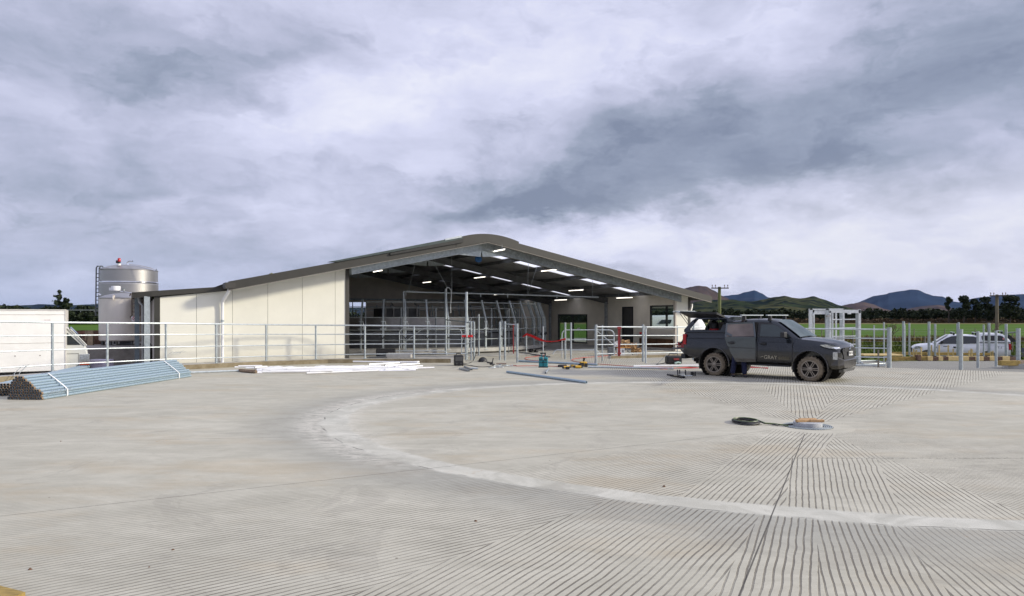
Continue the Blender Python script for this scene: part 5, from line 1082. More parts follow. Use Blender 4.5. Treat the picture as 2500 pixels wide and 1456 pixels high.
for base, sx in ((19, -1), (23, 1)):      # five fingers on each hand
    bx, by, bz = body[base][:3]
    for k, (dx, ln) in enumerate(((-.028, .060), (-.010, .070), (.010, .066), (.028, .052))):
        i0 = len(body); body += [(bx+dx*.8, by+.05, bz, .010), (bx+dx, by+.05+ln*.6, bz-.006, .009), (bx+dx, by+.05+ln, bz-.030, .008)]; be += [(base, i0), (i0, i0+1), (i0+1, i0+2)]
    i0 = len(body); body += [(bx-sx*.045, by+.015, bz-.01, .011), (bx-sx*.055, by+.055, bz-.02, .009)]; be += [(base, i0), (i0, i0+1)]
skin_obj('body', body, be, SKIN, pr, 1)
skin_obj('trousers', [(0, .02, .97, .165), (-.11, .02, .87, .115), (-.15, .0, .50, .088), (-.19, -.04, .20, .082), (-.20, -.045, .09, .085), (.11, .02, .87, .115), (.14, .05, .50, .088), (.165, .02, .20, .082), (.17, .02, .09, .085)], [(0, 1), (1, 2), (2, 3), (3, 4), (0, 5), (5, 6), (6, 7), (7, 8)], NAVY, pr)
skin_obj('jacket', [(0, .02, .98, .170), (0, .06, 1.14, .165), (0, .17, 1.30, .19), (0, .25, 1.42, .14), (-.19, .24, 1.40, .080), (-.27, .42, 1.22, .060), (-.21, .60, 1.16, .050), (.19, .24, 1.40, .080), (.28, .40, 1.20, .060), (.225, .58, 1.17, .050)], [(0, 1), (1, 2), (2, 3), (3, 4), (4, 5), (5, 6), (3, 7), (7, 8), (8, 9)], NAVY, pr)
for x_, y_ in ((-.20, -.04), (.17, .03)):
    skin_obj('boot', [(x_, y_, .10, .055), (x_, y_, .045, .05), (x_, y_+.09, .04, .048), (x_, y_+.17, .035, .038)], [(0, 1), (1, 2), (2, 3)], mat('dark_work_boot', (.03, .03, .04), .7), pr)
mb = MB(); mb.lathe([(.115, -.02), (.118, .05), (.09, .10), (.04, .125), (.001, .13)], 20, c=(0, .37, 1.69), cap=False); mb.build('hair', mat('dark_hair', (.03, .02, .015), .9), pr, smooth=True)
mb = MB(); mb.lathe([(.001, -.01), (.016, .0), (.001, .03)], 8, c=(0, .485, 1.66), cap=False); mb.box((-.035, .470, 1.69), (.025, .01, .010)); mb.box((.035, .470, 1.69), (.025, .01, .010)); mb.box((0, .470, 1.625), (.05, .01, .008)); mb.build('face', mat('face_features', (.22, .10, .08), .6), pr)

# white motorhome seen through the office window and the dark pickup's canopy
MH = thing('motorhome', 'white high roofed motorhome behind the shed, seen through the office window and pickup canopy', 'motorhome', (12.9, 53.5, -1.0), R(8))
mb = MB(); loft(mb, [(-3.0, [(0, .5), (.9, .5), (1.0, .7), (1.0, 2.5), (.85, 2.85), (0, 2.95)]), (1.2, [(0, .5), (1.0, .5), (1.05, .7), (1.05, 2.55), (.9, 2.95), (0, 3.05)]), (1.8, [(0, .5), (1.0, .5), (1.0, .7), (.98, 2.3), (.8, 2.6), (0, 2.7)]), (2.3, [(0, .5), (.95, .5), (.95, .7), (.93, 1.5), (.8, 1.6), (0, 1.65)]), (2.9, [(0, .5), (.85, .5), (.88, .7), (.88, 1.1), (.8, 1.2), (0, 1.25)])]); mb.build('body', WHITEP, MH, smooth=True)
for s in (-1, 1):
    mb = MB(); mb.prism([(-1.9, s*1.035, 2.35), (-.9, s*1.04, 2.35), (-.8, s*1.04, 2.65), (-1.6, s*1.03, 2.65)], (0, s*.02, 0)); mb.build('window', DGLASS, MH)
    mb = MB(); mb.box((.3, s*1.05, 2.5), (.35, .03, .3)); mb.build('vent', BLACKP, MH)
    for x in (-1.9, 1.9): mb = MB(); mb.lathe([(.18, -.1), (.34, -.1), (.36, 0), (.34, .1), (.18, .1)], 20, axis='Y'); w_ = mb.build('wheel', RUBBER, MH, smooth=True); w_.location = (x, s*.9, .36)
# ================================================================ LEFT SIDE: truck, tanks, plinth
BT = thing('box_truck', 'white box truck parked beyond the kerb railing at the left edge', 'truck', (AT(161, 800, 24.0).x, 24.0, -.58), R(31.5))
# local: x to the right (forward), y away
zt_ = H-(757-HY)/F*24+.58; z0 = .60
mb = MB(); mb.span(-5.2, 0, 0, 2.3, z0, zt_); bx_ = mb.build('box', WHITEB, BT, bevel=.015)
mb = MB(); mb.span(-5.2, .01, -.012, -.002, zt_-.17, zt_-.155); mb.span(-5.2, .01, -.012, -.002, z0+.98, z0+.99); mb.span(-.03, .012, -.014, 2.3, z0, zt_); mb.span(-5.2, .012, -.02, .03, zt_-.02, zt_+.015); mb.build('box_trim', mat('off_white_trim', (.66, .63, .58), .5), bx_)
mb = MB()
for a_ in (-2.0, -1.45, -.75, -2.6): mb.box((a_, -.004, z0+.55), (.03, .012, .03))
mb.build('rivet', mat('rust_spot', (.15, .10, .07)), bx_)
mb = MB(); mb.span(-.62, -.45, -.006, -.001, zt_-.42, zt_-.32); mb.build('faded_mark', mat('faded_print', (.72, .68, .66), .6), bx_)
cabp = [(.0, .38), (.62, .38), (.66, .95), (.64, 1.10), (.58, 1.32), (.0, 2.03), (-.30, 2.10), (-.30, .38)]
mb = MB(); mb.prism([(x, .25, z+.10) for x, z in cabp], (0, 1.75, 0)); cb = mb.build('cab', mat('pale_cab_paint', (.58, .59, .56), .35, 0, .04, 2), BT, bevel=.04)
mb = MB(); mb.prism([(.03, .238, 1.48), (.44, .238, 1.48), (.03, .238, 1.92)], (0, .01, 0)); mb.build('side_window', DGLASS, BT)
mb = MB(); mb.prism([(.58, .30, 1.50), (.08, .30, 2.08), (.08, 1.95, 2.08), (.58, 1.95, 1.50)], (.03, 0, .03)); mb.build('windscreen', DGLASS, BT)
mb = MB(); mb.tube([(.04, .23, 2.08), (.56, .23, 1.46)], .022, 6); mb.tube([(.12, .20, 2.06), (.62, .20, 1.46)], .016, 6); mb.build('pillar', mat('pale_cab_paint', (.6, .6, .6)), BT)
mb = MB(); mb.span(.40, .70, .235, .60, .86, 1.14); mb.build('headlight', LAMPG, BT, bevel=.01)
mb = MB(); mb.span(.40, .70, .232, .60, .76, .85); mb.build('indicator', mat('orange_red_lens', (.45, .06, .02), .3), BT)
mb = MB(); mb.span(.30, .74, .22, 2.0, .40, .75); mb.build('bumper', BLACKP, BT, bevel=.02)
mb = MB(); mb.span(.02, .36, .244, .25, .62, .64); mb.span(.02, .38, .244, .25, 1.16, 1.175); mb.span(.36, .372, .244, .25, .55, 1.9-.75); mb.build('door_gap', BLACKP, BT)
for x_ in (.05, -3.8):
    mb = MB(); mb.lathe([(.18, -.1), (.36, -.11), (.39, -.06), (.39, .06), (.36, .11), (.18, .1)], 26, axis='Y'); w_ = mb.build('wheel', RUBBER, BT, smooth=True); w_.location = (x_, .42, .39)
    c_ = w_.copy(); COL.objects.link(c_); c_.parent = BT; c_.location = (x_, 1.9, .39)
mb = MB(); mb.span(-5.0, .2, .8, 1.4, .40, .60); mb.build('chassis', DSTEEL, BT)

pl_ = thing('tank_plinth', 'low grey concrete plinth wall carrying the milk tanks', 'plinth', (0, 0, 0), 0)
a = AT(216, 850, 30.5); mb = MB(); zt2 = a.z; mb.prism([(a.x, 30.3, -1.0), (AT(362, 850, 33).x+.3, 32.0, -1.0), (-18.5, 42.5, -1.0), (-25.5, 41, -1.0)], (0, 0, zt2+1.0)); mb.build('wall', mat('stained_concrete', (.30, .28, .25), .85, 0, .25, 1.5, .3, 30), pl_, loc=(0, 0, 0))
def tank(name, label, pxl, pxr, ytop, ybot, yapex, Y_, m, seams, legs=True):
    aL, aR = math.atan((pxl-1250)/F), math.atan((pxr-1250)/F); mid, dl_ = (aL+aR)/2, (aR-aL)/2; D_ = Y_/math.cos(mid); r = D_*math.sin(dl_); cx = D_*math.sin(mid); zt = H-(ytop-HY)/F*(Y_-r*.3); zbm = H-(ybot-HY)/F*(Y_-r); za = H-(yapex-HY)/F*Y_
    T = thing(name, label, 'tank', (cx, Y_, zt2), 0)
    zt -= zt2; zbm -= zt2; za -= zt2
    mb = MB(); prof = [(r*.96, zbm-.05), (r, zbm), (r, zt)]; mb.lathe(prof, 64); mb.build('shell', m, T, smooth=True, sharp=15)
    mb = MB(); mb.lathe([(r+.015, zt-.02), (r+.02, zt+.02), (r*.75, zt+(za-zt)*.55), (r*.4, zt+(za-zt)*.85), (.001, za)], 64, cap=False); mb.build('cone_roof', STAIN, T, smooth=True)
    for z in seams: mb = MB(); mb.lathe([(r+.002, z-.06), (r+.03, z-.02), (r+.03, z+.02), (r+.002, z+.06)], 64, cap=False); mb.build('seam_band', CHROME, T, smooth=True)
    for k in range(6 if legs else 0):
        a_ = 2*PI*(k+.35)/6; mb = MB(); mb.box((r*.85*math.cos(a_), r*.85*math.sin(a_), zbm/2-.05), (.11, .11, zbm+.02)); mb.build('leg', DSTEEL, T)
    return T, r, zt, zbm, za
Tb, rb, ztb, zbb, zab = tank('milk_silo', 'taller shiny stainless milk silo with a red warning lamp on its roof', 242, 386, 660, 832, 645, 39.5, STAIN, [])
mb = MB(); z = H-(687-HY)/F*37.5-zt2; mb.lathe([(rb+.002, z-.06), (rb+.035, z-.02), (rb+.035, z+.03), (rb+.002, z+.06)], 64, cap=False); mb.build('seam_band', CHROME, Tb, smooth=True)
mb = MB(); mb.lathe([(rb+.004, zbb), (rb+.024, zbb+.05), (rb+.024, z-.10), (rb+.004, z-.06)], 64, cap=False); mb.build('lower_jacket', STAIN, Tb, smooth=True, sharp=15)
def loc_px(T, px, py, Y_): return AT(px, py, Y_)-T.location
Yt = 38.6
mb = MB(); a = loc_px(Tb, 291, 650, Yt); mb.lathe([(.09, -.05), (.09, .14), (.001, .14)], 14, c=a); mb.build('lamp_base', WHITEP, Tb, smooth=True)
mb = MB(); mb.lathe([(.07, .14), (.075, .26), (.001, .27)], 14, c=a); mb.box((a.x-.10, a.y, a.z+.24), (.12, .10, .16)); mb.build('lamp_collar', BLACKP, Tb, smooth=True)
mb = MB(); mb.lathe([(.085, .25), (.085, .40), (.05, .45), (.001, .46)], 14, c=a); mb.build('warning_lamp', REDL, Tb, smooth=True)
mb = MB(); mb.tube([loc_px(Tb, 312, 648, Yt), loc_px(Tb, 310.5, 642, Yt), loc_px(Tb, 313, 639, Yt), loc_px(Tb, 317, 637.5, Yt), loc_px(Tb, 324, 638, Yt)], .045, 8); mb.build('vent_pipe', CHROME, Tb, smooth=True)
mb = MB(); mb.tube([loc_px(Tb, p, q_, 38.2) for p, q_ in ((247, 658), (249, 654), (256, 652.5), (282, 654.5))], .022, 6); mb.tube([loc_px(Tb, p, q_, 38.2) for p, q_ in ((296, 647), (318, 648.5), (332, 649), (345, 652), (380, 661.5), (382, 657))], .024, 6); mb.build('roof_rail', CHROME, Tb, smooth=True)
mb = MB(); Yl = 38.8
for dx in (0, 7.5): mb.tube([loc_px(Tb, 234+dx-.5, 772, Yl), loc_px(Tb, 236+dx-1, 655, Yl), loc_px(Tb, 238+dx, 650, Yl), loc_px(Tb, 243+dx, 650.5, Yl-.2), loc_px(Tb, 246+dx, 658, Yl-.5)], .034, 6)
for k in range(12): mb.tube([loc_px(Tb, 233.6+k*.12, 770-k*9.2, Yl), loc_px(Tb, 241.2+k*.12, 770-k*9.2, Yl)], .026, 6)
mb.build('ladder', DSTEEL, Tb, smooth=True)
Ts, rs, zts, zbs, zas = tank('milk_vat', 'shorter warm toned stainless milk vat on legs in front of the tall silo', 240.5, 362, 729, 831, 715.5, 34.0, STAINM, [])
mb = MB(); Yv = 33.0; mb.tube([loc_px(Ts, 246, 721, Yv), loc_px(Ts, 240.5, 718, Yv)], .04, 6); mb.tube([loc_px(Ts, p, q_, Yv) for p, q_ in ((274, 709), (302, 713), (338, 718), (358, 721))], .022, 6); mb.build('roof_pipe', CHROME, Ts, smooth=True)
mb = MB(); a = loc_px(Ts, 283, 705, Yv); mb.lathe([(.20, -.10), (.20, .10), (.19, .12), (.001, .12)], 20, c=a); mb.box((a.x-.16, a.y, a.z-.02), (.22, .22, .14)); mb.build('agitator_cover', WHITEP, Ts, smooth=True)
mb = MB(); a = loc_px(Ts, 302, 711, Yv); mb.tube([a, a+Vector((0, 0, .12))], .05, 8); mb.box(a+Vector((0, 0, .12)), (.16, .03, .03)); mb.build('valve', GALVD, Ts)
Yf = 34.0-rs-.06; mb = MB()
for px in (322, 342): mb.tube([loc_px(Ts, px-5 if px == 322 else px, 723, Yf+.35), loc_px(Ts, px-3 if px == 322 else px-2, 716.5, Yf+.2), loc_px(Ts, px, 721, Yf), loc_px(Ts, px, 770, Yf), loc_px(Ts, px-4, 775, Yf+.08)], .028, 6)
for k in range(4): mb.tube([loc_px(Ts, 322, 742+k*10, Yf), loc_px(Ts, 342, 742+k*10, Yf)], .022, 6)
mb.build('ladder', mat('brown_steel', (.16, .12, .09), .5, .3), Ts, smooth=True)
mb = MB(); a = loc_px(Ts, 328, 779, Yf); mb.box(a, (.26, .02, .24)); sg = mb.build('warning_sign', WHITEP, Ts); mb = MB(); mb.tube([(a.x+.085*math.cos(2*PI*k/20), a.y-.014, a.z+.02+.085*math.sin(2*PI*k/20)) for k in range(20)], .011, 5, closed=True); mb.tube([(a.x-.06, a.y-.014, a.z+.08), (a.x+.06, a.y-.014, a.z-.04)], .011, 5); mb.build('prohibition_mark', REDC, sg)
mb = MB(); mb.tube([(a.x-.02, a.y-.013, a.z+.06), (a.x+.01, a.y-.013, a.z+.01), (a.x-.03, a.y-.013, a.z-.03)], .012, 5); mb.build('figure_mark', BLACKP, sg)
mb = MB(); mb.tube([loc_px(Ts, 278, 722, Yf+.2), loc_px(Ts, 276, 730, Yf), loc_px(Ts, 276, 733, Yf)], .06, 8, r2=.03); mb.build('spout', STAINM, Ts, smooth=True)
# control boxes below the vat
for i, (px0, px1, y0, y1, m, lab) in enumerate(((267, 275, 832, 844, WHITEP, 'small white control box under the vat, left one'), (276, 284, 832, 843, WHITEP, 'small white control box under the vat, right one'), (291, 318, 830, 845, DSTEEL, 'dark open cabinet standing under the vat'))):
    a = AT(px0, y0, 33.6); b_ = AT(px1, y1, 33.6); mb = MB(); mb.span(a.x, b_.x, 33.6, 33.8, zt2, a.z); o = mb.build('control_box', m, bevel=.01)
    f_ = MB(); f_.span(a.x+.04-o.location.x, b_.x-.04-o.location.x, -.106, -.101, .05, a.z-zt2-.04); f_.build('front_panel', mat('panel_grey', (.12, .12, .13)), o); tag(o, lab, 'box', 'boxes under the milk vat')
# timber crate / trailer side behind the cab
cr2 = thing('timber_crate', 'reddish brown slatted timber crate behind the cab of the box truck', 'crate', (AT(199, 850, 33.5).x, 33.5, -1.0), 0)
w2 = (AT(227, 0, 33.5)-AT(168, 0, 33.5)).x/2; zc2 = H-(808-HY)/F*33.5+1.0; mb = MB()
for k in range(9): mb.span(-w2, w2, -.02, .02, zc2-.14-k*.15, zc2-.02-k*.15)
mb.build('slats', mat('red_brown_boards', (.17, .075, .045), .8, 0, .3, 4, .2, 20), cr2); mb = MB(); mb.span(-w2-.05, -w2+.05, -.06, .06, 0, zc2); mb.span(w2-.28, w2, -.06, .03, 0, zc2+.01); mb.span(.2, .28, -.06, -.02, 0, zc2); mb.build('post', mat('tan_boards', (.32, .24, .15), .8, 0, .3, 5), cr2)
mb = MB(); mb.span(-w2, w2, .9, .94, 0, zc2); mb.span(-w2, -w2+.04, 0, .9, 0, zc2); mb.build('back_panel', TIMBERB, cr2)
# lavender tub and pipes on the ground beyond the kerb
lt = thing('lilac_crate', 'pale lilac plastic crate behind the fence between the box truck and plinth', 'crate', (AT(236, 890, 25.6).x, 25.6, .12), 0)
a = AT(215, 879, 25.6); b_ = AT(262, 895, 25.6); mb = MB(); hw = (b_.x-a.x)/2; mb.span(-hw, hw, 0, .5, -.25, a.z-.12); mb.build('body', mat('lilac_plastic', (.50, .47, .60), .5), lt, bevel=.02); mb = MB(); mb.span(-hw*.5, hw*.6, -.012, -.002, .0, a.z-.17); mb.build('panel', mat('lilac_panel', (.42, .38, .56), .5), lt)
# ================================================================ BUNDLES OF PIPE
def bundle(name, label, near, far, cols_, r, Lp, step_rows, seed, m=STEELB):
    """hexagonally stacked pipes; near/far = ground points of the right-hand bottom edge at both ends"""
    d = (far-near).normalized(); yaw = math.atan2(d.y, d.x); Bn = thing(name, label, 'pipe bundle', tuple(near), yaw, 'bundles of new pipe')
    rnd = random.Random(seed); cnt = 0
    mo = MB(); mo.lathe([(r, 0), (r, Lp), (r*.80, Lp), (r*.80, Lp-.2)], 12, axis='X', cap=False); mo.lathe([(r*.8, .25), (r*.8, 0.0), (r, 0)], 12, axis='X', cap=False)
    src = None
    for row, n_ in enumerate(step_rows):
        for k in range(n_[1]):
            x = n_[0]*2*r+k*2*r+(row % 2)*r; z = r+row*r*1.74; sh = rnd.uniform(-.014, .014)+(n_[2] if len(n_) > 2 else 0)
            if src is None: src = mo.build('pipe', m, Bn, smooth=True); o = src; ei = MB(); ei.lathe([(r*.81, .20), (r*.82, -.002), (r*1.01, -.004), (r*1.01, .05)], 12, axis='X', cap=False); e0 = ei.build('rusty_end', RUST, src, smooth=True)
            else:
                o = src.copy(); COL.objects.link(o); o.parent = Bn; q_ = e0.copy(); COL.objects.link(q_); q_.parent = o
            o.location = (sh, x, z); cnt += 1
    return Bn, yaw
near = G(100, 977); far = G(428, 926)
rows = [(0, 13), (0, 12), (0, 12), (.5, 11), (3, 9), (3.5, 8), (4.5, 7), (5.5, 5), (7, 3)]
rp = .034
Bn, yaw = bundle('pipe_bundle', 'large strapped bundle of blue grey galvanised pipes on timber blocks', near, far, 12, rp, 6.05, [(a, b) for a, b in rows], 3)
print('bundle pipes', sum(r_[1] for r_ in rows))
def strap(parent, xx, rows_, r):
    P_ = []
    for i, rw_ in enumerate(rows_):
        for k in (0, rw_[1]-1):
            for q_ in range(12): P_.append((rw_[0]*2*r+k*2*r+(i % 2)*r+r*1.10*math.cos(q_*PI/6), r+i*r*1.74+r*1.10*math.sin(q_*PI/6)))
    P_ = sorted(set(P_)); lo = []; hi = []
    cr_ = lambda o, a, b_: (a[0]-o[0])*(b_[1]-o[1])-(a[1]-o[1])*(b_[0]-o[0])
    for p in P_:
        while len(lo) > 1 and cr_(lo[-2], lo[-1], p) <= 0: lo.pop()
        lo.append(p)
    for p in reversed(P_):
        while len(hi) > 1 and cr_(hi[-2], hi[-1], p) <= 0: hi.pop()
        hi.append(p)
    hull = [(p[0], max(p[1], .003)) for p in lo[:-1]+hi[:-1]]
    mb = MB()
    for a, b_ in zip(hull, hull[1:]+hull[:1]):
        d = Vector((0, b_[0]-a[0], b_[1]-a[1])); n_ = Vector((0, d.z, -d.y)).normalized()*.008
        mb.prism([(xx, a[0], a[1]), (xx+.035, a[0], a[1]), (xx+.035, b_[0], b_[1]), (xx, b_[0], b_[1])], n_)
    return mb.build('strap', WHITEP, parent)
strap(Bn, .75, rows, rp); strap(Bn, 5.35, rows, rp)
mb = MB(); rnd = random.Random(5)
for k in range(10):
    y0 = .02; x0 = .15+.07*k; mb.tube([(x0, -.04, .06+.02*(k % 3)), (x0+.10, -.045, .16+.02*(k % 2)), (x0+.16, -.02, .20)], .004, 4)
for k in range(8): x0 = 5.3+.09*k; mb.tube([(x0, .30, .72), (x0+.08, .25, .80+.03*(k % 2)), (x0+.22, .2, .78)], .004, 4)
mb.build('tie_wires', GALVD, Bn)
p2 = G(-40, 966); rows2 = [(0, 11), (0, 11), (.5, 10), (1.5, 7), (2, 5)]
near2 = G(38, 971.5)+Vector((-.02, .25, 0)); b2_, _ = bundle('pipe_bundle', 'lower pipe bundle half hidden behind the large strapped one at the left edge', near2+Vector((-.15, .0, 0)), near2+Vector((-.5, 6, 0)), 11, rp, 6.2, rows2, 9)
b2_.rotation_euler = (0, 0, yaw+R(22)); b2_.location = near2+Vector((-.30, .15, 0))
for px, py, w_, lab in ((418, 925.5, .36, 'front timber block under the right end of the large pipe bundle'), (436, 921.5, .55, 'rear timber block under the right end of the large pipe bundle')):
    p = G(px, py); mb = MB(); mb.box((0, 0, .03), (w_, .14, .06)); tag(mb.build('timber_block', TIMBER, loc=tuple(p), rz=.15, bevel=.005), lab, 'timber block', 'blocks under the pipe bundle')
# white wrapped pipes lying by the kerb
pw = thing('wrapped_pipe_pile', 'long pile of pipes in torn white plastic wrap lying along the kerb', 'pipe pile', tuple(G(820, 905)), 0); O = pw.location
mb = MB(); rnd = random.Random(11)
def lp(px, py, z=.05): return G(px, py, z)-O
seg2 = 60; base_f = [lp(622+400*k/seg2*.93, 911-6.5*k/seg2) for k in range(seg2+1)]; top_ = []
vs = []; fs = []
for k in range(seg2+1):
    px = 625+390*k/seg2; fy = 911.5-6.5*k/seg2; ry = 900-5*k/seg2; hh = .105*(math.sin(PI*min(1, (k+3)/22))*.5+.5 if k < 22 else 1)*(1-.7*max(0, (k-38)/22))
    f_ = lp(px, fy, 0); b_ = lp(px+4, ry, 0)
    for j in range(9):
        u = j/8; p = f_.lerp(b_, u); hgt = hh*(math.sin(PI*min(1, max(0, u)))**.45)+.018*rnd.random()+.05*mnoise.noise(Vector((k*.35, j*1.4, 0)))*(1 if 0 < j < 8 else 0)
        vs.append((p.x, p.y+.02*rnd.random(), max(.004, hgt if 0 < j < 8 else .003)))
for k in range(seg2):
    for j in range(8): a = k*9+j; fs.append((a, a+1, a+10, a+9))
mb.add(vs, fs); mb.build('plastic_wrap', mat('torn_white_plastic', (.82, .82, .84), .35, 0, .06, 6, .5, 12), pw, smooth=True)
PP = [((640, 903), (900, 899), .10), ((660, 906), (880, 902.5), .09), ((700, 901), (960, 895.5), .12), ((640, 908.5), (860, 905.5), .06), ((690, 899.5), (930, 894), .12), ((573, 897), (652, 895.5), .10), ((582, 894.5), (640, 893.5), .16), ((600, 899), (690, 898.5), .10), ((622, 897.5), (652, 896), .2), ((862, 883), (1020, 884.5), .16), ((900, 890), (1023, 883.5), .13), ((940, 893), (1024, 888), .10), ((965, 897), (1032, 894), .07), ((940, 903), (1020, 900.5), .04), ((748, 911.5), (926, 904.8), .04), ((756, 906.5), (812, 905), .10), ((862, 902.5), (1000, 900), .06), ((1000, 899.8), (1060, 898), .04)]
for (a, b_, z) in PP:
    mb = MB(); p0, p1 = lp(*a, z), lp(*b_, z); mb.tube([p0, p1], .032, 10); o = mb.build('loose_pipe', WHITEP, pw, smooth=True); dd = (p0-p1).normalized(); mb = MB(); mb.tube([p0+dd*.003, p0-dd*.01], .026, 10); mb.build('dark_bore', BLACKP, o)
mb = MB(); mb.tube([lp(585, 904, .05), lp(625, 907, .06)], .05, 6); mb.tube([lp(588, 906, .04), lp(626, 909, .05)], .04, 6); mb.build('rusty_bar', RUST, pw)
def lay(px0, py0, px1, py1, r, m, lab, name='loose_pipe', cat='pipe', grp='pipes lying loose on the yard', z=None):
    a = G(px0, py0, r); b_ = G(px1, py1, r); d = (b_-a); mb = MB(); mb.lathe([(r, 0), (r, d.length), (r*.75, d.length), (r*.75, d.length-.15)], 12, axis='X', cap=False); mb.lathe([(r, 0), (r*.75, 0), (r*.75, .15)], 12, axis='X', cap=False)
    o = mb.build(name, m, loc=tuple(a), smooth=True, rz=math.atan2(d.y, d.x)); tag(o, lab, cat, grp); return o
lay(462, 910, 586, 905, .035, GALVW, 'pale pipe lying on the yard between the large bundle and the wrapped pile')
lay(1238, 908, 1432, 933.5, .040, STEELB, 'blue grey pipe lying alone in front of the teal case, nearest the camera')
lay(1266, 881.5, 1458, 890.5, .040, STEELB, 'long pale pipe running behind the teal case to the railing foot')
lay(1436, 896, 1645, 900, .036, GALVW, 'bright pipe lying just behind the yellow tools')
lay(1547, 894.5, 1712, 893, .040, WHITEP, 'white pipe lying under the rear of the dark pickup')
lay(1268, 860.5, 1342, 871.5, .035, GALVD, 'dark pipe lying on the slab behind the slender white pipe')
for i, (a, b_, m, lab) in enumerate((((1122, 900), (1145, 905.5), GALVD, 'front grey offcut near the black welder'), ((1134, 895.5), (1152, 902.5), GALVD, 'rear grey offcut near the black welder'), ((1150, 899.5), (1167, 900), GALVW, 'shiny offcut right of the grey offcuts'), ((1340, 901), (1332, 911), GALVW, 'short pale offcut in front of the teal case'))): lay(*a, *b_, .032, m, lab, 'pipe_offcut', 'offcut', 'short pipe offcuts on the yard')
# ================================================================ TOOLS
def place(px, py, z=0): return tuple(G(px, py, z))
wd = thing('welder', 'black boxy welding machine with a top handle beside the railing end', 'welder', place(1120.5, 893.5), R(8))
mb = MB(); mb.box((0, .22, .20), (.36, .46, .40)); mb.build('case', BLACKP, wd, bevel=.03); mb = MB(); mb.tube([(-.10, .22, .40), (-.08, .22, .47), (.08, .22, .47), (.10, .22, .40)], .018, 6); mb.build('handle', BLACKP, wd, smooth=True); mb = MB(); mb.box((0, -.015, .27), (.28, .01, .16)); mb.box((-.08, -.02, .09), (.05, .02, .05)); mb.box((.08, -.02, .09), (.05, .02, .05)); mb.build('front_panel', mat('dark_grey_panel', (.07, .07, .07), .5), wd)
def cable(pts, r, m, lab, name='cable', cat='cable', n=6):
    w = [Vector(p) for p in pts]; out_ = []
    for i in range(len(w)-1):   # catmull-rom
        p0, p1, p2_, p3 = w[max(i-1, 0)], w[i], w[i+1], w[min(i+2, len(w)-1)]
        for k in range(6):
            t_ = k/6; out_.append(.5*((2*p1)+(-p0+p2_)*t_+(2*p0-5*p1+4*p2_-p3)*t_*t_+(-p0+3*p1-3*p2_+p3)*t_**3))
    out_.append(w[-1]); mb = MB(); mb.tube(out_, r, n); o = mb.build(name, m, smooth=True); tag(o, lab, cat, 'cables and leads'); return o
g3 = lambda px, py, z=.015: G(px, py, z)
cable([g3(1131, 887, .2), g3(1138, 888), g3(1148, 886), g3(1156, 880), AT(1163, 860, 29.5), AT(1165, 840, 29.8), AT(1160, 822, 30), AT(1152, 816, 30)], .013, RUBBER, 'black welder lead looping up over the red taped posts')
cable([g3(1131, 890, .05), g3(1150, 893), g3(1172, 896), g3(1195, 895), g3(1205, 892)], .013, RUBBER, 'black lead snaking from the welder to the clamps')
RC = mat('red_extension_lead', (.50, .05, .04), .5)
cable([g3(1259, 894), g3(1300, 893.5), g3(1350, 894.5), g3(1372, 895)], .012, RC, 'thin red lead between the clamps and the yellow tools')
cable([g3(1330, 867), g3(1305, 871), g3(1283, 874), g3(1290, 879), g3(1330, 882)], .012, RC, 'red lead curving round behind the teal case')
cable([g3(1505, 866), g3(1470, 870), g3(1420, 874), g3(1396, 879), g3(1410, 884), g3(1450, 888), g3(1500, 892), g3(1560, 896), g3(1640, 897)], .012, RC, 'long red lead looping from the office kerb to the rear of the pickup')
for k in range(5): cable([g3(1565+10*k, 897+.6*k), g3(1625, 898+.9*k), g3(1680, 899.5-.8*k), g3(1740, 897.5+.7*k), g3(1810, 898-k), g3(1875, 898+.5*k)], .010, RC, 'strand %s of the red lead bunched under the dark pickup' % ('nearest the camera', 'second from the camera', 'in the middle', 'fourth from the camera', 'farthest from the camera')[k])
hm = thing('welding_helmet', 'black welding helmet lying on its side between the railing end and the post trio', 'helmet', place(1179, 884), R(200))
mb = MB(); vs = []; fs = []; n1, n2 = 14, 9
for i in range(n1+1):
    for j in range(n2+1):
        a = PI*i/n1; b_ = -.1+1.5*j/n2; rr2 = .17; vs.append((rr2*1.15*math.cos(a)*math.cos(b_), rr2*math.sin(b_)*1.1-.02, max(.0, rr2*1.2*math.sin(a)*math.cos(b_))))
for i in range(n1):
    for j in range(n2): q_ = i*(n2+1)+j; fs.append((q_, q_+1, q_+n2+2, q_+n2+1))
mb.add(vs, fs); mb.build('shell', BLACKP, hm, smooth=True); mb = MB(); mb.tube([(.12, -.03, .02), (.2, -.14, .03), (.05, -.22, .06), (-.08, -.1, .08)], .012, 6); mb.build('headband', mat('purple_grey_strap', (.08, .07, .12), .7), hm)
def clamp(px, py, rz, lab, m=GALVD):
    c = thing('clamp', lab, 'clamp', place(px, py), rz, 'clamps and fittings scattered on the yard'); mb = MB(); mb.tube([(-.14, .05, .03), (-.12, -.05, .03), (.02, -.07, .03), (.10, -.02, .03), (.10, .05, .03)], .016, 6); mb.build('frame', m, c, smooth=True); mb = MB(); mb.tube([(-.02, .05, .03), (.24, .06, .03)], .011, 6); mb.box((.25, .06, .04), (.03, .10, .05)); mb.build('screw', GALVW, c); return c
clamp(1203, 899.5, .2, 'dull clamp at the left of the clamp cluster', GALVW); clamp(1217, 895, 1.1, 'clamp in the middle of the clamp cluster'); clamp(1222, 898, 2.4, 'bright clamp just below the middle of the clamp cluster', GALVW); clamp(1235, 895, .1, 'clamp with a ring second from the right of the cluster'); clamp(1252, 895, 3.0, 'rightmost clamp at the start of the thin red lead', REDP)
ag = thing('angle_grinder', 'black angle grinder standing nose up behind the clamps', 'power tool', place(1202, 891), .3)
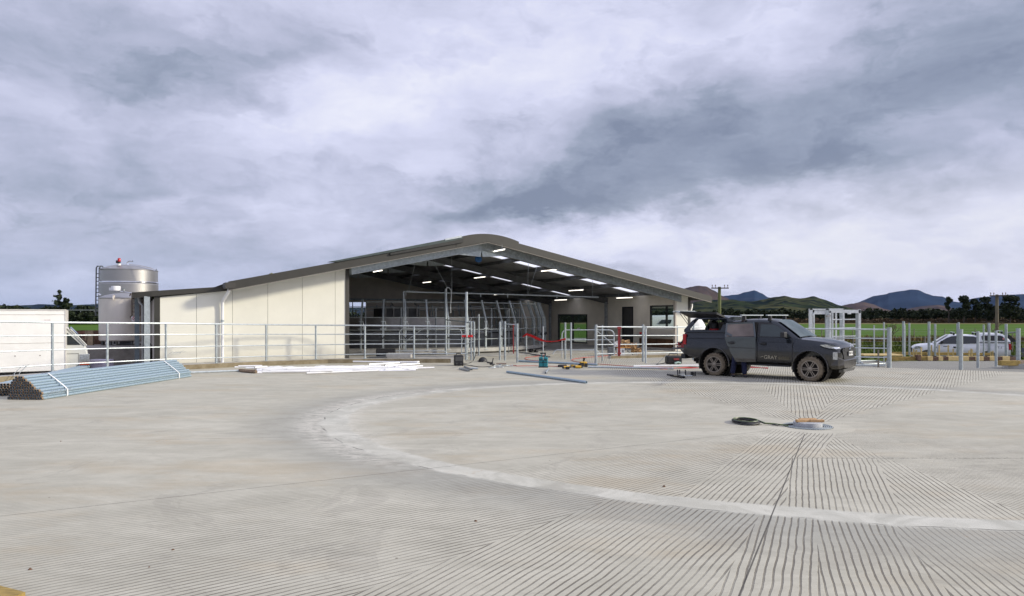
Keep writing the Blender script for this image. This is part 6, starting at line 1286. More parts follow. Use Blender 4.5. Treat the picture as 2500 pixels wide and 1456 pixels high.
mb = MB(); mb.lathe([(.10, 0), (.11, .02), (.10, .04), (.03, .05), (.028, .12)], 16); mb.build('head', BLACKP, ag, smooth=True); mb = MB(); mb.tube([(0, 0, .07), (-.22, .02, .10)], .035, 10); mb.tube([(0, 0, .08), (.03, -.02, .26)], .018, 8); mb.build('grip', RUBBER, ag, smooth=True)
mb = MB(); mb.box((0, 0, .02), (.40, .04, .035)); tag(mb.build('file', mat('dark_red_bar', (.10, .03, .025), .7), loc=place(1224, 890), rz=.05), 'short dark red bar lying behind the clamps', 'bar')
# teal cordless case with twin batteries
tl = thing('teal_case', 'teal cordless power supply with a tall black topped handle standing on the yard', 'power supply', place(1326, 898), R(-6))
mb = MB(); mb.box((-.09, .14, .19), (.15, .26, .38)); mb.box((.09, .14, .19), (.15, .26, .38)); mb.box((0, .15, .15), (.08, .20, .28)); mb.build('body', TEAL, tl, bevel=.025)
mb = MB(); mb.box((0, .008, .20), (.30, .01, .02)); mb.box((-.09, .007, .29), (.10, .01, .05)); mb.box((.09, .007, .29), (.10, .01, .05)); mb.box((0, .14, .02), (.35, .28, .04)); mb.build('black_trim', BLACKP, tl)
mb = MB(); mb.tube([(-.07, .14, .36), (-.07, .14, .52), (.07, .14, .52), (.07, .14, .36)], .018, 8); mb.build('handle', TEAL, tl, smooth=True); mb = MB(); mb.box((-.02, .14, .53), (.20, .08, .05)); mb.box((.07, .14, .50), (.05, .06, .10)); mb.build('battery_pack', BLACKP, tl, bevel=.01)
# yellow tool cluster
def drill(px, py, rz, lab, body=YEL):
    d = thing('cordless_tool', lab, 'power tool', place(px, py), rz, 'yellow cordless tools on the yard'); mb = MB(); mb.tube([(-.12, 0, .06), (.10, 0, .07)], .045, 10); mb.box((-.06, -.10, .05), (.06, .16, .05)); mb.build('body', body, d, smooth=True)
    mb = MB(); mb.box((-.06, -.20, .05), (.12, .09, .09)); mb.tube([(.10, 0, .07), (.19, 0, .07)], .03, 10); mb.tube([(-.16, 0, .06), (-.12, 0, .06)], .047, 10); mb.build('black_parts', BLACKP, d, smooth=True); return d
drill(1383, 901, .4, 'yellow cordless tool nearest the camera, left of the big one'); drill(1400, 898.5, 2.0, 'yellow tool with an upright black grip in the middle of the cluster'); drill(1411, 900, 3.3, 'yellow tool lying right of the middle one')
bd = thing('rotary_hammer', 'big yellow and black cordless tool at the right of the tool cluster', 'power tool', place(1425, 898.5), .2)
mb = MB(); mb.box((0, .05, .14), (.26, .16, .18)); mb.build('body', YEL, bd, bevel=.03); mb = MB(); mb.box((-.08, -.03, .12), (.16, .04, .16)); mb.box((.08, -.03, .10), (.12, .05, .14)); mb.tube([(.0, .05, .24), (.05, .05, .33)], .035, 8); mb.box((.03, .05, .34), (.10, .05, .05)); mb.tube([(-.18, .05, .10), (-.10, .05, .12)], .05, 8); mb.build('black_parts', BLACKP, bd, bevel=.01)
kt = thing('tool_roll', 'dark tool bag with orange lining lying left of the yellow tools', 'tool bag', place(1374, 897), .1); mb = MB(); mb.prism([(-.20, 0, 0), (.16, 0, 0), (.18, .22, .0), (-.12, .24, 0)], (0, 0, .09)); mb.build('cloth', mat('dark_bag', (.03, .03, .035), .9), kt, bevel=.03); mb = MB(); mb.box((.12, -.04, .03), (.22, .08, .04), rz=.2); mb.build('orange_flap', mat('orange_cloth', (.6, .20, .03), .7), kt)
# black case with leads at the back of the pickup
bc = thing('tool_case', 'black soft tool case with an arched handle on the ground behind the pickup', 'tool case', place(1648, 889.5), R(5)); mb = MB(); mb.box((0, .2, .17), (.62, .36, .32)); mb.build('body', BLACKP, bc, bevel=.05)
mb = MB(); mb.tube([(-.2, .2, .33), (-.16, .2, .42), (.16, .2, .42), (.2, .2, .33)], .02, 6); mb.build('handle', BLACKP, bc, smooth=True); mb = MB(); mb.box((.06, .012, .20), (.22, .02, .07)); mb.build('label_patch', REDP, bc); mb = MB(); mb.tube([(-.05, -.12, .04), (.1, -.1, .08), (.2, -.06, .05)], .04, 8); mb.build('green_gloves', mat('pale_green_glove', (.30, .42, .38), .8), bc, smooth=True)
cable([g3(1630, 884), g3(1615, 888), g3(1602, 890), g3(1618, 892), g3(1640, 891)], .012, RUBBER, 'black lead coiled left of the black tool case')
mb = MB(); mb.tube([G(1604, 889, .01), AT(1629, 866, 27.4)], .010, 6); tag(mb.build('welding_rod', GALVD), 'thin dark rod leaning from the ground to the railing left of the tool case', 'rod')
# pipe stand folded on the yard behind the pickup
ps = thing('pipe_stand', 'black and steel folding pipe clamp stand lying on the yard behind the pickup', 'stand', place(1662, 918), 0); O = ps.location
q3 = lambda px, py, z: G(px, py, z)-O
mb = MB(); mb.tube([q3(1628, 915, .12), q3(1643, 917, .10), q3(1672, 921, .03)], .028, 8); mb.tube([q3(1636, 917, .05), q3(1672, 922, .02)], .03, 8); mb.build('black_bar', BLACKP, ps)
mb = MB(); mb.tube([q3(1662, 918, .05), q3(1660, 914, .16), q3(1670, 914, .34)], .014, 6); mb.tube([q3(1670, 914, .34), q3(1674, 920, .03)], .012, 6); mb.tube([q3(1662, 918, .06), q3(1690, 917.5, .05)], .014, 6); mb.tube([q3(1652, 914, .36), q3(1650, 914, .10)], .008, 6); mb.build('steel_arms', GALVW, ps)
mb = MB()
for px in (1688, 1692, 1697): p = q3(px, 918.5, .0); mb.tube([p+Vector((0, 0, .0)), p+Vector((.0, .0, .14))], .026, 8)
for px in (1655, 1660, 1674): p = q3(px, 917, .0); mb.tube([p, p+Vector((0, .05, .18))], .02, 6)
mb.build('clamp_feet', BLACKP, ps)
# mat roll and block behind the railing
p = AT(942, 855, 31); mr = thing('rubber_mat_roll', 'thick black rolled rubber mat behind the railing at the shed opening', 'mat', (p.x, p.y, .06), R(3)); mb = MB(); mb.lathe([(.001, -.42), (.20, -.42), (.20, .42), (.001, .42)], 20, c=(0, 0, .20), axis='X', cap=False); mb.build('roll', RUBBER, mr, smooth=True); mb = MB(); mb.prism([(-.40, -.25, .02), (.42, -.25, .02), (.42, 0, .02), (-.40, 0, .02)], (0, 0, .02)); mb.build('loose_end', RUBBER, mr)
p = AT(975, 871, 29.3); mb = MB(); mb.box((0, 0, .10), (1.05, .5, .20)); o = mb.build('concrete_block', mat('pale_block', (.40, .39, .37), .85), loc=(p.x, p.y, .14), bevel=.01); tag(o, 'low pale concrete block behind the railing near the rolled mat', 'block')
p = AT(925, 868, 29.0); sc_ = thing('scrap_steel', 'low heap of dark steel offcuts left of the pale block', 'scrap', (p.x, p.y, .13), 0); mb = MB()
for k in range(7): mb.tube([(-.5+.05*k, .1*(k % 3), .03+.02*(k % 2)), (.35-.03*k, .12*(k % 2), .05+.03*(k % 3))], .025, 6)
mb.build('bars', DSTEEL, sc_)
# black machine part on the slab
p = G(1303, 862); sp_ = thing('black_tool_heap', 'small black heap of tools on the slab behind the post trio', 'tools', tuple(p), 0); mb = MB(); rnd = random.Random(4)
for k in range(9): mb.box((rnd.uniform(-.22, .22), rnd.uniform(-.1, .1), rnd.uniform(.05, .16)), (rnd.uniform(.08, .2), .1, rnd.uniform(.06, .14)), rz=rnd.uniform(0, 3))
mb.build('pieces', BLACKP, sp_, bevel=.01)
# small square detector head on a thin stem
p = G(1490, 887); dt_ = thing('site_sensor', 'little grey square head on a bent wire stem in front of the office kerb', 'marker', tuple(p), 0); mb = MB(); mb.tube([(0, 0, 0), (-.02, 0, .12), (-.04, 0, .18)], .010, 6); mb.build('stem', GALVD, dt_); mb = MB(); mb.box((-.04, 0, .25), (.11, .05, .12)); mb.build('head', mat('grey_head', (.25, .25, .24)), dt_, bevel=.01)
# office corner clutter: crate, grinder, cardboard
Yo = 33.0
def fr(px, py): return AT(px, py, Yo)
p = fr(1513, 864); cx_ = thing('white_crate', 'white plastic crate under the orange board near the office door', 'crate', (p.x, Yo, .03), 0); mb = MB(); mb.span(-.12, .24, 0, .35, 0, .33); mb.build('body', WHITEP, cx_, bevel=.015); mb = MB()
for k in range(3): mb.span(.10, .20, -.008, -.002, .07+.08*k, .11+.08*k)
mb.build('slots', BLACKP, cx_)
p = fr(1495, 864); mb = MB(); mb.span(-.16, .16, 0, .4, 0, .38); o = mb.build('grey_cabinet', mat('grey_cabinet_paint', (.20, .21, .21), .5), loc=(p.x, Yo+.2, .03), bevel=.01); tag(o, 'low grey cabinet left of the white crate', 'cabinet')
p = fr(1521, 846); mb = MB(); mb.box((0, .18, .03), (.66, .36, .05)); o = mb.build('orange_board', mat('orange_plywood', (.60, .30, .09), .7), loc=(p.x+.05, Yo, .37), bevel=.006); tag(o, 'orange plywood board lying on top of the white crate', 'board')
p = fr(1508, 836); wb = thing('white_machine', 'small white bench machine standing on the orange board', 'machine', (p.x, Yo+.1, .45), 0); mb = MB(); mb.box((0, .05, .10), (.26, .22, .20)); mb.tube([(-.09, .05, .2), (-.06, .05, .25), (.06, .05, .25), (.09, .05, .2)], .015, 6); mb.build('body', WHITEP, wb, bevel=.02); mb = MB(); mb.box((-.04, -.065, .08), (.05, .01, .04)); mb.box((.03, -.065, .13), (.03, .01, .03)); mb.build('dials', BLACKP, wb)
def crumpled(px, py, w, h_, seed, lab, z):
    rnd = random.Random(seed); p = fr(px, py); mb = MB(); n_ = 8; vs = []; fs = []
    for i in range(n_+1):
        for j in range(n_+1): u, v = i/n_-.5, j/n_-.5; vs.append((u*w+rnd.uniform(-.02, .02), .10+.25*v*v+rnd.uniform(-.05, .05), h_*(.5+v)+rnd.uniform(-.02, .03)*(1+abs(u)*2)))
    for i in range(n_):
        for j in range(n_): a = i*(n_+1)+j; fs.append((a, a+1, a+n_+2, a+n_+1))
    mb.add(vs, fs); m0 = len(mb.v); mb.add([(v[0]*.9, v[1]+.22-v[1]*.3, v[2]*.92) for v in vs], [tuple(reversed(f)) for f in fs]); o = mb.build('cardboard', CARD, loc=(p.x, Yo, z)); tag(o, lab, 'cardboard', 'torn cardboard by the office wall')
crumpled(1529, 846, .42, .36, 1, 'torn upright cardboard box standing on the orange board', .40); crumpled(1549, 860, .26, .50, 2, 'tall folded cardboard sheet in the middle of the heap', .10); crumpled(1559, 864, .34, .32, 3, 'crumpled cardboard box at the foot of the support stand', .04)
mb = MB(); mb.tube([fr(1528, 852), fr(1552, 871)], .022, 6); mb.tube([fr(1531, 857), fr(1546, 866)], .035, 6); tag(mb.build('steel_angle', DSTEEL), 'dark steel length leaning out below the orange board', 'bar')
mb = MB(); a = G(1592, 870); mb.prism([(a.x, a.y, .13), (a.x+1.6, a.y+.3, .13), (a.x+1.6, a.y+.45, .13), (a.x, a.y+.2, .13)], (0, 0, .04)); tag(mb.build('timber_plank', TIMBERM), 'thin yellow brown plank lying on the office kerb', 'plank')
p = SW(18.2, 2.6, .85); o_ = thing('red_tool', 'small red tool lying on the bench shelf left of the window', 'tool', tuple(p), 0); mb = MB(); mb.tube([(-.15, 0, .07), (.15, 0, .07)], .07, 10); mb.build('red_body', REDC, o_, smooth=True); mb = MB(); mb.tube([(.0, 0, .07), (.05, 0, .22)], .03, 8); mb.build('grip', BLACKP, o_, smooth=True)
# red sash clamps hanging on rails and red tape
def sash(px, y0, y1, Y_, w, lab, m=REDP):
    a = AT(px, y0, Y_); b_ = AT(px, y1, Y_); t_ = thing('sash_clamp', lab, 'clamp', (a.x, Y_, b_.z), 0, 'red sash clamps hung on the rails'); mb = MB(); hh = a.z-b_.z
    mb.span(-w/2, -w/2+.02, -.02, .02, 0, hh); mb.span(w/2-.02, w/2, -.02, .02, 0, hh); mb.span(-w/2, w/2, -.004, .004, 0, hh); mb.build('bar', m, t_); mb = MB(); mb.box((0, -.04, hh-.05), (w*1.6, .07, .09)); mb.box((0, -.04, .12), (w*1.5, .07, .07)); mb.build('jaw', GALVD if m is not REDP else REDP, t_, bevel=.008)
sash(1511.5, 798, 870, 28.2, .10, 'widest red clamp hung on the middle railing by the office door'); sash(1253.5, 791, 864, 29.0, .045, 'dark red clamp hung between the middle and right posts of the trio'); sash(1241.5, 795, 863, 29.4, .025, 'thinnest clamp hung right of the middle post of the trio', GALVD)
mb = MB(); mb.tube([AT(1234, 791.5, 29.4), AT(1263, 793.5, 28.6)], .022, 8); tag(mb.build('tie_bar', GALVW), 'short bar joining the middle and right posts of the trio', 'bar')
REDT = mat('red_barrier_tape', (.62, .015, .02), .45, 0, .15, 8)
mb = MB(); tp = [(1276, 823, .05), (1285, 816.5, .12), (1297, 820, .12), (1310, 826, .14), (1320, 830, .12), (1332, 833.5, .06), (1348, 834.5, .05), (1362, 832.5, .05), (1381, 828, .09)]; vs = []; fs = []
tb2 = []
for i in range(len(tp)-1):
    for k in range(4): u = k/4; tb2.append(tuple(tp[i][j]+(tp[i+1][j]-tp[i][j])*u for j in range(3)))
tb2.append(tp[-1])
for i, (px, py, w) in enumerate(tb2):
    Yt_ = 36.0+(30.6-36.0)*(px-1285)/(1380-1285) if px > 1285 else 36; Yt_ = 33+(30.5-33)*(px-1276)/105; p = AT(px, py, Yt_); tw = .02*math.sin(i*1.3)
    vs += [(p.x, p.y+tw, p.z+w*.5), (p.x, p.y-tw-.01, p.z), (p.x, p.y+tw, p.z-w*.5)]
for i in range(len(tb2)-1):
    for k in range(2): a = i*3+k; fs.append((a, a+1, a+4, a+3))
mb.add(vs, fs); n0 = len(mb.v); mb.add([(v[0], v[1]+.006, v[2]) for v in vs], [tuple(reversed(f)) for f in fs]); o = mb.build('barrier_tape', REDT, smooth=True); tag(o, 'sagging red barrier tape strung from the short cut-off post to a gate post', 'tape')
for px, Y_, r, lab in ((1135, 30.0, .062, 'red tape wrapped round the railing end post'), (1150.5, 29.8, .062, 'red tape bunched round the post right of the railing end')):
    p = AT(px, 821, Y_); mb = MB(); mb.lathe([(r, -.05), (r+.012, -.02), (r+.004, .02), (r+.01, .05)], 16, c=p, cap=False); mb.box((p.x-.06 if px < 1140 else p.x-.08, p.y-.05, p.z), (.14, .03, .09), rz=.3); tag(mb.build('red_tape_wrap', REDT, smooth=True), lab, 'tape', 'red tape wraps')
# ================================================================ PIVOT: concrete collar, slip rings, hose coil, timber offcuts
pv = G(1972, 1041); sr = thing('pivot_collar', 'low round concrete collar with steel rings at the centre of the grooved yard', 'pivot', (pv.x, pv.y, 0), 0)
mb = MB(); mb.lathe([(.001, .082), (.215, .082), (.235, .077), (.24, .0)], 40, cap=False); mb.build('collar', mat('pale_grey_collar', (.40, .41, .42), .7, 0, .12, 9), sr, smooth=True)
mb = MB()
for r in (.265, .295, .325, .355, .385): mb.lathe([(r, .0), (r, .014), (r+.014, .014), (r+.014, .0)], 64, cap=False)
mb.build('steel_ring', GALV, sr, smooth=True)
mb = MB(); mb.lathe([(.245, .004), (.41, .004)], 64, cap=False); mb.build('recess', DSTEEL, sr)
mb = MB(); mb.tube([(.02, .12, .10), (.02, .12, .24)], .004, 6); mb.build('bolt', GALVD, sr)
for i, (x, y, z, w, rz_, lab) in enumerate(((-.10, -.05, .105, .26, .12, 'left timber offcut lying on the concrete collar'), (.13, -.06, .105, .24, -.08, 'right timber offcut lying on the concrete collar'), (.03, .08, .105, .30, .05, 'top timber offcut at the back of the concrete collar'))):
    mb = MB(); mb.box((0, 0, 0), (w, .07, .042)); tag(mb.build('timber_offcut', mat('orange_pine', (.50, .31, .15), .75, 0, .2, 8, stretch=(1, 5, 5)), loc=(pv.x+x, pv.y+y, z), rz=rz_, bevel=.004), lab, 'timber offcut', 'timber offcuts on the pivot collar')
hc = G(1820, 1033); mb = MB(); pts = []
for k in range(120): a = 2*PI*k/30; r = .225+.018*math.sin(k*.37)-.02*(k//60); pts.append((hc.x+r*math.cos(a), hc.y+r*1.3*math.sin(a), .014+.019*(k//40)))
for k, (px, py, z) in enumerate(((1866, 1034, .03), (1880, 1035, .02), (1895, 1038, .02), (1915, 1037, .02), (1935, 1036, .03))): pts.append(tuple(G(px, py, z)))
mb.tube(pts, .0125, 6); tag(mb.build('hose_coil', mat('black_green_hose', (.035, .035, .035), .45, 0, .1, 3), smooth=True), 'coiled black hose lying on the yard left of the pivot collar', 'hose')
mb = MB(); pts = [(hc.x+.20*math.cos(a), hc.y+.25*math.sin(a) , .062) for a in [2*PI*k/40 for k in range(41)]]+[tuple(G(1868, 1033, .04)), tuple(G(1890, 1034.5, .03)), tuple(G(1908, 1037, .03)), tuple(G(1925, 1040, .02))]; mb.tube(pts, .009, 6); tag(mb.build('green_hose', mat('green_yellow_hose', (.12, .17, .06), .4), smooth=True), 'thin green hose lying on the black coil beside the pivot', 'hose')
# clods and leaves
rnd = random.Random(21)
for px, py, s, lab in ((1621, 1189, .024, 'dark clod on the grooved disc in the middle right'), (1161, 1273, .018, 'brown clod in the grooves at the bottom centre'), (74, 1391, .018, 'red brown leaf near the lower left corner'), (422, 1343, .014, 'red brown leaf left of the bottom centre'), (364, 1385, .009, 'small dark pebble right of the leaf at the lower left'), (148, 1078, .014, 'dark pebble on the plain concrete at the left')):
    p = G(px, py); mb = MB(); n_ = 9; top = (0, 0, s*.5); vs = [(s*rnd.uniform(.7, 1.3)*math.cos(2*PI*k/n_), s*rnd.uniform(.5, 1)*math.sin(2*PI*k/n_), 0) for k in range(n_)]+[(s*.4*math.cos(2*PI*k/n_), s*.3*math.sin(2*PI*k/n_), s*rnd.uniform(.4, .8)) for k in range(n_)]
    mb.add(vs, [(k, (k+1) % n_, n_+(k+1) % n_, n_+k) for k in range(n_)]+[tuple(range(n_, 2*n_))]); tag(mb.build('clod', mat('brown_clod', (.13, .07, .04), .9), loc=tuple(p)), lab, 'clod', 'clods and leaves on the yard')
# ================================================================ TREES, POLES, HEDGES
def leaf_mat(name, a, b_):
    m = bpy.data.materials.new(name); m.use_nodes = True; q = NT(m.node_tree); bs = q.n['Principled BSDF']
    ge = q.n.new('ShaderNodeNewGeometry'); r_ = ge.outputs['Random Per Island']; c = q.ramp(r_, [(0, a), (1, b_)]); q.l.new(c, bs.inputs['Base Color']); bs.inputs['Roughness'].default_value = .8; bs.inputs['Specular IOR Level'].default_value = .15; return m
LFD = leaf_mat('dark_pine_foliage', (.012, .020, .012), (.040, .052, .026)); LFM = leaf_mat('dark_green_foliage', (.018, .030, .014), (.055, .075, .028)); LFB = leaf_mat('russet_foliage', (.06, .045, .03), (.12, .08, .045)); BARK = mat('grey_bark', (.07, .055, .045), .95, 0, .3, 3)
def leaves(mb, c, rx, ry, rz_, n, s, rnd, hollow=.35):
    for _ in range(n):
        while True:
            v = Vector((rnd.uniform(-1, 1), rnd.uniform(-1, 1), rnd.uniform(-1, 1)))
            if hollow < v.length <= 1: break
        p = Vector((c[0]+v.x*rx, c[1]+v.y*ry, c[2]+v.z*rz_)); k = s*rnd.uniform(.6, 1.4)
        a = Vector((rnd.gauss(0, 1), rnd.gauss(0, 1), rnd.gauss(0, .6))).normalized(); b_ = a.cross(Vector((rnd.gauss(0, 1), rnd.gauss(0, 1), rnd.gauss(0, 1)))).normalized()
        mb.add([p-a*k, p+b_*k*.7, p+a*k, p-b_*k*.6], [(0, 1, 2, 3)])
def tree(name, label, px, ytop, Y_, wpx, blobs, m, trunk=None, seed=0, base=-1.0, group=None, dens=1.0, leaf=.45):
    """blobs: (dx, dz, rx, rz) as fractions of width / height"""
    rnd = random.Random(seed); p = AT(px, ytop, Y_); hgt = p.z-base; w = wpx/F*Y_; T = thing(name, label, 'tree', (p.x, Y_, base), 0, group)
    mb = MB(); r0 = hgt*.022+.05; mb.tube([(0, 0, 0), (w*.02, 0, hgt*.4), (-w*.01, 0, hgt*.85)], r0, 7, r2=r0*.3)
    for dx, dz, rx, rz_ in blobs: mb.tube([(0, 0, max(.1, (dz-rz_*.6))*hgt*.9), (dx*w*.6, 0, dz*hgt)], r0*.4, 5, r2=r0*.15)
    mb.build('trunk', BARK, T, smooth=True); mb = MB()
    for dx, dz, rx, rz_ in blobs:
        vol = rx*w*rz_*hgt; n = int(dens*max(50, min(420, 26*vol/(leaf*leaf)*.9)))
        for sub in range(4):
            o = Vector((rnd.uniform(-.45, .45)*rx*w, rnd.uniform(-.5, .5)*rx*w, rnd.uniform(-.45, .45)*rz_*hgt)); leaves(mb, (dx*w+o.x, o.y, dz*hgt+o.z), rx*w*.62, rx*w*.62, rz_*hgt*.62, n//4, leaf, rnd)
    mb.build('crown', m, T); return T
grp = 'trees along the far edge of the pasture'
TR = [(2135, 772, 290, 34, [(0, .55, .5, .45)], 'low round dark tree left of the group near the bare tree', LFD), (2149, 758, 285, 22, [(0, .4, .5, .35), (.0, .75, .3, .3)], 'pointed dark conifer above the end post of the right railing', LFD), (2162, 766, 288, 20, [(0, .5, .5, .45)], 'small dark tree right of the pointed conifer', LFD),
      (2186, 761, 292, 30, [(0, .6, .5, .38), (.2, .4, .4, .3)], 'wide dark tree beyond the bare tree', LFD), (2203, 757, 290, 26, [(0, .6, .5, .38)], 'dark round tree behind the thick post at the white pickup nose', LFD), (2232, 755, 285, 28, [(0, .65, .5, .3), (0, .4, .45, .3)], 'flat topped dark tree left of centre in the far row', LFD),
      (2262, 752, 288, 34, [(-.1, .65, .45, .33), (.2, .55, .4, .35)], 'broad dark tree in the middle of the low row', LFD), (2288, 756, 290, 26, [(0, .6, .5, .38)], 'dark tree with a lower top right of the broad one', LFD), (2302, 752, 290, 22, [(0, .6, .5, .38)], 'last low tree before the tall lone pine', LFD),
      (2316, 722, 280, 22, [(.1, .86, .42, .13), (-.2, .68, .22, .09), (.0, .55, .28, .08)], 'tall thin pine with a small tufted top and bare trunk', LFD), (2330, 757, 285, 20, [(0, .6, .5, .38)], 'low dark tree between the two tufted pines', LFD), (2353, 721.5, 278, 32, [(0, .85, .5, .14), (.12, .62, .4, .16), (-.15, .4, .4, .2)], 'tall pine with an umbrella shaped top, left of the utility pole', LFD),
      (2381, 727, 280, 30, [(-.1, .85, .3, .14), (.1, .62, .5, .24), (.1, .35, .45, .2)], 'ragged pine leaning right beside the umbrella topped pine', LFD), (2408, 723.5, 280, 34, [(-.05, .86, .42, .12), (.1, .66, .36, .16), (.05, .35, .45, .25)], 'tall pine with a flat dark top just left of the right utility pole', LFD),
      (2428, 747, 284, 18, [(0, .6, .5, .4)], 'narrow dark tree right behind the right utility pole', LFD), (2466, 720.5, 276, 62, [(-.1, .82, .32, .16), (.1, .58, .46, .25), (-.25, .5, .3, .3), (.2, .3, .36, .25)], 'largest broad pine at the right, beside the utility pole', LFD), (2496, 758, 280, 30, [(0, .55, .5, .45)], 'dark tree cut by the right edge of the picture', LFD)]
for i, (px, yt, Y_, w, bl, lab, m) in enumerate(TR): tree('pine_tree' if yt < 750 else 'tree', lab, px, yt, Y_, w, bl, m, seed=i, group=grp, leaf=.55)
TR2 = [(1940, 768, 300, 40, 'dark tree left of the cattle crush frame'), (1902, 770, 305, 24, 'small dark tree seen over the pickup roof bar'), (1925, 762, 310, 26, 'taller dark tree above the windscreen of the dark pickup'), (1795, 764, 330, 36, 'dark tree left of the veranda post'), (1830, 768, 330, 24, 'dark tree right of the veranda post'), (1865, 766, 320, 34, 'dark tree above the front roof bar of the pickup'),
       (1968, 774, 300, 24, 'low tree at the left side of the crush frame'), (2008, 775, 300, 26, 'low tree framed in the left bay of the crush frame'), (2050, 774, 300, 30, 'low tree framed in the right bay of the crush frame'), (2084, 773, 300, 26, 'low tree behind the right upright of the crush frame')]
for i, (px, yt, Y_, w, lab) in enumerate(TR2): tree('tree', lab, px, yt, Y_, w, [(0, .6, .5, .4)], LFM, seed=40+i, group='trees beyond the pickup', leaf=.6)
TL_ = [(146, 708, 225, 42, [(-.06, .93, .10, .07), (-.05, .78, .22, .08), (-.02, .62, .34, .09), (.1, .45, .38, .1), (-.1, .3, .44, .12)], 'tall ragged pine standing above the hedge left of the silo'), (160, 722, 224, 36, [(.05, .85, .25, .1), (.1, .65, .42, .12), (0, .4, .45, .16)], 'shorter second pine leaning on the tall ragged one'),
       (14, 742, 230, 40, [(0, .65, .5, .32)], 'bushy dark tree at the far left edge'), (75, 749, 232, 46, [(0, .6, .5, .35)], 'low dark tree above the box truck roof, left one'), (104, 749, 232, 30, [(0, .6, .5, .35)], 'low dark tree above the right part of the box truck roof'), (196, 744, 230, 30, [(0, .7, .5, .28), (.1, .4, .5, .3)], 'dark tree close left of the silo ladder'), (222, 752, 230, 40, [(0, .6, .5, .35)], 'low dark tree touching the silo ladder')]
for i, (px, yt, Y_, w, bl, lab) in enumerate(TL_): tree('pine_tree' if yt < 730 else 'tree', lab, px, yt, Y_, w, bl, LFD, seed=70+i, group='trees behind the box truck', leaf=.5, dens=.7 if yt < 730 else 1)
tree('yucca_tree', 'spiky yellow tipped tree top poking up behind the lean-to roof', 660, 667, 62, 20, [(0, .95, .5, .05), (0, .6, .4, .2)], leaf_mat('yellow_green_spikes', (.10, .10, .02), (.30, .24, .05)), seed=99, leaf=.12, dens=1.2)
def hedge(name, x0, x1, Y_, h_, th, m, lab, seed, n, leaf=.6, base=-1.0):
    rnd = random.Random(seed); mb = MB()
    for _ in range(n):
        x = rnd.uniform(x0, x1); z = base+h_*(1-rnd.random()**1.6)*(1+.12*math.sin(x*.5)+.10*math.sin(x*1.7)); leaves(mb, (x, Y_+rnd.uniform(-th/2, th/2), z), .3, .3, .3, 1, leaf, rnd, 0)
    mb.span(x0, x1, Y_-th*.2, Y_+th*.2, base, base+h_*.72); o = mb.build(name, m, loc=(0, 0, 0)); tag(o, lab, 'hedge', kind='stuff'); return o
hedge('hedge', 86, 235, 292, 5.2, 4, LFD, 'dark clipped shelter hedge along the far side of the right pasture', 1, 9000)
hedge('hedge', 262, 300, 420, 3, 4, LFM, 'low hedge far off at the right', 2, 900)
hedge('hedge', -190, -128, 238, 5.2, 4, LFD, 'dark hedge behind the box truck and the silo', 3, 6000)
hedge('hedge', -128, 86, 300, 4.5, 4, LFD, 'dark far hedge behind the shed', 4, 5000)
rk = hedge('hedge', 98, 232, 284, 1.6, 3, LFB, 'strip of russet scrub at the foot of the far hedge', 5, 2500, .5)
# rank grass tufts along the track and in front of the pasture
def tufts(name, x0, x1, y0, y1, n, h_, m, lab, seed, z=-1.0):
    rnd = random.Random(seed); mb = MB()
    for _ in range(n):
        x = rnd.uniform(x0, x1); y = rnd.uniform(y0, y1); a = rnd.uniform(0, PI); hh = h_*rnd.uniform(.4, 1.2); w = rnd.uniform(.05, .16); l_ = rnd.uniform(-.2, .2); mb.add([(x-w*math.cos(a), y-w*math.sin(a), z), (x+w*math.cos(a), y+w*math.sin(a), z), (x+l_, y+l_*.5, z+hh)], [(0, 1, 2)])
    o = mb.build(name, m, loc=(0, 0, 0)); tag(o, lab, 'grass', kind='stuff')
tufts('rank_grass', 26, 75, 74, 80.5, 5000, .7, leaf_mat('dry_rank_grass', (.07, .06, .02), (.20, .14, .06)), 'brown rank grass along the farm track', 7)
tufts('long_grass', 18, 60, 46, 74, 9000, .32, leaf_mat('long_green_grass', (.035, .06, .008), (.10, .13, .02)), 'long green grass beyond the timber formwork', 8)
tufts('long_grass', -40, -19, 46, 70, 3000, .3, MATS.get('long') or leaf_mat('left_green_grass', (.03, .07, .006), (.07, .13, .015)), 'green grass seen between the box truck and the tanks', 9)
# bare deciduous trees
def bare(name, px, ytop, ybase_y, lab, seed, wpx):
    rnd = random.Random(seed); Y_ = 60.0; p = AT(px, ytop, Y_); hgt = p.z+1.0; T = thing(name, lab, 'tree', (p.x, Y_, -1.0), 0, 'leafless trees in the pasture'); mb = MB()
    def br(a, d, l_, r, lev):
        b_ = a+d*l_; mb.tube([a, (a+b_)/2+Vector((rnd.uniform(-.05, .05), 0, 0))*l_, b_], r, 5, r2=r*.6)
        if lev == 0: return
        for _ in range(3 if lev > 1 else 4): br(b_, (d+Vector((rnd.uniform(-1, 1), rnd.uniform(-.8, .8), rnd.uniform(-.2, .6)))*.75).normalized(), l_*rnd.uniform(.55, .8), r*.55, lev-1)
    br(Vector((0, 0, 0)), Vector((0, 0, 1)), hgt*.36, .09, 4); mb.build('branches', mat('bare_twigs', (.13, .095, .075), .95), T)
bare('bare_tree', 2176, 786, 0, 'leafless grey tree behind the thick end post of the right railing', 3, 30)
bare('bare_tree', 2416, 782, 0, 'leafless tree beside the right utility pole', 5, 26)
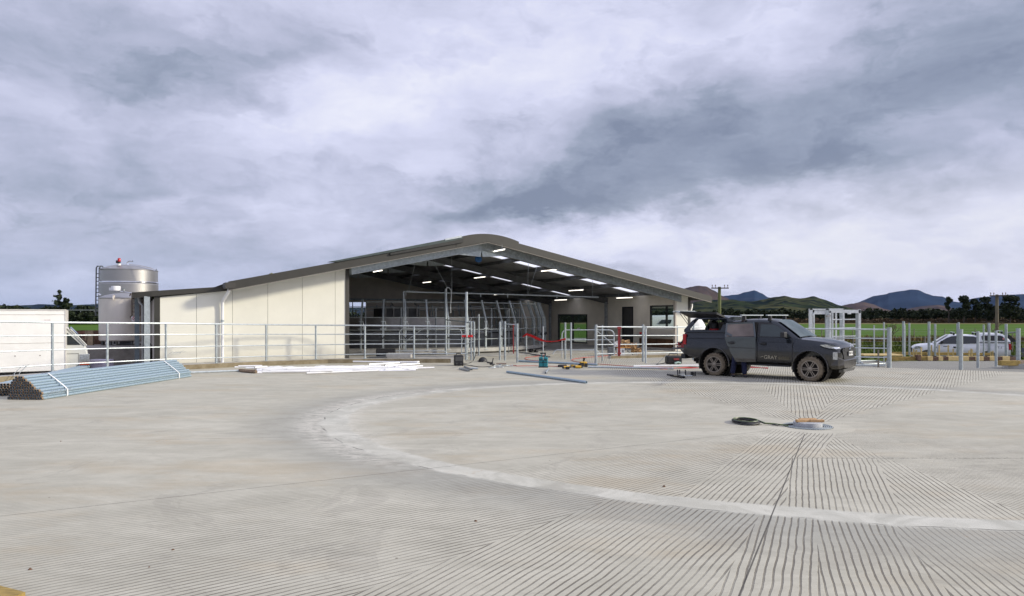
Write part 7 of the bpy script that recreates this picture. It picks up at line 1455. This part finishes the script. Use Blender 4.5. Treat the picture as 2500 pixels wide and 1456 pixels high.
# utility poles
def upole(px, ytop, ybase, Y_, lab, m):
    a = AT(px, ytop, Y_); b_ = AT(px, ybase, Y_); z0 = min(b_.z, -1.0); T = thing('utility_pole', lab, 'utility pole', (a.x, Y_, z0), 0, 'wooden utility poles'); hh = a.z-z0
    mb = MB(); mb.tube([(0, 0, 0), (0, 0, hh-.3)], .20, 10, r2=.16); mb.build('pole', m, T, smooth=True); mb = MB(); mb.box((0, -.2, hh-.45), (1.9, .10, .12)); mb.build('cross_arm', mat('dark_arm', (.06, .05, .045), .9), T)
    mb = MB()
    for x_ in (-.85, -.5, .5, .85): mb.tube([(x_, -.2, hh-.4), (x_, -.2, hh-.2)], .03, 6); mb.lathe([(.05, 0), (.06, .08), (.03, .14), (.001, .15)], 8, c=(x_, -.2, hh-.22), cap=False)
    mb.build('insulator', mat('brown_insulator', (.10, .06, .05), .3), T, smooth=True)
upole(1756.5, 694, 830, 75, 'mossy green wooden utility pole beside the shed eave', mat('mossy_pole_wood', (.16, .18, .07), .9, 0, .2, 2))
upole(2434, 713, 830, 78, 'grey wooden utility pole among the pines at the right', mat('grey_pole_wood', (.17, .15, .10), .9, 0, .2, 2))
# farm fences
for i, (xa, ya, xb, yb, n_, lab) in enumerate(((30, 60, 72, 62, 14, 'low post and wire farm fence behind the white pickup'), (26, 96, 120, 100, 22, 'post and wire farm fence beyond the track'))):
    T = thing('farm_fence', lab, 'fence', (xa, ya, -1.0), 0, 'farm fences'); 
    for k in range(n_):
        f_ = k/(n_-1); mb = MB(); mb.tube([((xb-xa)*f_, (yb-ya)*f_, 0), ((xb-xa)*f_, (yb-ya)*f_, 1.15)], .06, 6); mb.build('post', mat('grey_weathered_wood', (.2, .18, .15)), T)
    for z in (.35, .7, 1.05): mb = MB(); mb.tube([(0, 0, z), (xb-xa, yb-ya, z)], .008, 4); mb.build('wire', GALVD, T)
# irrigation boom seen as a thin pale line above the left hedge
T = thing('irrigator_boom', 'thin pale irrigation boom line above the pasture left of the silo', 'irrigator', (AT(80, 757.5, 150).x, 150, -1), 0); mb = MB(); z = AT(80, 757.5, 150).z+1; mb.tube([(0, 0, z), (18, 0, z)], .06, 6)
for k in range(6): mb.tube([(1.5+3*k, 0, z), (1.5+3*k, 0, z-.5)], .03, 5)
mb.build('pipe', mat('pale_boom', (.4, .42, .44), .6), T)
mb = MB(); mb.tube([(3, -1, 0), (4, 0, z)], .05, 5); mb.tube([(5, -1, 0), (4, 0, z)], .05, 5); mb.build('tower', GALVD, T)
# ================================================================ HAZE
if HAZE > 0:
    hm_ = bpy.data.materials.new('haze_air'); hm_.use_nodes = True; q = NT(hm_.node_tree); q.n.clear(); o_ = q.n.new('ShaderNodeOutputMaterial'); v_ = q.n.new('ShaderNodeVolumePrincipled'); v_.inputs['Color'].default_value = (.55, .70, 1.0, 1); v_.inputs['Density'].default_value = HAZE; v_.inputs['Anisotropy'].default_value = 0.0
    q.l.new(v_.outputs[0], o_.inputs['Volume']); mb = MB(); mb.span(-44000, 44000, -250, 44000, -2.0, 640); hz = mb.build('haze', hm_, loc=(0, 0, 0)); tag(hz, kind='stuff')
